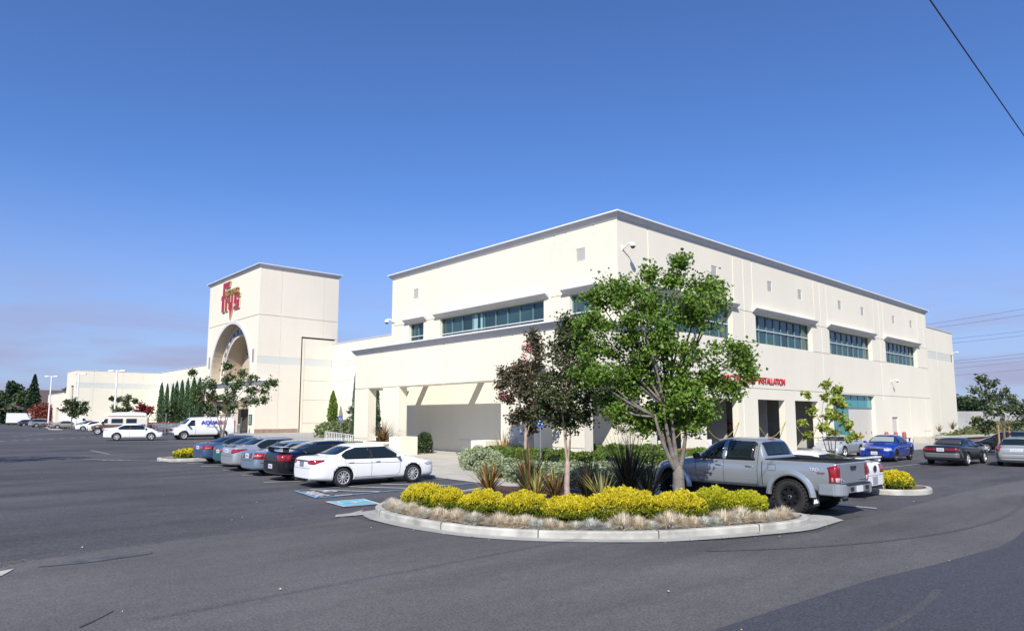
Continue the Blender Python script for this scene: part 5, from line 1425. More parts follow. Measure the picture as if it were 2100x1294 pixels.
c.line('door_seam', [(1.16, 1.24), (1.13, .80), (1.04, .66)], -90, M_TRIMB); c.line('door_seam', [(.26, 1.26), (.26, .64)], -90, M_TRIMB); c.line('door_seam', [(-.70, 1.72), (-.74, 1.26), (-.74, .64)], -90, M_TRIMB)
c.line('door_seam', [(1.04, .655), (-.74, .655)], -90, M_TRIMB); c.line('door_seam', [(-.87, 1.27), (-.87, .62)], -90, M_TRIMB, .02)
c.line('fuel_flap', [(-1.04, 1.20), (-1.25, 1.20), (-1.25, 1.05), (-1.04, 1.05), (-1.04, 1.20)], 90 - 180, M_TRIMB, .008)
c.line('crease_shade_line', [(1.1, .80), (-.74, .80)], -90, mat('crease_shade_dark', (.22, .25, .28), .4), .012)  # crease shading painted on as a darker ribbon of the body colour
c.handles((.40, -.50), 1.13); c.mirrors(1.0, 1.32, M_TRIMB, 1.35, .90)
# flares
for ax, rr in ((1.95, .53), (-1.62, .53)):
    for sd in (-1, 1):
        mb = MB(); prev = None
        for k in range(25):
            a = R(-14 + 208 * k / 24); z = .425 + .02
            r0, r1, r2 = rr - .02, rr + .03, rr + .115
            ring = []
            for r_, out in ((r0, .90), (r0 + .005, .975), (r1, .985), (r2 - .01, .955), (r2 + .01, .915)):
                ring.append((ax + r_ * math.cos(a), sd * out, max(.46, z + r_ * math.sin(a))))
            if prev:
                for j in range(4): mb.quad(prev[j], ring[j], ring[j + 1], prev[j + 1])
            prev = ring
        mb.build('fender_flare', SILV, c.root, True)
# bed liner, rails, hinges
mb = MB()
mb.box(-2.66, -1.02, -.735, .735, .845, .86)
for y in (-.78, .78): mb.box(-2.76, -.92, y - .055, y + .055, 1.305, 1.335)
mb.box(-1.02, -.90, -.78, .78, 1.305, 1.335); mb.box(-2.765, -2.69, -.72, .72, 1.30, 1.33)
mb.build('bed_liner', M_BLACK, c.root)
mb = MB()
for x, y in ((-1.5, .55), (-1.9, .3), (-2.3, -.2)): mb.blob((x, y, 1.02), (.3, .28, .17), 10, 6)
mb.build('bed_cargo', mat('black_sack', (.02, .02, .022), .6), c.root, True)
# tailgate and tail lamps, bumper
c.line('tailgate_seam', [(-.70, 1.27), (-.70, .80), (.70, .80), (.70, 1.27)], 180, M_TRIMB, .014, .004, False)
tail_lamps(c, -162, -2.76, -.84, [(-.13, .82), (.12, .84)], [(-.13, 1.23), (.0, 1.27), (.12, 1.20)]); c.decal('reverse_lamp', [(-.125, .84), (.10, .86)], [(-.125, .95), (.11, .96)], -162, mat('lamp_pinkish', (.6, .4, .4), .1, coat=1), .016, 5, 3, True, (-2.76, -.84))
mb = MB(); mb.box(-2.815, -2.77, -.13, .13, 1.13, 1.21); mb.build('tailgate_handle', M_BLACK, c.root)
mb = MB()
mb.box(-2.92, -2.70, -.62, .62, .60, .76, 0); mb.box(-2.91, -2.72, -.66, .66, .762, .80, 1)
mb.build('bumper_centre', [SILV, M_BLACK], c.root)
for s_ in (-1, 1):
    mb = MB(); pr = [(-2.93, .62), (-2.92, .72), (-2.86, .84), (-2.72, .93), (-2.34, .945), (-2.34, .90), (-2.6, .60)]
    pr = [(x, s_ * y) for x, y in pr]; mb.prism(pr, .53, .80); o = mb.build('bumper_corner', SILV, c.root); beveled(o, .025)
mb = MB(); mb.box(-2.945, -2.925, -.15, .15, .60, .74, 0); mb.build('licence_plate', M_PLATE, c.root)
mb = MB()
for y in (-.42, .42): mb.box(-2.94, -2.92, y - .08, y + .08, .64, .73)
mb.build('bumper_opening', M_BLACK, c.root)
for s_ in (-1, 1):
    mb = MB(); mb.box(-2.22, -2.20, s_ * .80 - .15, s_ * .80 + .15, .24, .66); q = mb.build('mud_flap', M_BLACK, c.root)
    mb = MB()
    for k in range(3): mb.tube([(-2.225, s_ * .80 - .10 + .08 * k, .31), (-2.225, s_ * .80 - .06 + .08 * k, .40), (-2.225, s_ * .80 - .02 + .08 * k, .31)], .018, 4)
    r_ = mb.build('flap_emblem', M_PLATE); r_.parent = q
    TL = frame((0, 0, 0), Vector((-s_, 0, 0)), Vector((0, 0, 1)), Vector((0, s_, 0)))
    yb = s_ * .942
    text_mesh('side_lettering', 'TRD', .105, mat('decal_pale', (.62, .60, .62), .5), c.root, .003, frame((-2.14 if s_ > 0 else -2.5, yb, 1.10), Vector((-s_, 0, 0)), Vector((0, 0, 1)), Vector((0, s_, 0))), 1.15, .0)
    text_mesh('side_lettering', 'SPORT', .06, mat('decal_dark_red', (.20, .03, .04), .5), c.root, .003, frame((-2.33 if s_ > 0 else -2.36, yb, 1.04), Vector((-s_, 0, 0)), Vector((0, 0, 1)), Vector((0, s_, 0))), 1.1, 0)
    text_mesh('door_lettering', 'TACOMA', .055, M_CHROME, c.root, .003, frame((1.0 if s_ > 0 else .6, s_ * .935, .86), Vector((-s_, 0, 0)), Vector((0, 0, 1)), Vector((0, s_, 0))), 1.5, .002)
text_mesh('tailgate_lettering', 'TACOMA', .06, M_CHROME, c.root, .003, frame((-2.79, -.33, .86), Vector((0, -1, 0)), Vector((0, 0, 1)), Vector((-1, 0, 0))), 1.3, .002)
text_mesh('tailgate_badge', 'V6', .07, M_CHROME, c.root, .003, frame((-2.79, .62, .86), Vector((0, -1, 0)), Vector((0, 0, 1)), Vector((-1, 0, 0))), 1.3, .002)
head_lamps(c, 35, F - .15, .70, [(-.22, .88), (.26, .90)], [(-.22, 1.06), (.2, 1.04)]); c.decal('grille', [(-.42, .82), (.42, .82)], [(-.46, 1.02), (.46, 1.02)], 0, M_TRIMB, .006)
mb = MB(); mb.box(-1.9, -1.35, -.5, .5, .36, .50); mb.tube([(-1.6, .1, .42), (.9, .1, .5)], .05, 6); mb.tube([(-2.5, -.5, .5), (-1.9, -.5, .52)], .035, 6); mb.build('axle', M_UNDER, c.root)
c.place(17.69, 9.6, 88)

# --- white coupe beyond it
P6 = dict(L=4.77, W=1.88, H=1.35, hn=.80, hc=.98, hb=.96, hd=1.06, xc=.75, x0=.05, x1=-.85, xb=-1.65, af=1.48, ar=-1.24, r=.34, wheel='five', zb=.2, rw=.58)
c = new('parked_car', 'white coupe with a pedestal spoiler and bright red tail lamps, half hidden by the pickup', 'car', GR, P6, WHITEP)
c.glasshouse(-.6); c.doors4(.6, -.75, -1.2, .96, four=False); c.mirrors(.35, 1.04)
c.decal('tail_lamp', [(.40, .74), (.80, .74)], [(.40, .98), (.78, .98)], 180, M_LRED, .008, 8, 4, True)
c.decal('side_lamp', [(-.18, .72), (.16, .76)], [(-.18, .97), (.16, .93)], -160, M_LRED, .008, 8, 4, True, (-2.3, -.84))
mb = MB(); mb.lathe([(0, 0), (.10, 0), (.10, .02), (0, .02)], 16, axis='x', c=(-2.42, 0, .86)); mb.build('badge', mat('badge_dark', (.06, .06, .07), .3, .6), c.root)
mb = MB(); mb.box(-2.36, -2.12, -.72, .72, 1.16, 1.20)
for s_ in (-1, 1): mb.box(-2.32, -2.14, s_ * .66 - .05, s_ * .66 + .05, 1.05, 1.165)
o = mb.build('spoiler', c.pm, c.root); beveled(o, .012)
mb = MB(); mb.box(-2.345, -2.33, -.09, .09, 1.085, 1.115); mb.build('stop_lamp', M_BLACK, c.root)
c.plate(180, .52, .36, .22, m=mat('plate_shadow', (.3, .31, .33), .5)); c.decal('diffuser', [(-.6, .25), (.6, .25)], [(-.55, .36), (.55, .36)], 180, M_TRIMB, .005)
mb = MB()
for s_ in (-1, 1): mb.tube([(-2.42, s_ * .55, .27), (-2.2, s_ * .55, .28)], .05, 8)
mb.build('exhaust_tip', M_CHROME, c.root)
c.line('bumper_seam', [(-.85, .66), (.85, .66)], 180, M_TRIMB, .01, mirror=False)
c.place(22.08, 10.3, 89)

# --- silver sports coupe facing us
P7 = dict(L=4.31, W=1.81, H=1.32, hn=.60, hc=.90, hb=.90, hd=.98, xc=.85, x0=.15, x1=-.55, xb=-1.60, af=1.32, ar=-1.33, r=.33, wheel='five', zb=.16, rw=.56)
c = new('parked_car', 'silver low sports coupe facing the camera under the small leafy tree', 'car', GR, P7, paint('silver_coupe', (.54, .56, .59), .5, .33))
c.glasshouse(-.9); c.doors4(.62, -.62, -1.2, .9, four=False); c.mirrors(.45, .97); c.handles((-.45,), .80)
head_lamps(c, 32, 1.85, .68, [(-.10, .52), (.14, .58), (.36, .68)], [(-.10, .64), (.14, .72), (.36, .74)])
c.decal('intake', [(-.62, .28), (.62, .28)], [(-.60, .42), (.60, .42)], 0, M_TRIMB, .006); c.plate(0, .44)
c.place(43.7, 17.75, 182)

# --- bright blue saloon with bonnet scoop facing us
P8 = dict(L=4.46, W=1.74, H=1.44, hn=.72, hc=.97, hb=.92, hd=1.02, xc=1.02, x0=.38, x1=-.80, xb=-1.35, af=1.32, ar=-1.22, r=.32, wheel='five', m_rim=M_RIMD, zb=.18, rw=.61, ws=M_SHADE)
c = new('parked_car', 'bright blue saloon with a bonnet scoop, black wheels and a silver sunshade in the windscreen', 'car', GR, P8, paint('bright_blue', (.008, .045, .36), .35, .25))
c.glasshouse(-.2); c.doors4(.86, -.2, -1.15, .92); c.mirrors(.72, 1.0); c.handles((-.0, -.95), .83)
c.line('windshield_trim', [(-.64, 1.03), (-.55, 1.32), (0, 1.35), (.55, 1.32), (.64, 1.03), (0, 1.05), (-.64, 1.03)], 0, M_TRIMB, .035, .012, False)
head_lamps(c, 25, 2.08, .60, [(-.20, .58), (.24, .62)], [(-.16, .72), (.10, .76), (.24, .73)]); c.decal('grille', [(-.34, .60), (.34, .60)], [(-.40, .70), (.40, .70)], 0, M_TRIMB, .006)
c.decal('intake', [(-.52, .24), (.52, .24)], [(-.50, .40), (.50, .40)], 0, M_TRIMB, .006); c.plate(0, .47, .33, .17)
mb = MB(); pr = [(1.50, .80), (1.50, .93), (1.44, .965), (1.0, .99), (.95, .9)]
i = len(mb.v); n = len(pr); mb.v += [(x, -.27, z) for x, z in pr] + [(x, .27, z) for x, z in pr]
mb.f += [tuple(range(n)), tuple(reversed(range(n, 2 * n)))] + [(k, (k + 1) % n, n + (k + 1) % n, n + k) for k in range(n)]; mb.m += [0] * (n + 2)
sc_ = mb.build('bonnet_scoop', c.pm, c.root); mb = MB(); mb.box(1.50, 1.505, -.24, .24, .85, .925); q = mb.build('scoop_opening', M_BLACK); q.parent = sc_
mb = MB(); mb.box(-2.15, -1.92, -.68, .68, 1.19, 1.22)
for s_ in (-1, 1): mb.box(-2.1, -1.95, s_ * .6 - .03, s_ * .6 + .03, 1.02, 1.19)
mb.build('spoiler', c.pm, c.root)
c.place(41.8, 14.25, 182)

# --- dark saloon seen from behind
P9 = dict(L=4.9, W=1.80, H=1.38, hn=.70, hc=.93, hb=.90, hd=1.00, xc=1.10, x0=.35, x1=-.75, xb=-1.35, af=1.55, ar=-1.30, r=.32, wheel='seven', zb=.2, rw=.64)
c = new('parked_car', 'dark grey saloon with full-width red tail lamps seen from behind at the right', 'car', GR, P9, paint('charcoal', (.018, .020, .022), .3, .35))
c.glasshouse(-.15); c.doors4(.92, -.15, -1.15, .9); c.mirrors(.78, .97); c.handles((.05, -.9), .80)
c.decal('rear_tint', [(-.58, 1.07), (.58, 1.07)], [(-.58, 1.08), (-.50, 1.25), (.50, 1.25), (.58, 1.08)], 180, mat('dusty_glass', (.055, .05, .048), .25), .012, 12, 5)
c.decal('tail_lamp', [(.20, .72), (.82, .72)], [(.20, .88), (.80, .88)], 180, M_LDRED, .008, 8, 4, True); c.decal('lamp_strip', [(.22, .78), (.80, .78)], [(.22, .83), (.79, .83)], 180, M_LRED, .014, 6, 3, True)
c.plate(180, .80); c.decal('rear_bumper', [(-.86, .40), (.86, .40)], [(-.86, .64), (.86, .64)], 180, mat('paint_grey_bumper', (.13, .135, .14), .5, .3), .012, 18, 4)
c.place(41.1, 10.7, -1)

# --- silver estate at the right edge
P10 = dict(L=4.60, W=1.75, H=1.43, hn=.72, hc=.97, hb=.93, hd=.97, xc=1.05, x0=.45, x1=-1.55, xb=-2.08, af=1.35, ar=-1.30, r=.32, wheel='seven', zb=.2, rw=.64, dlo_r=-1.98)
c = new('parked_car', 'silver estate car with red corner lamps, cut by the right edge of the photo', 'car', GR, P10, paint('silver_estate', (.40, .42, .41), .5, .35))
c.glasshouse(.1, three=-.95); c.doors4(.9, .1, -.85, .92); c.mirrors(.75, 1.0)
tail_lamps(c, -150, -2.22, -.74, [(-.18, .74), (.26, .78)], [(-.10, .98), (.22, .98)]); c.plate(180, .80, .5, .12); c.line('bumper_seam', [(-.8, .62), (.8, .62)], 180, M_TRIMB, .012, mirror=False)
c.decal('rear_bumper', [(-.80, .42), (.80, .42)], [(-.80, .60), (.80, .60)], 180, mat('paint_grey_bumper2', (.30, .31, .31), .5, .3), .012, 16, 4)
c.place(42.8, 8.25, 6)

# --- dark hatchback behind with its door open
P11 = dict(L=4.2, W=1.75, H=1.46, hn=.74, hc=1.0, hb=.95, hd=1.02, xc=1.10, x0=.40, x1=-1.25, xb=-1.85, af=1.30, ar=-1.25, r=.31, wheel='five', zb=.2, rw=.62, dlo_r=-1.7)
c = new('parked_car', 'black hatchback behind the dark saloon, near the staked tree', 'car', GR, P11, paint('black_hatch', (.010, .011, .012), .1, .25))
c.glasshouse(-.1); c.doors4(.9, -.1, -1.05, .93); c.mirrors(.75, 1.0); tail_lamps(c, -155, -2.02, -.74, [(-.15, .75), (.2, .78)], [(-.15, 1.0), (.2, 1.0)])
c.place(*at(2066, 46.5), 100)

# --- dark car behind the portico railing
c = new('parked_car', 'black domed hatchback seen between the portico columns behind the railing', 'car', None, P11, MATS['paint_black'])
c.glasshouse(-.1); c.doors4(.9, -.1, -1.05, .93); c.mirrors(.75, 1.0)
c.place(29.3, 48.6, 112)

# --- far lot: white hybrid saloon
P12 = dict(L=4.70, W=1.78, H=1.50, hn=.72, hc=1.02, hb=.95, hd=1.10, xc=1.32, x0=.35, x1=-.85, xb=-1.65, af=1.40, ar=-1.30, r=.33, wheel='five', zb=.19, rw=.60)
c = new('moving_car', 'white arched-roof saloon driving across the far lot in front of the camper van', 'car', GF, P12, WHITEP)
c.glasshouse(-.3); c.doors4(1.0, -.3, -1.3, .95); c.mirrors(.9, 1.02); c.handles((-.05, -1.1), .88)
tail_lamps(c, -140, -2.2, -.74, [(-.2, .86), (.26, .90)], [(-.2, 1.02), (.22, 1.02)], mat('lamp_frosted', (.5, .3, .32), .2)); head_lamps(c, -30, 2.1, -.74, [(-.2, .64), (.3, .76)], [(-.2, .74), (.3, .84)])
c.place(*at(276, 61.5), -14)

# --- vans
def van_stations(L_, W_, H_, nose, cowl, zb, wtop=.80):
    w = W_ / 2; f = L_ / 2; e = -L_ / 2
    return [(f, .74 * w, zb + .1, nose - .18, .66 * w, nose - .1, nose - .08), (f - .08, .86 * w, zb, nose - .1, .74 * w, nose - .02, nose), (f - .25, .95 * w, zb, nose, .8 * w, nose + .06, nose + .08),
            (f - .7, w, zb, nose + .06, .84 * w, nose + .14, nose + .18), (cowl + .08, w, zb, 1.14, .86 * w, 1.26, 1.3), (cowl - .05, w, zb, 1.18, .86 * w, 1.36, 1.40), (cowl - .35, w, zb, 1.2, .84 * w, 1.70, 1.74), (cowl - .62, w, zb, 1.2, wtop * w, H_ - .13, H_ - .08),
            (cowl - .85, w, zb, 1.2, wtop * w, H_ - .07, H_ - .02), (0, w, zb, 1.2, wtop * w, H_ - .05, H_), (e + .5, w, zb, 1.2, wtop * w, H_ - .05, H_), (e + .15, w, zb, 1.2, wtop * w, H_ - .06, H_ - .01), (e + .04, .98 * w, zb + .02, 1.2, wtop * .98 * w, H_ - .12, H_ - .08), (e, .94 * w, zb + .06, 1.15, wtop * .94 * w, H_ - .3, H_ - .28)]
VP = dict(L=5.5, W=2.0, H=2.1, hn=1.1, hc=1.3, hb=1.2, hd=1.2, xc=1.75, af=1.82, ar=-1.68, r=.37, wheel='steel', zb=.36, x0=1, x1=-2, xb=-2.6, arch=.45, tw=.23)
c = new('van', 'white plumbing van with a ladder rack and blue and red lettering', 'van', GF, VP, WHITEP, st=van_stations(5.5, 2.0, 2.1, 1.02, 1.8, .36))
c.decal('side_window', [(.88, 1.26), (1.60, 1.26)], [(.88, 1.80), (1.18, 1.80), (1.60, 1.30)], -90, M_AGLASS, .006, 10, 5, True)
c.decal('windshield', [(-.76, 1.42), (.76, 1.42)], [(-.76, 1.44), (-.7, 1.86), (0, 1.9), (.7, 1.86), (.76, 1.44)], 0, M_AGLASS, .006, 14, 6)
c.line('door_seam', [(.82, 1.85), (.82, .5)], -90, M_TRIMB, .02); c.line('door_seam', [(1.66, 1.2), (1.55, .62)], -90, M_TRIMB, .02); c.mirrors(1.5, 1.3, M_TRIMB, 1.6, .95)
c.decal('grille', [(-.55, .78), (.55, .78)], [(-.55, 1.0), (.55, 1.0)], 0, M_TRIMB, .006); head_lamps(c, 20, 2.65, .72, [(-.14, .80), (.14, .80)], [(-.14, .99), (.14, .99)]); c.decal('turn_lamp', [(.05, .80), (.30, .82)], [(.05, .99), (.30, .97)], -35, M_LAMB, .01, 5, 3, True, (2.62, -.82))
mb = MB(); mb.box(2.66, 2.82, -.92, .92, .46, .70); o = mb.build('front_bumper', M_CHROME, c.root); beveled(o, .04); c.plate(0, .58)
mb = MB()
for x in (1.0, -.2, -1.5, -2.5): mb.tube([(x, -.82, 2.0), (x, -.82, 2.26), (x, .82, 2.26), (x, .82, 2.0)], .025, 5)
for y in (-.78, .78): mb.tube([(1.3, y, 2.26), (-2.6, y, 2.26)], .025, 5)
mb.build('roof_rack', M_BLACK, c.root)
for sd in (-1, 1):
    yy = sd * 1.006
    ax = Vector((-sd, 0, 0))
    text_mesh('van_lettering', 'AQUA', .50, mat('lettering_blue', (.04, .05, .55), .4), c.root, .004, frame((.35 if sd > 0 else -2.0, sd * .985, 1.42), ax, Vector((0, .06 * -sd, 1)).normalized(), Vector((0, sd, 0))), 1.05, .02)
    text_mesh('van_lettering', 'TEK', .50, mat('lettering_red', (.55, .04, .04), .4), c.root, .004, frame((-1.15 if sd > 0 else -.5, sd * .985, 1.42), ax, Vector((0, .06 * -sd, 1)).normalized(), Vector((0, sd, 0))), .9, .01)
    text_mesh('van_small_lettering', 'Plumbing', .26, mat('lettering_grey', (.35, .37, .42), .5), c.root, .004, frame((-.1 if sd > 0 else -1.6, sd * .996, 1.12), ax, Vector((0, .04 * -sd, 1)).normalized(), Vector((0, sd, 0))), 1.1, .003)
c.place(*at(415, 65), 178)

# brown and cream camper van
VQ = dict(VP, H=2.1)
c = new('camper_van', 'brown and cream high-roof camper van with dark side windows', 'van', GF, VQ, paint('cream_van', (.60, .55, .46), .1, .4), st=van_stations(5.6, 2.0, 2.1, 1.05, 1.75, .36))
c.decal('brown_panel', [(-2.6, .50), (2.4, .50)], [(-2.6, 1.12), (1.8, 1.12), (2.4, .98)], -90, mat('paint_brown', (.11, .07, .055), .4, .2, coat=.6), .005, 26, 4, True)
c.decal('lower_stripe', [(-2.5, .52), (2.2, .52)], [(-2.5, .72), (2.2, .72)], -90, mat('paint_tan_stripe', (.30, .24, .19), .4), .010, 22, 2, True)
c.decal('side_window', [(.95, 1.24), (1.58, 1.24)], [(.95, 1.75), (1.2, 1.75), (1.58, 1.30)], -90, M_AGLASS, .008, 8, 4, True)
for a, b in ((-.45, .62), (-1.75, -.75)): c.decal('side_window', [(a, 1.24), (b, 1.24)], [(a, 1.74), (b, 1.74)], -90, M_AGLASS, .008, 8, 4, True)
c.decal('windshield', [(-.76, 1.42), (.76, 1.42)], [(-.76, 1.44), (-.7, 1.86), (0, 1.9), (.7, 1.86), (.76, 1.44)], 0, M_AGLASS, .006, 14, 6)
c.decal('rear_window', [(-.7, 1.2), (.7, 1.2)], [(-.7, 1.75), (.7, 1.75)], 180, M_AGLASS, .006, 14, 6)
hr = [(1.35, .70 * .9, 2.02, 2.06, .6, 2.08, 2.10), (1.15, .78, 1.98, 2.10, .66, 2.18, 2.20), (.7, .80, 1.98, 2.14, .70, 2.36, 2.40), (.3, .80, 1.98, 2.16, .70, 2.44, 2.48), (-1.2, .80, 1.98, 2.16, .70, 2.46, 2.50), (-2.3, .80, 1.98, 2.16, .70, 2.44, 2.48), (-2.62, .76, 1.98, 2.12, .66, 2.34, 2.37), (-2.70, .7, 2.0, 2.1, .6, 2.2, 2.22)]
o = body_mesh(hr, [mat('paint_roof_white', (.74, .73, .70), .4), M_UNDER], 2); o.name = 'high_roof'; o.parent = c.root
mb = MB(); mb.box(-2.5, 1.0, -.83, .83, 2.0, 2.05); mb.build('roof_stripe', mat('paint_stripe_grey', (.3, .25, .22), .4), c.root)
mb = MB(); mb.box(2.7, 2.84, -.92, .92, .46, .68); o = mb.build('front_bumper', M_CHROME, c.root); beveled(o, .04); c.decal('grille', [(-.55, .78), (.55, .78)], [(-.55, 1.0), (.55, 1.0)], 0, M_TRIMB, .006)
c.mirrors(1.45, 1.3, M_TRIMB, 1.5, .95)
c.root.scale = (1.08, 1, 1.03); c.place(*at(243, 79), 166)

def far_car(label, p, pm, x, y, hd, name='parked_car', cat='car', **kw):
    c = new(name, label, cat, GF, p, pm); c.glasshouse(kw.get('split', -.2), three=kw.get('three', False)); c.mirrors(p['xc'] - .35, p['hb'] + .05)
    tail_lamps(c, -150, -p['L'] / 2 + .12, -p['W'] / 2 * .85, [(-.2, p['hd'] - .3), (.26, p['hd'] - .26)], [(-.2, p['hd'] - .1), (.24, p['hd'] - .1)]); c.plate(180, .6)
    return c.place(x, y, hd)
far_car('champagne grey older saloon behind the small round tree in the far lot', dict(P9, lvl=2), paint('champagne', (.34, .32, .29), .5, .35), *at(138, 117), -12)
P13 = dict(L=4.6, W=1.80, H=1.70, hn=.88, hc=1.10, hb=1.08, hd=1.12, xc=1.15, x0=.5, x1=-1.7, xb=-2.1, af=1.35, ar=-1.3, r=.36, wheel='five', zb=.28, rw=.66, dlo_r=-2.0)
far_car('silver and black estate in the far lot, left of the champagne saloon', P13, paint('silver_far', (.38, .40, .42), .5, .35), *at(88, 136), 8, three=-.95)
far_car('dark blue hatchback leftmost of the far parked cars', P11, paint('navy', (.02, .03, .07), .3, .3), *at(60, 152), 12)
far_car('white low car just left of the camper van', P0, WHITEP, *at(196, 100), 168)
far_car('pale blue car nose showing left of the camper van, behind the white one', P3, paint('steel_blue', (.12, .17, .30), .4, .35), *at(186, 108), 168)
c = new('van', 'white windowless cargo van behind the champagne saloon', 'van', GF, VP, WHITEP, st=van_stations(5.5, 2.0, 2.1, 1.02, 1.8, .36))
c.decal('side_window', [(.88, 1.26), (1.60, 1.26)], [(.88, 1.80), (1.18, 1.80), (1.60, 1.30)], -90, M_AGLASS, .006, 10, 5, True)
c.decal('windshield', [(-.76, 1.42), (.76, 1.42)], [(-.76, 1.44), (-.7, 1.86), (0, 1.9), (.7, 1.86), (.76, 1.44)], 0, M_AGLASS, .006, 14, 6)
c.place(*at(158, 132), -10)

# white box trailer at the far left
t = thing('box_trailer', 'long plain white box trailer parked before the trees at the far left', 'trailer', (*at(41, 172), .2), R(-6), GF)
mb = MB(); mb.box(-2.85, 2.85, -1.2, 1.2, .85, 3.3); mb.build('box', M_WHITE, t)
mb = MB(); mb.box(-2.8, 2.8, -.9, .9, .6, .85); mb.box(-2.3, -2.1, -.9, .9, 0, .6); mb.build('chassis', M_BLACK, t)
for x in (1.2, 2.2):
    for y in (-1.05, 1.05): w = MB(); w.lathe([(0, -.13), (.5, -.13), (.5, .13), (0, .13)], 16, axis='y', c=(x, y, .5)); w.build('wheel', M_TYRE, t)
mb = MB(); mb.box(-2.87, 2.87, -1.22, 1.22, 3.27, 3.34); mb.build('roof_rail', M_METAL, t)
# parked motorcycle
t = thing('motorcycle', 'dark motorcycle with a red tank parked by the champagne saloon', 'motorcycle', (*at(94, 118), .45), R(-20), GF)
for x in (-.7, .7): w = MB(); w.lathe([(.2, -.05), (.32, -.05), (.32, .05), (.2, .05), (.2, -.05)], 18, axis='y', c=(x, 0, .32)); w.tube([(x - .2, 0, .32), (x + .2, 0, .32)], .02, 4); w.tube([(x, 0, .12), (x, 0, .52)], .02, 4); w.build('wheel', M_TYRE, t)
mb = MB(); mb.blob((.15, 0, .85), (.3, .15, .14), 12, 8); mb.build('fuel_tank', REDP, t, True)
mb = MB(); mb.blob((-.35, 0, .8), (.38, .13, .08), 12, 6); mb.build('seat', M_BLACK, t, True)
mb = MB(); mb.box(-.25, .3, -.16, .16, .3, .65); mb.tube([(.7, .08, .32), (.5, .08, .95)], .03, 5); mb.tube([(.7, -.08, .32), (.5, -.08, .95)], .03, 5); mb.tube([(.45, -.35, 1.05), (.5, 0, 1.0), (.45, .35, 1.05)], .02, 5); mb.tube([(-.7, 0, .32), (0, 0, .4), (.4, 0, .8)], .035, 5); mb.build('frame', M_TRIMB, t)
# ------------------------------------------------------------------ plants
FV = Vector((.6726, .7400, 0)); RV = Vector((.7400, -.6726, 0)); DP = 1387.0
M_BARK = mat('grey_bark', (.165, .145, .125), .9, var=(5, .3, 6), bump=(18, .7, .03))
M_BARKP = mat('pinkish_bark', (.36, .27, .22), .85, var=(5, .25, 6), bump=(12, .3))
M_BARKD = mat('dark_bark', (.10, .08, .065), .9, var=(5, .3))
def leafm(name, a, b, tr=.28, rough=.5): return mat(name, a, rough, island=b, trans=tr, spec=.4)
L_BIG = leafm('leaf_bright', (.065, .145, .015), (.20, .31, .042), .34)
L_MYR = leafm('leaf_myrtle', (.022, .044, .014), (.095, .11, .038), .15, .65)
L_SPARSE = leafm('leaf_olive', (.040, .068, .026), (.12, .145, .055), .2)
L_MAG = leafm('leaf_yellow_green', (.16, .24, .03), (.38, .42, .08), .3)
L_RED = leafm('leaf_dark_red', (.10, .018, .016), (.26, .03, .045), .2)
L_FLOWER = leafm('flower_red', (.42, .02, .06), (.60, .06, .12), .2)
L_CYP = leafm('leaf_cypress', (.020, .062, .022), (.055, .13, .042), .1)
L_CON = leafm('leaf_conifer', (.014, .036, .018), (.045, .08, .035), .1)
L_FAR = leafm('leaf_far', (.030, .055, .022), (.085, .115, .04), .15)
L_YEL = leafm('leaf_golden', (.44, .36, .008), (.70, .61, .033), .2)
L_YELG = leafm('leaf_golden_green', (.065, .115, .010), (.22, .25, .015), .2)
L_HEDGE = leafm('leaf_hedge', (.06, .12, .014), (.16, .23, .035), .25)
L_VAR = leafm('leaf_variegated', (.15, .21, .09), (.46, .50, .32), .2)
L_DKSH = leafm('leaf_dark_shrub', (.02, .042, .014), (.06, .09, .03), .15)
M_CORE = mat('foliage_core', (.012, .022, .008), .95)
def leaf(mb, p, s, rg, el=2.0, up=None, m=0):
    d = Vector((rg.gauss(0, 1), rg.gauss(0, 1), rg.gauss(0, .8)))
    if up: d = d * .6 + up
    d.normalize()
    q = d.cross(Vector((rg.gauss(0, 1), rg.gauss(0, 1), rg.gauss(0, 1)))).normalized() * (s / el)
    nn = d.cross(q).normalized() * s * .12
    i = len(mb.v); a = p - d * s * .5
    mb.v += [tuple(a), tuple(p + q + nn), tuple(p + d * s * .5), tuple(p - q + nn)]
    mb.f.append((i, i + 1, i + 2, i + 3)); mb.m.append(m)
def curve(a, b, bend, n=6):
    a, b = Vector(a), Vector(b); c = (a + b) / 2 + Vector(bend)
    return [a * (1 - t) ** 2 + c * 2 * t * (1 - t) + b * t * t for t in [k / n for k in range(n + 1)]]
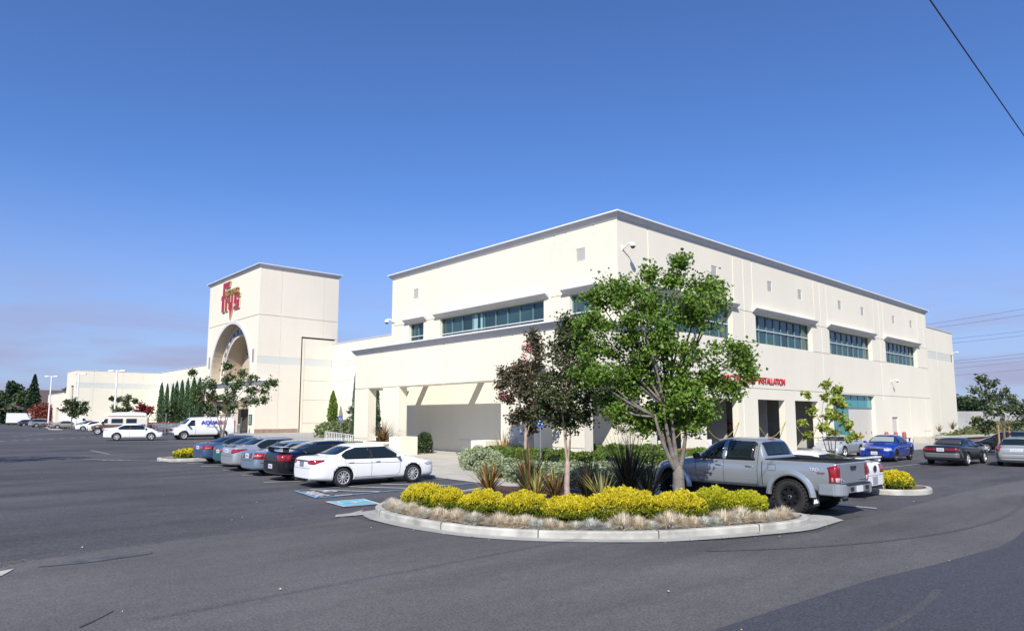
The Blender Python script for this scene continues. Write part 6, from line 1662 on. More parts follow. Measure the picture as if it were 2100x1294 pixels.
def tree(name, label, px, depth, lobes, leafmat, bark, seed, fork=1.0, tr=.12, ls=.10, dens=1.0, forks=None, flowers=None, cat='tree', group=None, clr=.30, lpc=42, xy=None, cpl=11, yref=855.7, g0=None, limb=.45, el=2.2):
    """lobes in photo pixels (x, y, radius) turned into metres at this tree's own distance"""
    rg = random.Random(seed); s = DP / depth; x, y = xy or at(px, depth); g = gz(y) if g0 is None else g0
    t = thing(name, label, cat, (x, y, g), 0, group)
    L_ = [(Vector(RV * ((lx - px) / s) + FV * rg.uniform(-.5, .5) * (lr / s + .5)) + Vector((0, 0, 2.4 + (yref - ly) / s - g)), lr / s) for lx, ly, lr in lobes]
    w = MB(); fk = Vector((0, 0, fork))
    w.tube([(0, 0, -.2), (0, 0, 0), (rg.gauss(0, .02), rg.gauss(0, .02), fork * .5), tuple(fk), tuple(fk + Vector((0, 0, fork * .22)))], [tr * 1.22, tr * 1.05, tr * .95, tr * .85, tr * .55], 12)
    nf = forks or 4
    ends = []
    mains = sorted(L_, key=lambda q: -q[1])[:nf]
    joints = []
    for k, (c, r) in enumerate(mains):
        mid = fk.lerp(c, limb) + Vector((rg.gauss(0, .08), rg.gauss(0, .08), .15))
        joints.append(mid); w.tube(curve(fk - Vector((0, 0, .05)), mid, (c.x * .12, c.y * .12, .0)), [tr * .46 - tr * .28 * q / 6 for q in range(7)], 7)
    lf = MB(); fl = MB()
    for c, r in L_:
        j = min(joints, key=lambda q: (q - c).length + max(0, q.z - c.z) * 2)
        w.tube(curve(j - Vector((0, 0, .06)), c, (rg.gauss(0, .12), rg.gauss(0, .12), -.1)), [tr * .22 - tr * .14 * q / 6 for q in range(7)], 5)
        nc = max(6, int(cpl * dens * (r / .6) ** 1.3))
        for _ in range(nc):
            v = Vector((rg.gauss(0, 1), rg.gauss(0, 1), rg.gauss(0, 1))).normalized() * r * (rg.random() ** .45)
            v.z *= .9; q = c + v
            w.tube(curve(c + v * .1, q, (rg.gauss(0, .05), rg.gauss(0, .05), -.04), 3), [min(.02, tr * .09), .010, .007, .004], 4)
            cr_ = clr * rg.uniform(.6, 1.15)
            for _ in range(int(lpc * rg.uniform(.6, 1.3))):
                leaf(lf, q + Vector((rg.gauss(0, cr_ * .5), rg.gauss(0, cr_ * .5), rg.gauss(0, cr_ * .42))), ls * rg.uniform(.65, 1.25), rg, el)
    for fx, fy, n_ in flowers or []:
        c = RV * ((fx - px) / s) - FV * .5 + Vector((0, 0, 2.4 + (yref - fy) / s - g))
        for _ in range(n_): leaf(fl, c + Vector((rg.gauss(0, .09), rg.gauss(0, .09), rg.gauss(0, .13))), ls * .8, rg)
    w.build('trunk', bark, t, True); lf.build('crown', leafmat, t)
    if fl.f: fl.build('blossom', L_FLOWER, t)
    return t
tree('shade_tree', 'tall bright green tree on the near island, its crown covering the store corner', 1388, 17.5,
     [(1402, 532, 20), (1398, 565, 34), (1340, 560, 22), (1345, 610, 46), (1255, 588, 34), (1240, 615, 36), (1300, 640, 44), (1228, 668, 36), (1200, 665, 22), (1218, 722, 36), (1192, 768, 15), (1235, 775, 34),  (1290, 700, 48), (1365, 690, 50), (1450, 585, 28), (1475, 580, 18), (1445, 640, 40), (1475, 615, 22), (1425, 740, 52), (1345, 770, 52), (1280, 810, 40), (1495, 735, 34), (1528, 735, 22), (1530, 765, 14), (1480, 785, 32), (1505, 795, 20), (1405, 820, 38), (1335, 840, 30), (1440, 835, 26), (1260, 840, 20), (1342, 866, 22), (1402, 858, 26), (1438, 858, 16), (1300, 848, 22), (1372, 800, 40), (1310, 740, 40), (1215, 775, 22), (1258, 822, 28), (1292, 775, 36), (1325, 866, 24), (1372, 870, 24), (1412, 872, 20), (1420, 800, 36), (1345, 715, 34), (1395, 640, 44), (1300, 600, 26), (1380, 850, 20)],
     L_BIG, M_BARK, 5, fork=.98, tr=.165, ls=.098, dens=1.0, forks=6, clr=.30, lpc=74, cpl=16, limb=.40, el=2.6)
tree('crape_myrtle', 'dark crape myrtle with a pink-grey trunk on the near island, left of the big tree', 1163, 19.0,
     [(1170, 655, 10), (1168, 672, 16), (1160, 695, 22), (1182, 700, 16), (1150, 820, 28), (1175, 765, 28), (1120, 800, 22), (1165, 865, 20), (1148, 730, 30), (1185, 735, 30), (1200, 700, 18), (1140, 775, 34), (1185, 790, 36), (1125, 825, 30), (1165, 840, 38), (1112, 850, 20), (1200, 846, 20), (1205, 815, 20), (1145, 862, 16)],
     L_MYR, M_BARKP, 6, fork=1.05, tr=.085, ls=.085, forks=4, clr=.29, lpc=74, cpl=14)
tree('crape_myrtle', 'reddish crape myrtle with a few pink blossoms, right of the portico opening', 1078, 32.0,
     [(1090, 695, 14), (1096, 722, 20), (1085, 755, 24), (1062, 762, 20), (1036, 768, 12), (1100, 790, 26), (1068, 800, 26), (1045, 815, 16), (1112, 820, 22), (1030, 790, 12), (1072, 780, 24), (1090, 835, 28), (1055, 850, 24), (1078, 865, 24), (1105, 860, 18)],
     leafm('leaf_myrtle_bronze', (.026, .044, .016), (.13, .09, .05), .15, .65), M_BARKP, 7, fork=1.5, tr=.09, ls=.12, forks=4, clr=.34, lpc=90, cpl=11, flowers=[(1083, 714, 26), (1074, 738, 30), (1040, 812, 20)])
tree('young_tree', 'thin bare-limbed young tree with a pale fan of small leaves under the big crown', 1290, 25.5,
     [(1262, 865, 14), (1285, 858, 14), (1308, 875, 14), (1275, 880, 14), (1296, 885, 12), (1318, 882, 8), (1252, 858, 8)],
     L_SPARSE, M_BARK, 8, fork=1.15, tr=.045, ls=.055, forks=5, clr=.16, lpc=26, cpl=26, limb=.55)
tree('young_tree', 'small open tree with yellow-green whorled leaves in front of the silver coupe', 1708, 24.8,
     [(1700, 790, 9), (1722, 800, 9), (1690, 815, 10), (1665, 810, 7), (1712, 825, 12), (1735, 832, 8), (1672, 842, 10), (1700, 850, 13), (1728, 858, 10), (1655, 868, 8), (1685, 876, 10), (1742, 872, 10), (1715, 885, 9), (1755, 893, 6), (1662, 892, 6), (1735, 900, 6)],
     L_MAG, M_BARKD, 9, fork=.7, tr=.06, ls=.19, forks=4, clr=.13, lpc=13, cpl=42, el=3.8, xy=(25.4, 10.5))
stake = tree('staked_tree', 'staked young tree at the right edge with timber supports', 2056, 42.0,
     [(2022, 778, 10), (2040, 790, 16), (2006, 800, 10), (2018, 818, 14), (2045, 815, 22), (2070, 808, 18), (2000, 820, 8), (2030, 845, 16), (2060, 840, 22), (2085, 825, 18), (2095, 845, 18), (2012, 862, 8), (2040, 868, 12), (2080, 868, 12), (2108, 850, 16), (2025, 882, 8)],
     L_SPARSE, M_BARKD, 10, fork=1.9, tr=.06, ls=.17, forks=5, clr=.32, lpc=26, cpl=9)
for dx in (-.32, .02, .36):
    mb = MB(); b = RV * dx; mb.tube([(b.x, b.y, -.2), (b.x, b.y, 1.95)], .05, 6); mb.build('stake', mat('new_timber', (.42, .22, .10), .7), stake)
tree('crape_myrtle', 'wide sparse tree with bare forking limbs in front of the plumbing van', 458, 50.0,
     [(460, 752, 9), (462, 775, 14), (487, 765, 10), (486, 790, 14), (430, 790, 12), (436, 812, 14), (515, 775, 8), (512, 800, 12), (548, 788, 9), (556, 782, 7), (535, 800, 9), (465, 812, 18), (395, 765, 6), (410, 800, 12), (402, 820, 14), (418, 838, 12), (478, 838, 12), (500, 825, 12), (525, 822, 7), (540, 820, 6)],
     leafm('leaf_lot', (.035, .07, .02), (.11, .16, .045), .2), M_BARK, 12, fork=.9, tr=.12, ls=.15, forks=6, clr=.30, lpc=36, cpl=15, limb=.5)
tree('far_lot_tree', 'small round dense tree in the far lot before the champagne saloon', 147, 111, [(140, 826, 7), (150, 828, 9), (143, 838, 9), (155, 840, 9), (136, 840, 6), (171, 828, 4), (175, 838, 4), (165, 846, 5), (148, 848, 8)], L_FAR, M_BARK, 13, fork=1.6, tr=.09, ls=.30, lpc=34, cpl=9, clr=.5)
tree('far_lot_tree', 'tree of separate rising leaf clumps between the lamp post and the dark red tree', 250, 100, [(229, 818, 4), (240, 820, 4), (233, 836, 5), (252, 822, 4), (262, 816, 4), (258, 830, 5), (274, 822, 4), (246, 838, 6), (238, 846, 6), (256, 842, 6), (266, 838, 4)], L_SPARSE, M_BARK, 14, fork=1.2, tr=.09, ls=.26, lpc=30, cpl=6, clr=.4)
tree('far_lot_tree', 'dark red-leaved tree behind the camper van roof', 294, 98, [(284, 842, 7), (293, 833, 7), (302, 838, 7), (306, 846, 6), (276, 846, 5), (296, 848, 8)], L_RED, M_BARKD, 15, fork=1.3, tr=.08, ls=.28, lpc=36, cpl=8, clr=.45)
tree('far_lot_tree', 'dark bushy tree in front of the row of cypresses', 355, 84, [(346, 840, 8), (358, 832, 9), (366, 842, 8), (350, 852, 8), (364, 854, 8), (338, 850, 6), (376, 852, 5)], L_DKSH, M_BARKD, 16, fork=1.0, tr=.1, ls=.26, lpc=40, cpl=7, clr=.5)
tree('far_lot_tree', 'dark tree with red blossom in front of the tower arch, behind the wide sparse tree', 425, 72, [(410, 832, 9), (425, 826, 10), (440, 832, 9), (418, 845, 10), (434, 848, 10)], L_DKSH, M_BARKD, 17, fork=1.2, tr=.1, ls=.24, lpc=40, cpl=7, clr=.45, flowers=[(415, 818, 16), (428, 816, 14), (440, 822, 14)])
tree('shade_tree', 'tree standing out of frame whose shade crosses the lot at the left', 0, 30, [(-60, 640, 70), (30, 640, 70), (-20, 570, 70), (60, 600, 60), (-90, 600, 50), (0, 690, 60)], L_BIG, M_BARK, 18, fork=2.4, tr=.2, ls=.22, lpc=24, cpl=3, clr=.6, xy=(-1.4, 39.6))

# columnar cypresses
def cypress(h, r, seed, m=L_CYP, n=2600, ls=.24):
    rg = random.Random(seed); t = thing('cypress', 'x', 'tree'); mb = MB()
    prof = lambda u: r * (min(1, u * 5 + .35)) * (1 - u ** 2.6) ** .8
    for _ in range(n):
        u = rg.random(); a = rg.random() * 6.283; rr = prof(u) * (rg.random() ** .3) * (1 + .12 * math.sin(a * 3 + u * 14))
        leaf(mb, Vector((rr * math.cos(a), rr * math.sin(a), .25 + u * (h - .25))), ls * rg.uniform(.7, 1.4), rg, 3.2, Vector((math.cos(a) * .5, math.sin(a) * .5, 1.6)))
    mb.build('crown', m, t)
    w = MB(); w.tube([(0, 0, -.2), (0, 0, h * .3), (0, 0, h * .75)], [.1, .08, .02], 6); w.build('trunk', M_BARKD, t)
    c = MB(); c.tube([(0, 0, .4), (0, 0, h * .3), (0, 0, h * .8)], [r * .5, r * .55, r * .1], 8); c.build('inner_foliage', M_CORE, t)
    return t
c0 = cypress(9.3, .82, 3); c0['group'] = 'cypress columns along the warehouse wall'
nm = ['first', 'second', 'third', 'fourth', 'fifth', 'sixth', 'seventh', 'eighth', 'ninth']
for i, (y, hs, ws) in enumerate(zip((157.0, 152.9, 149.0, 146.4, 143.0, 139.4, 135.8, 132.4, 128.8), (1, .96, .95, .99, 1, 1.02, 1.03, 1.0, .98), (1, .8, .72, .95, .95, .9, 1.08, 1.03, .68))):
    lb = '%s tall cypress from the left along the far warehouse wall' % nm[i]
    if i == 0: c0.location = (41.4, y, .5); c0['label'] = lb; c0.scale = (ws, ws, hs)
    else: copy_tree(c0, (41.4, y, .5), i * 1.3, lb, (ws, ws, hs))
k = copy_tree(c0, (*at(769, 56), .35), .4, 'tall dark cypress framed between the two left portico columns', (.55, .55, .62)); 
if 'group' in k: del k['group']
k = copy_tree(c0, (*at(728, 58.5), .35), 2.4, 'slim cypress just left of the portico end column', (.42, .42, .66)); del k['group']
k = cypress(5.2, .68, 21, L_HEDGE, 1500, .3); k.location = (*at(682, 86), .5); k['label'] = 'bushy green conifer by the warehouse wall right of the tower'; k.name = 'conifer'

def conifer(label, px, depth, h, r, seed, m=L_CON, n=5200, ls=.5):
    rg = random.Random(seed); x, y = at(px, depth); t = thing('conifer', label, 'tree', (x, y, .5)); mb = MB()
    for _ in range(n):
        u = rg.random() ** .75; tier = (u * 13) % 1; a = rg.random() * 6.283
        rr = r * (1 - u) ** .85 * (1.08 - .35 * tier) * (rg.random() ** .35) * (1 + .15 * math.sin(a * 5 + int(u * 13) * 2))
        leaf(mb, Vector((rr * math.cos(a), rr * math.sin(a), .8 + u * (h - .8) - rr * .15)), ls * rg.uniform(.6, 1.2), rg, 3, Vector((math.cos(a), math.sin(a), -.2)))
    mb.build('crown', m, t); w = MB(); w.tube([(0, 0, -.3), (0, 0, h * .9)], [.25, .03], 6); w.build('trunk', M_BARKD, t)
    return t
conifer('tall dark pointed conifer at the far left', 65, 178, 13.2, 3.0, 31)
def far_tree(label, px, depth, h, w, seed, m=L_FAR, name='background_tree', n=2600, ls=.7, bias=1.0):
    rg = random.Random(seed); x, y = at(px, depth); t = thing(name, label, 'tree', (x, y, .4), 0, None); mb = MB()
    lob = [(Vector((rg.gauss(0, w * .24), rg.gauss(0, w * .24), h * rg.uniform(.35, .86))), w * rg.uniform(.18, .32)) for _ in range(11)] + [(Vector((0, 0, h * .88)), w * .2)]
    for _ in range(n):
        c, r_ = rg.choice(lob); v = Vector((rg.gauss(0, 1), rg.gauss(0, 1), rg.gauss(0, 1.25 * bias))).normalized() * r_ * rg.random() ** .35
        p = c + v; 
        leaf(mb, p, ls * rg.uniform(.5, 1.2), rg, 1.9)
    for _ in range(n // 3):
        a = rg.random() * 6.283; rr = w * .42 * rg.random() ** .5; leaf(mb, Vector((rr * math.cos(a), rr * math.sin(a), rg.uniform(.3, h * .5))), ls * rg.uniform(.6, 1.2), rg, 1.9)
    mb.build('crown', m, t); wd = MB(); wd.tube([(0, 0, -.3), (0, 0, h * .6)], [.25, .08], 6); wd.build('trunk', M_BARKD, t)
    return t
for a in [('broad dull green tree at the left edge of the photo', -4, 205, 9.5, 9, 41), ('tall twin-topped dark tree second from the left edge', 17, 200, 13.0, 7, 42, L_CON), ('tall pale-topped tree right of the twin-topped one', 32, 205, 12.2, 6, 43), ('weeping light green tree beside the tall conifer', 47, 190, 9.6, 6, 44), ('low dark tree filling behind the white trailer', 12, 240, 9.0, 10, 45, L_CON),
          ('low dark tree at the left foot of the tall conifer', 52, 240, 8.6, 9, 46, L_CON), ('small tree between the conifer and the brown roof', 78, 200, 7.5, 4, 47, L_CON), ('distant treetop peeping over the brown roof', 98, 300, 13.5, 6, 48), ('second distant treetop right over the brown roof', 106, 310, 12.6, 4, 49), ('treetop behind the low far wing roof', 136, 330, 18.5, 6, 50, L_CON),
          ('dark treetops beyond the boundary wall just right of the store', 1976, 165, 6.5, 7, 51, L_CON), ('second dark tree beyond the boundary wall', 1994, 170, 5.8, 6, 52, L_CON), ('low hedge-like tree beyond the boundary wall at the right edge', 2090, 180, 5.0, 9, 53, L_CON)]: far_tree(*a)
far_tree('large red-flowered oleander mound left of the far wing', 96, 158, 4.6, 7.0, 60, L_RED, 'oleander', 2400, .45); D.objects['oleander'].children[0].data.materials[0] = leafm('oleander_red', (.32, .03, .04), (.10, .08, .03), .2) if D.objects['oleander'].children[0].name.startswith('crown') else M_BARKD
far_tree('red creeper bush by the low wing doorway', 119, 165, 4.4, 2.2, 61, leafm('oleander_red', (.32, .03, .04), (.10, .08, .03), .2), 'oleander', 900, .35)

# shrubs, hedges
def dome(name, label, x, y, rx, ry, h, seed, m, n, ls, group=None, cat='shrub', m2=None, upv=1.0, z0=None, spike=2.4, lump=.10):
    rg = random.Random(seed); t = thing(name, label, cat, (x, y, (gz(y) + .08) if z0 is None else z0), 0, group); mb = MB()
    for _ in range(n):
        a = rg.random() * 6.283; u = rg.random() ** .8; ph = u * 1.62
        k = 1 + lump * noise.noise(Vector((math.cos(a) * 2.4 + seed, math.sin(a) * 2.4, ph * 2.4))) * 2 + lump * .5 * noise.noise(Vector((math.cos(a) * 7 + seed, math.sin(a) * 7, ph * 7)))
        k *= rg.uniform(.86, 1.05)
        d = Vector((math.sin(ph) * math.cos(a), math.sin(ph) * math.sin(a), math.cos(ph)))
        hh = h * (.45 + .55 * d.z) if d.z > -.1 else h * .3
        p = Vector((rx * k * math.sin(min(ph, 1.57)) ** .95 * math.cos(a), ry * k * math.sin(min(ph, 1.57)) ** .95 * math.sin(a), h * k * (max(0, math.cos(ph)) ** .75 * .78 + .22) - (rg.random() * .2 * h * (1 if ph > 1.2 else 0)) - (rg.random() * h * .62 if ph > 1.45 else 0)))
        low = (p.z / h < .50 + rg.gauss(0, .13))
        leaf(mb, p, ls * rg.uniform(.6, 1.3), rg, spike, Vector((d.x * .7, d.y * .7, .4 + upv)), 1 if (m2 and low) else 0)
    mb.build('foliage', [m, m2] if m2 else [m], t)
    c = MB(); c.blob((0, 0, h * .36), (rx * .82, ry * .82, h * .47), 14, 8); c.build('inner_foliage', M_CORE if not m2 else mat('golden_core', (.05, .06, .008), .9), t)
    return t
YB = [((874, 1042), .66, .62, .70, 'leftmost golden bush on the near island'), ((918, 1046), .46, .50, .58, 'small golden bush tucked second from the left'), ((988, 1052), .62, .60, .66, 'third golden bush from the left, in front of the bronze flax'), ((1072, 1058), .62, .55, .62, 'fourth golden bush from the left, rounded with a dark gap to its right'),
      ((1168, 1068), .62, .60, .72, 'fifth golden bush, just right of the dark gap'), ((1275, 1064), .88, .70, .74, 'widest golden bush in the middle of the row'), ((1392, 1063), .74, .66, .74, 'golden bush at the foot of the big tree'), ((1470, 1050), .60, .60, .70, 'greener golden bush second from the right'), ((1524, 1056), .58, .60, .64, 'rightmost golden-green bush beside the pickup wheel')]
def ground_at(px, py, z=.1):
    R_ = math.hypot(1378, 155.7); cp_, sp_ = 1378 / R_, 155.7 / R_
    d = (FV * cp_ + Vector((0, 0, sp_))) * 1378 + RV * (px - 1050) - (Vector((0, 0, cp_)) - FV * sp_) * (py - 700)
    k = (z - 2.4) / d.z; return d.x * k, d.y * k
for i, ((px, py), rx, ry, h, lb) in enumerate(YB):
    x, y = ground_at(px, py - 5, .1); hv = .74 * (1 + .10 * math.sin(i * 2.7))
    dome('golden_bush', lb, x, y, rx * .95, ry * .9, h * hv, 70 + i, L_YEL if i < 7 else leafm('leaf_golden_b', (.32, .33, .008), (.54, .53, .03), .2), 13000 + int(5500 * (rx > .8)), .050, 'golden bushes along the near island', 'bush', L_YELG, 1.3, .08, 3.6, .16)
x, y = ground_at(1838, 1000, .1); dome('golden_bush', 'single golden bush on the right teardrop island behind the white coupe', x, y + .1, .60, .6, .52, 90, L_YEL, 3600, .075, None, 'bush', L_YELG, 1.1, .08)
for i, (x, y, lb) in enumerate(((11.9, 39.0, 'golden shrub at the nose of the far left island'), (13.4, 39.1, 'golden shrub on the far left island beside the blue saloon'), (12.6, 38.7, 'middle golden shrub on the far left island'))):
    dome('golden_bush', lb, x, y, .85, .7, .48, 92 + i, L_YEL if i != 1 else L_YELG, 1800, .11, None, 'bush', L_YELG, 1.0)
# long soft hedges
def hedge(label, path, w, h, seed, m, n, ls, name='hedge', z0=.1, cat='hedge', var=.12, spike=2.6):
    rg = random.Random(seed); mb = MB(); seg_ = [(Vector(a), Vector(b)) for a, b in zip(path, path[1:])]; ln = [(b - a).length for a, b in seg_]
    t = thing(name, label, cat, (path[0][0], path[0][1], 0)); O = Vector((path[0][0], path[0][1], 0))
    for _ in range(n):
        q = rg.random() * sum(ln); k = 0
        while q > ln[k]: q -= ln[k]; k += 1
        a, b = seg_[k]; p = a.lerp(b, q / ln[k]); d = (b - a).normalized(); nn = Vector((-d.y, d.x))
        th = rg.uniform(-.35, math.pi + .35); kk = 1 + var * 2 * noise.noise(Vector((p.x * 1.6 + seed, p.y * 1.6, th)))
        off = math.cos(th) * w / 2 * kk; z = max(.03, (h * (.35 + .65 * max(0, math.sin(th)) ** .6)) * kk * rg.uniform(.9, 1.06)) if math.sin(th) > 0 else rg.uniform(.05, h * .5)
        P = Vector((p.x + nn.x * off, p.y + nn.y * off, gz(p.y) + z0 + z)) - O
        leaf(mb, P, ls * rg.uniform(.6, 1.3), rg, spike, Vector((nn.x * math.cos(th) * .6, nn.y * math.cos(th) * .6, 1)))
    mb.build('foliage', m, t)
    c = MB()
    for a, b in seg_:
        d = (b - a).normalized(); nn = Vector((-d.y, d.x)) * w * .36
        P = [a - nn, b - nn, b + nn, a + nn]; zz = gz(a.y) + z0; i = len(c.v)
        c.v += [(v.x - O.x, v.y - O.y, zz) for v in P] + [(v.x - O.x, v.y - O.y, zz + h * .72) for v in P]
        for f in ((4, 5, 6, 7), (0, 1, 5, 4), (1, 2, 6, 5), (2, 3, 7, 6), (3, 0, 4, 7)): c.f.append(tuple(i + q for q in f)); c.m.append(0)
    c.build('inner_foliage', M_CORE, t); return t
hedge('long low green hedge curving round the bed in front of the portico and bays', [(23.0, 26.6), (21.9, 23.2), (21.6, 20.4), (22.6, 18.8), (25.6, 17.6), (29.4, 17.2)], 2.0, .78, 101, L_HEDGE, 17000, .12)
hedge('short clipped hedge against the wall between the portico and the building corner', [(27.0, 24.2), (26.9, 21.4), (29.8, 20.9)], .9, .85, 102, L_HEDGE, 5200, .11)
hedge('low green hedge strip between the railing and the left portico columns', [(22.8, 43.4), (22.3, 38.6)], 1.1, .5, 103, L_HEDGE, 3600, .13)
dome('shrub', 'dark glossy shrub between the left pedestal and the portico wall', 25.4, 36.35, .5, .6, 1.15, 104, L_DKSH, 2600, .13)
dome('shrub', 'dark low shrub in the shade inside the portico at the right', 26.6, 24.6, .6, .9, .8, 105, L_DKSH, 1500, .12)
dome('shrub', 'pale clipped mound of shrubs by the warehouse wall right of the tower', *at(712, 72), 3.3, 1.6, 1.5, 106, leafm('leaf_pale', (.10, .15, .05), (.26, .31, .14), .2), 5200, .24)
# pale variegated shrubs
vs = [(21.1, 25.6), (20.1, 24.0), (19.4, 22.4), (18.5, 21.0), (19.9, 21.9), (18.9, 19.5), (17.9, 18.6), (19.7, 20.3), (18.7, 17.9), (17.5, 16.9), (19.9, 18.6), (20.9, 17.6), (18.6, 16.2), (20.0, 16.6), (21.8, 16.6), (18.4, 14.9), (20.2, 15.2), (22.4, 15.6), (24.2, 15.8), (26.2, 15.4), (21.4, 22.2 + .6), (17.3, 15.2)]
vlab = ['pale variegated shrub at the pedestal end of the bed', 'second pale shrub from the pedestal along the bed edge', 'third pale shrub from the pedestal along the bed edge', 'pale shrub where the concrete walk meets the bed', 'pale shrub just inside the bed edge by the walk', 'pale shrub behind the parking sign pole', 'pale shrub behind the left flax clumps', 'pale shrub in front of the hedge, left part', 'pale shrub behind the myrtle trunk, lower row', 'pale shrub behind the middle flax', 'pale shrub in front of the hedge, centre', 'pale shrub in front of the hedge right of centre', 'pale shrub behind the dark flax, lower row', 'pale shrub behind the tallest flax', 'pale shrub behind the thin young tree', 'pale shrub beside the pickup nose, lower', 'pale shrub beside the pickup nose, upper', 'pale shrub above the pickup bonnet, left', 'pale shrub above the pickup bonnet, centre', 'pale shrub above the pickup bonnet, right', 'pale shrub hard against the hedge at its bend', 'pale shrub in the shade near the pickup front wheel']
v0 = dome('variegated_shrub', vlab[0], 0, 0, .95, .95, .72, 110, L_VAR, 3000, .095, 'pale variegated shrubs in the portico bed', 'shrub', None, .5, .1, 1.7, .2)
v1 = dome('variegated_shrub', vlab[1], 0, 0, .95, .9, .66, 111, L_VAR, 3000, .095, 'pale variegated shrubs in the portico bed', 'shrub', None, .5, .1, 1.7, .2)
for i, (x, y) in enumerate(vs):
    sc = (1.1 + .14 * math.sin(i * 2.1), 1.1 + .14 * math.cos(i * 1.7), .62 + .10 * math.sin(i * 1.3))
    if i < 2: o = (v0, v1)[i]; o.location = (x, y, gz(y) + .1)
    else: copy_tree((v0, v1)[i % 2], (x, y, gz(y) + .1), i * 1.1, vlab[i], sc)

# grass tufts along the kerb
def tuft(seed, m, n=1000, r=.42, h=.30):
    rg = random.Random(seed); t = thing('grass_tuft', 'x', 'grass tuft', group='dry grass tufts inside the island kerb'); mb = MB()
    for _ in range(n):
        a = rg.random() * 6.283; sp = rg.random() ** .6; r0 = r * .35 * rg.random()
        tip = Vector((math.cos(a) * r * sp, math.sin(a) * r * sp, h * (1.05 - .78 * sp ** 2.2) * rg.uniform(.55, 1.35)))
        b = Vector((math.cos(a) * r0, math.sin(a) * r0, 0)); w = Vector((-math.sin(a), math.cos(a), 0)) * .0055
        mid = b.lerp(tip, .55) + Vector((0, 0, h * .18)); i = len(mb.v)
        mb.v += [tuple(b - w), tuple(b + w), tuple(mid + w * .8), tuple(mid - w * .8), tuple(tip)]
        mb.f += [(i, i + 1, i + 2, i + 3), (i + 3, i + 2, i + 4)]; mb.m += [0, 0]
    mb.build('blades', m, t); c = MB(); c.blob((0, 0, 0), (r * .45, r * .45, h * .34), 10, 6); c.build('thatch', mat('thatch', (.34, .26, .17), .95), t); return t
G_TAN = leafm('grass_tan', (.52, .42, .29), (.86, .79, .64), .3, .8); G_BLUE = leafm('grass_blue_grey', (.42, .44, .38), (.72, .72, .64), .25, .8)
protos = [tuft(1, G_TAN), tuft(2, G_BLUE), tuft(3, G_TAN)]
gp = [(806, 1043, 0, .9), (828, 1047, 1, .9), (850, 1052, 0, 1), (872, 1055, 1, .9), (896, 1060, 0, .95), (922, 1063, 1, .85), (950, 1068, 0, .95), (976, 1069, 2, 1.15), (992, 1076, 1, .9), (1015, 1072, 0, 1.05), (1042, 1078, 2, 1.15), (1074, 1083, 0, 1.0), (1102, 1081, 1, .9), (1128, 1083, 0, .95),
      (1174, 1083, 1, .75), (1216, 1084, 1, .95), (1262, 1084, 2, 1.3), (1300, 1082, 0, 1.1), (1348, 1083, 2, 1.35), (1392, 1082, 0, 1.1), (1432, 1081, 1, .9), (1478, 1080, 2, 1.25), (1514, 1074, 0, 1.35), (1550, 1074, 2, 1.0), (1580, 1071, 0, .95), (1606, 1068, 2, 1.1), (1246, 1086, 1, .7), (1328, 1087, 1, .75), (1460, 1083, 1, .8), (884, 1056, 2, 1.1), (938, 1064, 0, 1.1), (964, 1068, 2, .9), (1004, 1074, 1, 1.0), (1060, 1080, 0, .9), (1088, 1082, 2, 1.1), (1115, 1083, 1, .8), (1150, 1085, 2, .7), (1195, 1086, 0, .65), (1280, 1086, 1, .8), (1370, 1084, 1, .8), (1412, 1082, 0, .95), (1500, 1078, 1, .8), (1566, 1073, 1, .8), (839, 1050, 2, .9), (817, 1045, 1, .8)]
used = set()
for i, (px, py, v, s) in enumerate(gp):
    x, y = ground_at(px, py - 6, .12)
    q = min(range(1, len(isl) - 1), key=lambda j: (isl[j][0] - x) ** 2 + (isl[j][1] - y) ** 2)
    t_ = Vector((isl[q + 1][0] - isl[q - 1][0], isl[q + 1][1] - isl[q - 1][1])).normalized()
    x, y = isl[q][0] - t_.y * (.20 + .24 * s) , isl[q][1] + t_.x * (.20 + .24 * s)
    near = 'left tip' if px < 900 else 'left half' if px < 1150 else 'middle' if px < 1420 else 'right end'
    idx = sum(1 for q in gp[:i] if ('left tip' if q[0] < 900 else 'left half' if q[0] < 1150 else 'middle' if q[0] < 1420 else 'right end') == near and q[2] % 2 == v % 2) if True else 0
    lb = '%s grass tuft, number %s of its colour at the %s of the island kerb' % ('tan' if v != 1 else 'blue-grey', (nm + ['tenth', 'eleventh', 'twelfth', 'thirteenth', 'fourteenth'])[idx], near)
    sc = (s * .95, s * .95, s * .74)
    if v not in used: used.add(v); o = protos[v]; o.location = (x, y, .10); o['label'] = lb; o.scale = sc
    else: copy_tree(protos[v], (x, y, .10), i * 1.9, lb, sc)

# flax clumps
def flax(label, x, y, h, n, seed, cols, z=.1, spread=.9):
    rg = random.Random(seed); t = thing('flax_plant', label, 'plant', (x, y, z)); mb = MB()
    for _ in range(n):
        a = rg.random() * 6.283; lean = (.06 + rg.random() * .94) * spread * 1.35; L_ = h * rg.uniform(.6, 1.12); w = rg.uniform(.014, .024)
        d = Vector((math.cos(a), math.sin(a), 0)); side = Vector((-d.y, d.x, 0)); pts = []
        for k in range(7):
            u = k / 6; ang = lean * (.72 + .40 * u * u); pts.append((pts[-1] if pts else d * .08 * rg.random()) + (d * math.sin(ang) + Vector((0, 0, math.cos(ang)))) * (L_ / 6 if k else 0))
        m = rg.randrange(len(cols)); i = len(mb.v)
        for k, p in enumerate(pts):
            ww = w * (1 - .9 * (k / 6) ** 2.2); mb.v += [tuple(p - side * ww), tuple(p + side * ww)]
        for k in range(6): mb.f.append((i + 2 * k, i + 2 * k + 1, i + 2 * k + 3, i + 2 * k + 2)); mb.m.append(m)
    mb.build('leaves', cols, t); return t
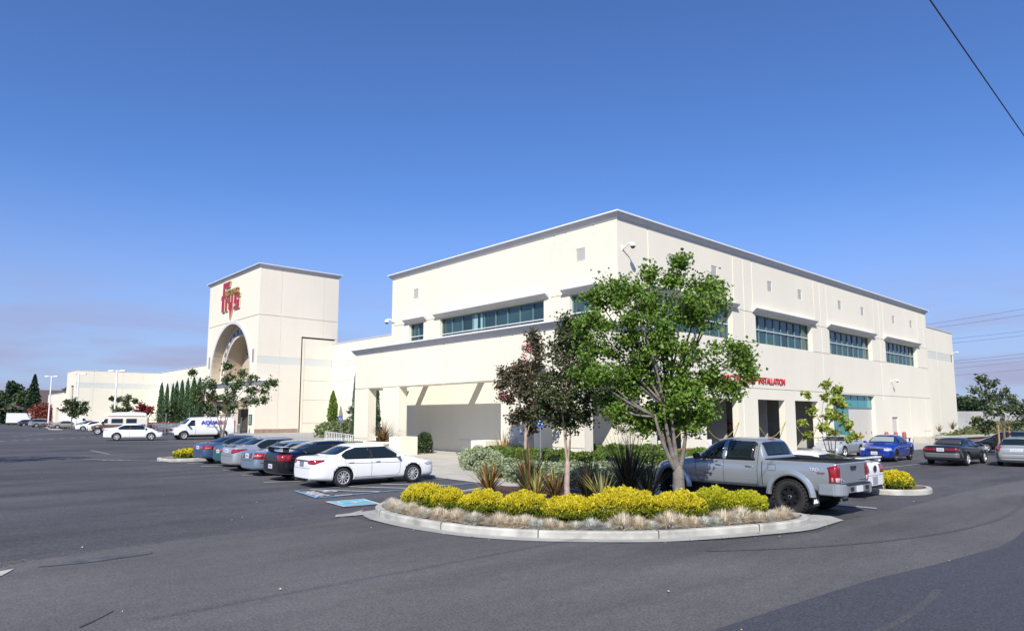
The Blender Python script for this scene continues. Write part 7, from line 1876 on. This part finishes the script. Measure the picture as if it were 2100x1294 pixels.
FB = mat('flax_bronze', (.28, .13, .04), .5, trans=.15); FO = mat('flax_orange', (.42, .24, .06), .5, trans=.15); FG = mat('flax_green', (.10, .12, .035), .45, trans=.15); FD = mat('flax_dark', (.030, .030, .020), .4); FY = mat('flax_yellow', (.36, .32, .09), .5, trans=.15); FP = mat('flax_purple', (.06, .035, .03), .45)
def gf(px, py): return ground_at(px, py, .1)
flax('bronze flax clump standing alone left of the others on the near island', *gf(1003, 1012), 1.1, 120, 201, [FB, FO, FG])
flax('tall green and bronze flax clump left of the parking sign pole', *gf(1083, 1014), 1.5, 130, 202, [FG, FD, FG, FB])
flax('low straw-streaked flax clump in front of the tall green one', *gf(1100, 1022), .9, 70, 203, [FY, FO, FG])
flax('reddish low flax clump left of the myrtle trunk', *gf(1138, 1022), .95, 90, 204, [FB, FY, FP])
flax('dark flax clump right of the myrtle trunk', *gf(1205, 1018), 1.3, 120, 205, [FD, FG, FP])
flax('tallest very dark flax clump in the middle of the bed', *gf(1288, 1016), 1.85, 170, 206, [FD, FD, FP, FG], spread=.75)
flax('dark flax clump right of the tallest one', *gf(1330, 1020), 1.35, 90, 207, [FD, FG, FD], spread=1.0)
flax('yellow-edged flax clump low beside the tallest one', *gf(1235, 1030), .9, 60, 208, [FY, FG])
flax('bronze flax clump by the right pedestal in front of the portico column', *at(1036, 34.5), 1.7, 120, 209, [FB, FG, FO])
flax('bronze flax growing from the square planter', 22.9, 37.35, 1.5, 120, 210, [FB, FG, FO, FD], z=gz(37) + .75, spread=1.25)
flax('small weedy shrub on the bank nearest the store wall', *at(1925, 66), .8, 40, 211, [FG, FB], z=1.0)
flax('taller reddish weedy shrub on the bank', *at(1952, 68), 1.1, 40, 212, [FB, FG, FP], z=1.2)
# far planting strips
for i, (px, dp, w, lb, m) in enumerate(((392, 92, 3.0, 'pale shrub mass under the cypresses', L_VAR), (410, 92, 2.5, 'second pale shrub mass under the cypresses, nearer the tower', L_VAR), (326, 88, 2.6, 'red flowering low shrubs behind the cart corral', leafm('leaf_red_low', (.22, .02, .025), (.42, .05, .05), .2)), (340, 88, 2.2, 'second patch of red low shrubs behind the cart corral', MATS['leaf_red_low']), (176, 117, 2.2, 'small golden shrub in front of the champagne saloon', L_YEL), (133, 121, 2.0, 'green-gold shrub under the small round far tree', L_YELG), (41, 180, 2.4, 'yellowish shrub before the white trailer', L_YELG))):
    dome('shrub', lb, *at(px, dp), w * .6, w * .5, 1.0 if i > 1 else 1.35, 120 + i, m, 900, .26)
tree('young_tree', 'thin sapling in front of the pale shrubs left of the portico', 716, 60, [(716, 845, 5), (720, 855, 5), (712, 862, 5), (722, 838, 4)], L_SPARSE, M_BARK, 23, fork=1.4, tr=.04, ls=.14, lpc=14, cpl=12, clr=.2)

# ------------------------------------------------------------------ people
def person(label, loc, rz, joints, edges, rad, regions, hair):
    t = thing('person', label, 'person', loc, rz)
    me = D.meshes.new('body'); me.from_pydata(joints, edges, []); o = D.objects.new('body', me); COL.objects.link(o)
    md = o.modifiers.new('skin', 'SKIN'); sv = me.skin_vertices[0].data
    for i, r_ in enumerate(rad): sv[i].radius = (r_, r_)
    sv[0].use_root = True; md.use_smooth_shade = True
    s = o.modifiers.new('s', 'SUBSURF'); s.levels = 2; s.render_levels = 2
    dg = bpy.context.evaluated_depsgraph_get(); m2 = D.meshes.new_from_object(o.evaluated_get(dg)); o.modifiers.clear(); o.data = m2; o.parent = t
    m2.materials.clear()
    for m in regions['mats']: m2.materials.append(m)
    for p in m2.polygons: p.material_index = regions['f'](p.center); p.use_smooth = True
    h = MB(); h.blob(*hair, 12, 8); h.build('hair', mat('dark_hair', (.02, .015, .012), .6), t, True)
    return t
M_SKIN = mat('skin', (.42, .24, .16), .5)
# stooping worker in an orange top by the wall right of the tower
J = [(0, 0, .92), (.22, 0, 1.08), (.46, 0, 1.16), (.58, 0, 1.12), (.70, 0, 1.06), (0, .10, .88), (.10, .12, .48), (0, .12, .08), (.16, .13, .04), (0, -.10, .88), (.02, -.12, .46), (-.10, -.12, .08), (.06, -.13, .04), (.44, .2, 1.10), (.50, .24, .82), (.62, .16, .60), (.68, .14, .52), (.44, -.2, 1.10), (.52, -.24, .82), (.64, -.14, .60), (.70, -.12, .52)]
E_ = [(0, 1), (1, 2), (2, 3), (3, 4), (0, 5), (5, 6), (6, 7), (7, 8), (0, 9), (9, 10), (10, 11), (11, 12), (2, 13), (13, 14), (14, 15), (15, 16), (2, 17), (17, 18), (18, 19), (19, 20)]
rr = [.15, .14, .15, .06, .11, .09, .07, .045, .04, .09, .07, .045, .04, .06, .048, .035, .035, .06, .048, .035, .035]
person('person in an orange top and dark trousers stooping by the wall right of the tower', (39.5, 77.6, gz(77)), R(-60), J, E_, rr, dict(mats=[mat('orange_top', (.62, .16, .04), .7), mat('dark_trousers', (.02, .02, .03), .8), M_SKIN], f=lambda c: 2 if (c.x > .60 and c.z > .9) or (c.z < .62 and c.x > .55) else (1 if c.z < .93 and c.x < .3 else 0)), ((.71, 0, 1.12), (.10, .09, .09)))
# worker in the third bay
J2 = [(0, 0, .95), (0, 0, 1.2), (.02, 0, 1.42), (.03, 0, 1.52), (.05, 0, 1.66), (0, .10, .90), (.05, .12, .5), (0, .12, .08), (.16, .13, .04), (0, -.10, .90), (-.05, -.12, .5), (-.12, -.12, .08), (.04, -.13, .04), (.0, .20, 1.40), (.06, .25, 1.12), (.26, .18, 1.0), (.33, .15, .98), (.0, -.20, 1.40), (.06, -.25, 1.12), (.26, -.18, 1.0), (.33, -.15, .98)]
person('dark-clothed person standing among the equipment in the third bay', (43.2, 24.4, .01), R(200), J2, E_, [.15, .14, .15, .055, .105, .09, .07, .045, .04, .09, .07, .045, .04, .06, .048, .035, .035, .06, .048, .035, .035], dict(mats=[mat('dark_top', (.02, .02, .025), .8), mat('dark_trousers', (.02, .02, .03), .8), M_SKIN], f=lambda c: 2 if c.z > 1.5 or (c.x > .22 and c.z > .8) else (1 if c.z < .93 else 0)), ((.03, 0, 1.72), (.11, .10, .09)))
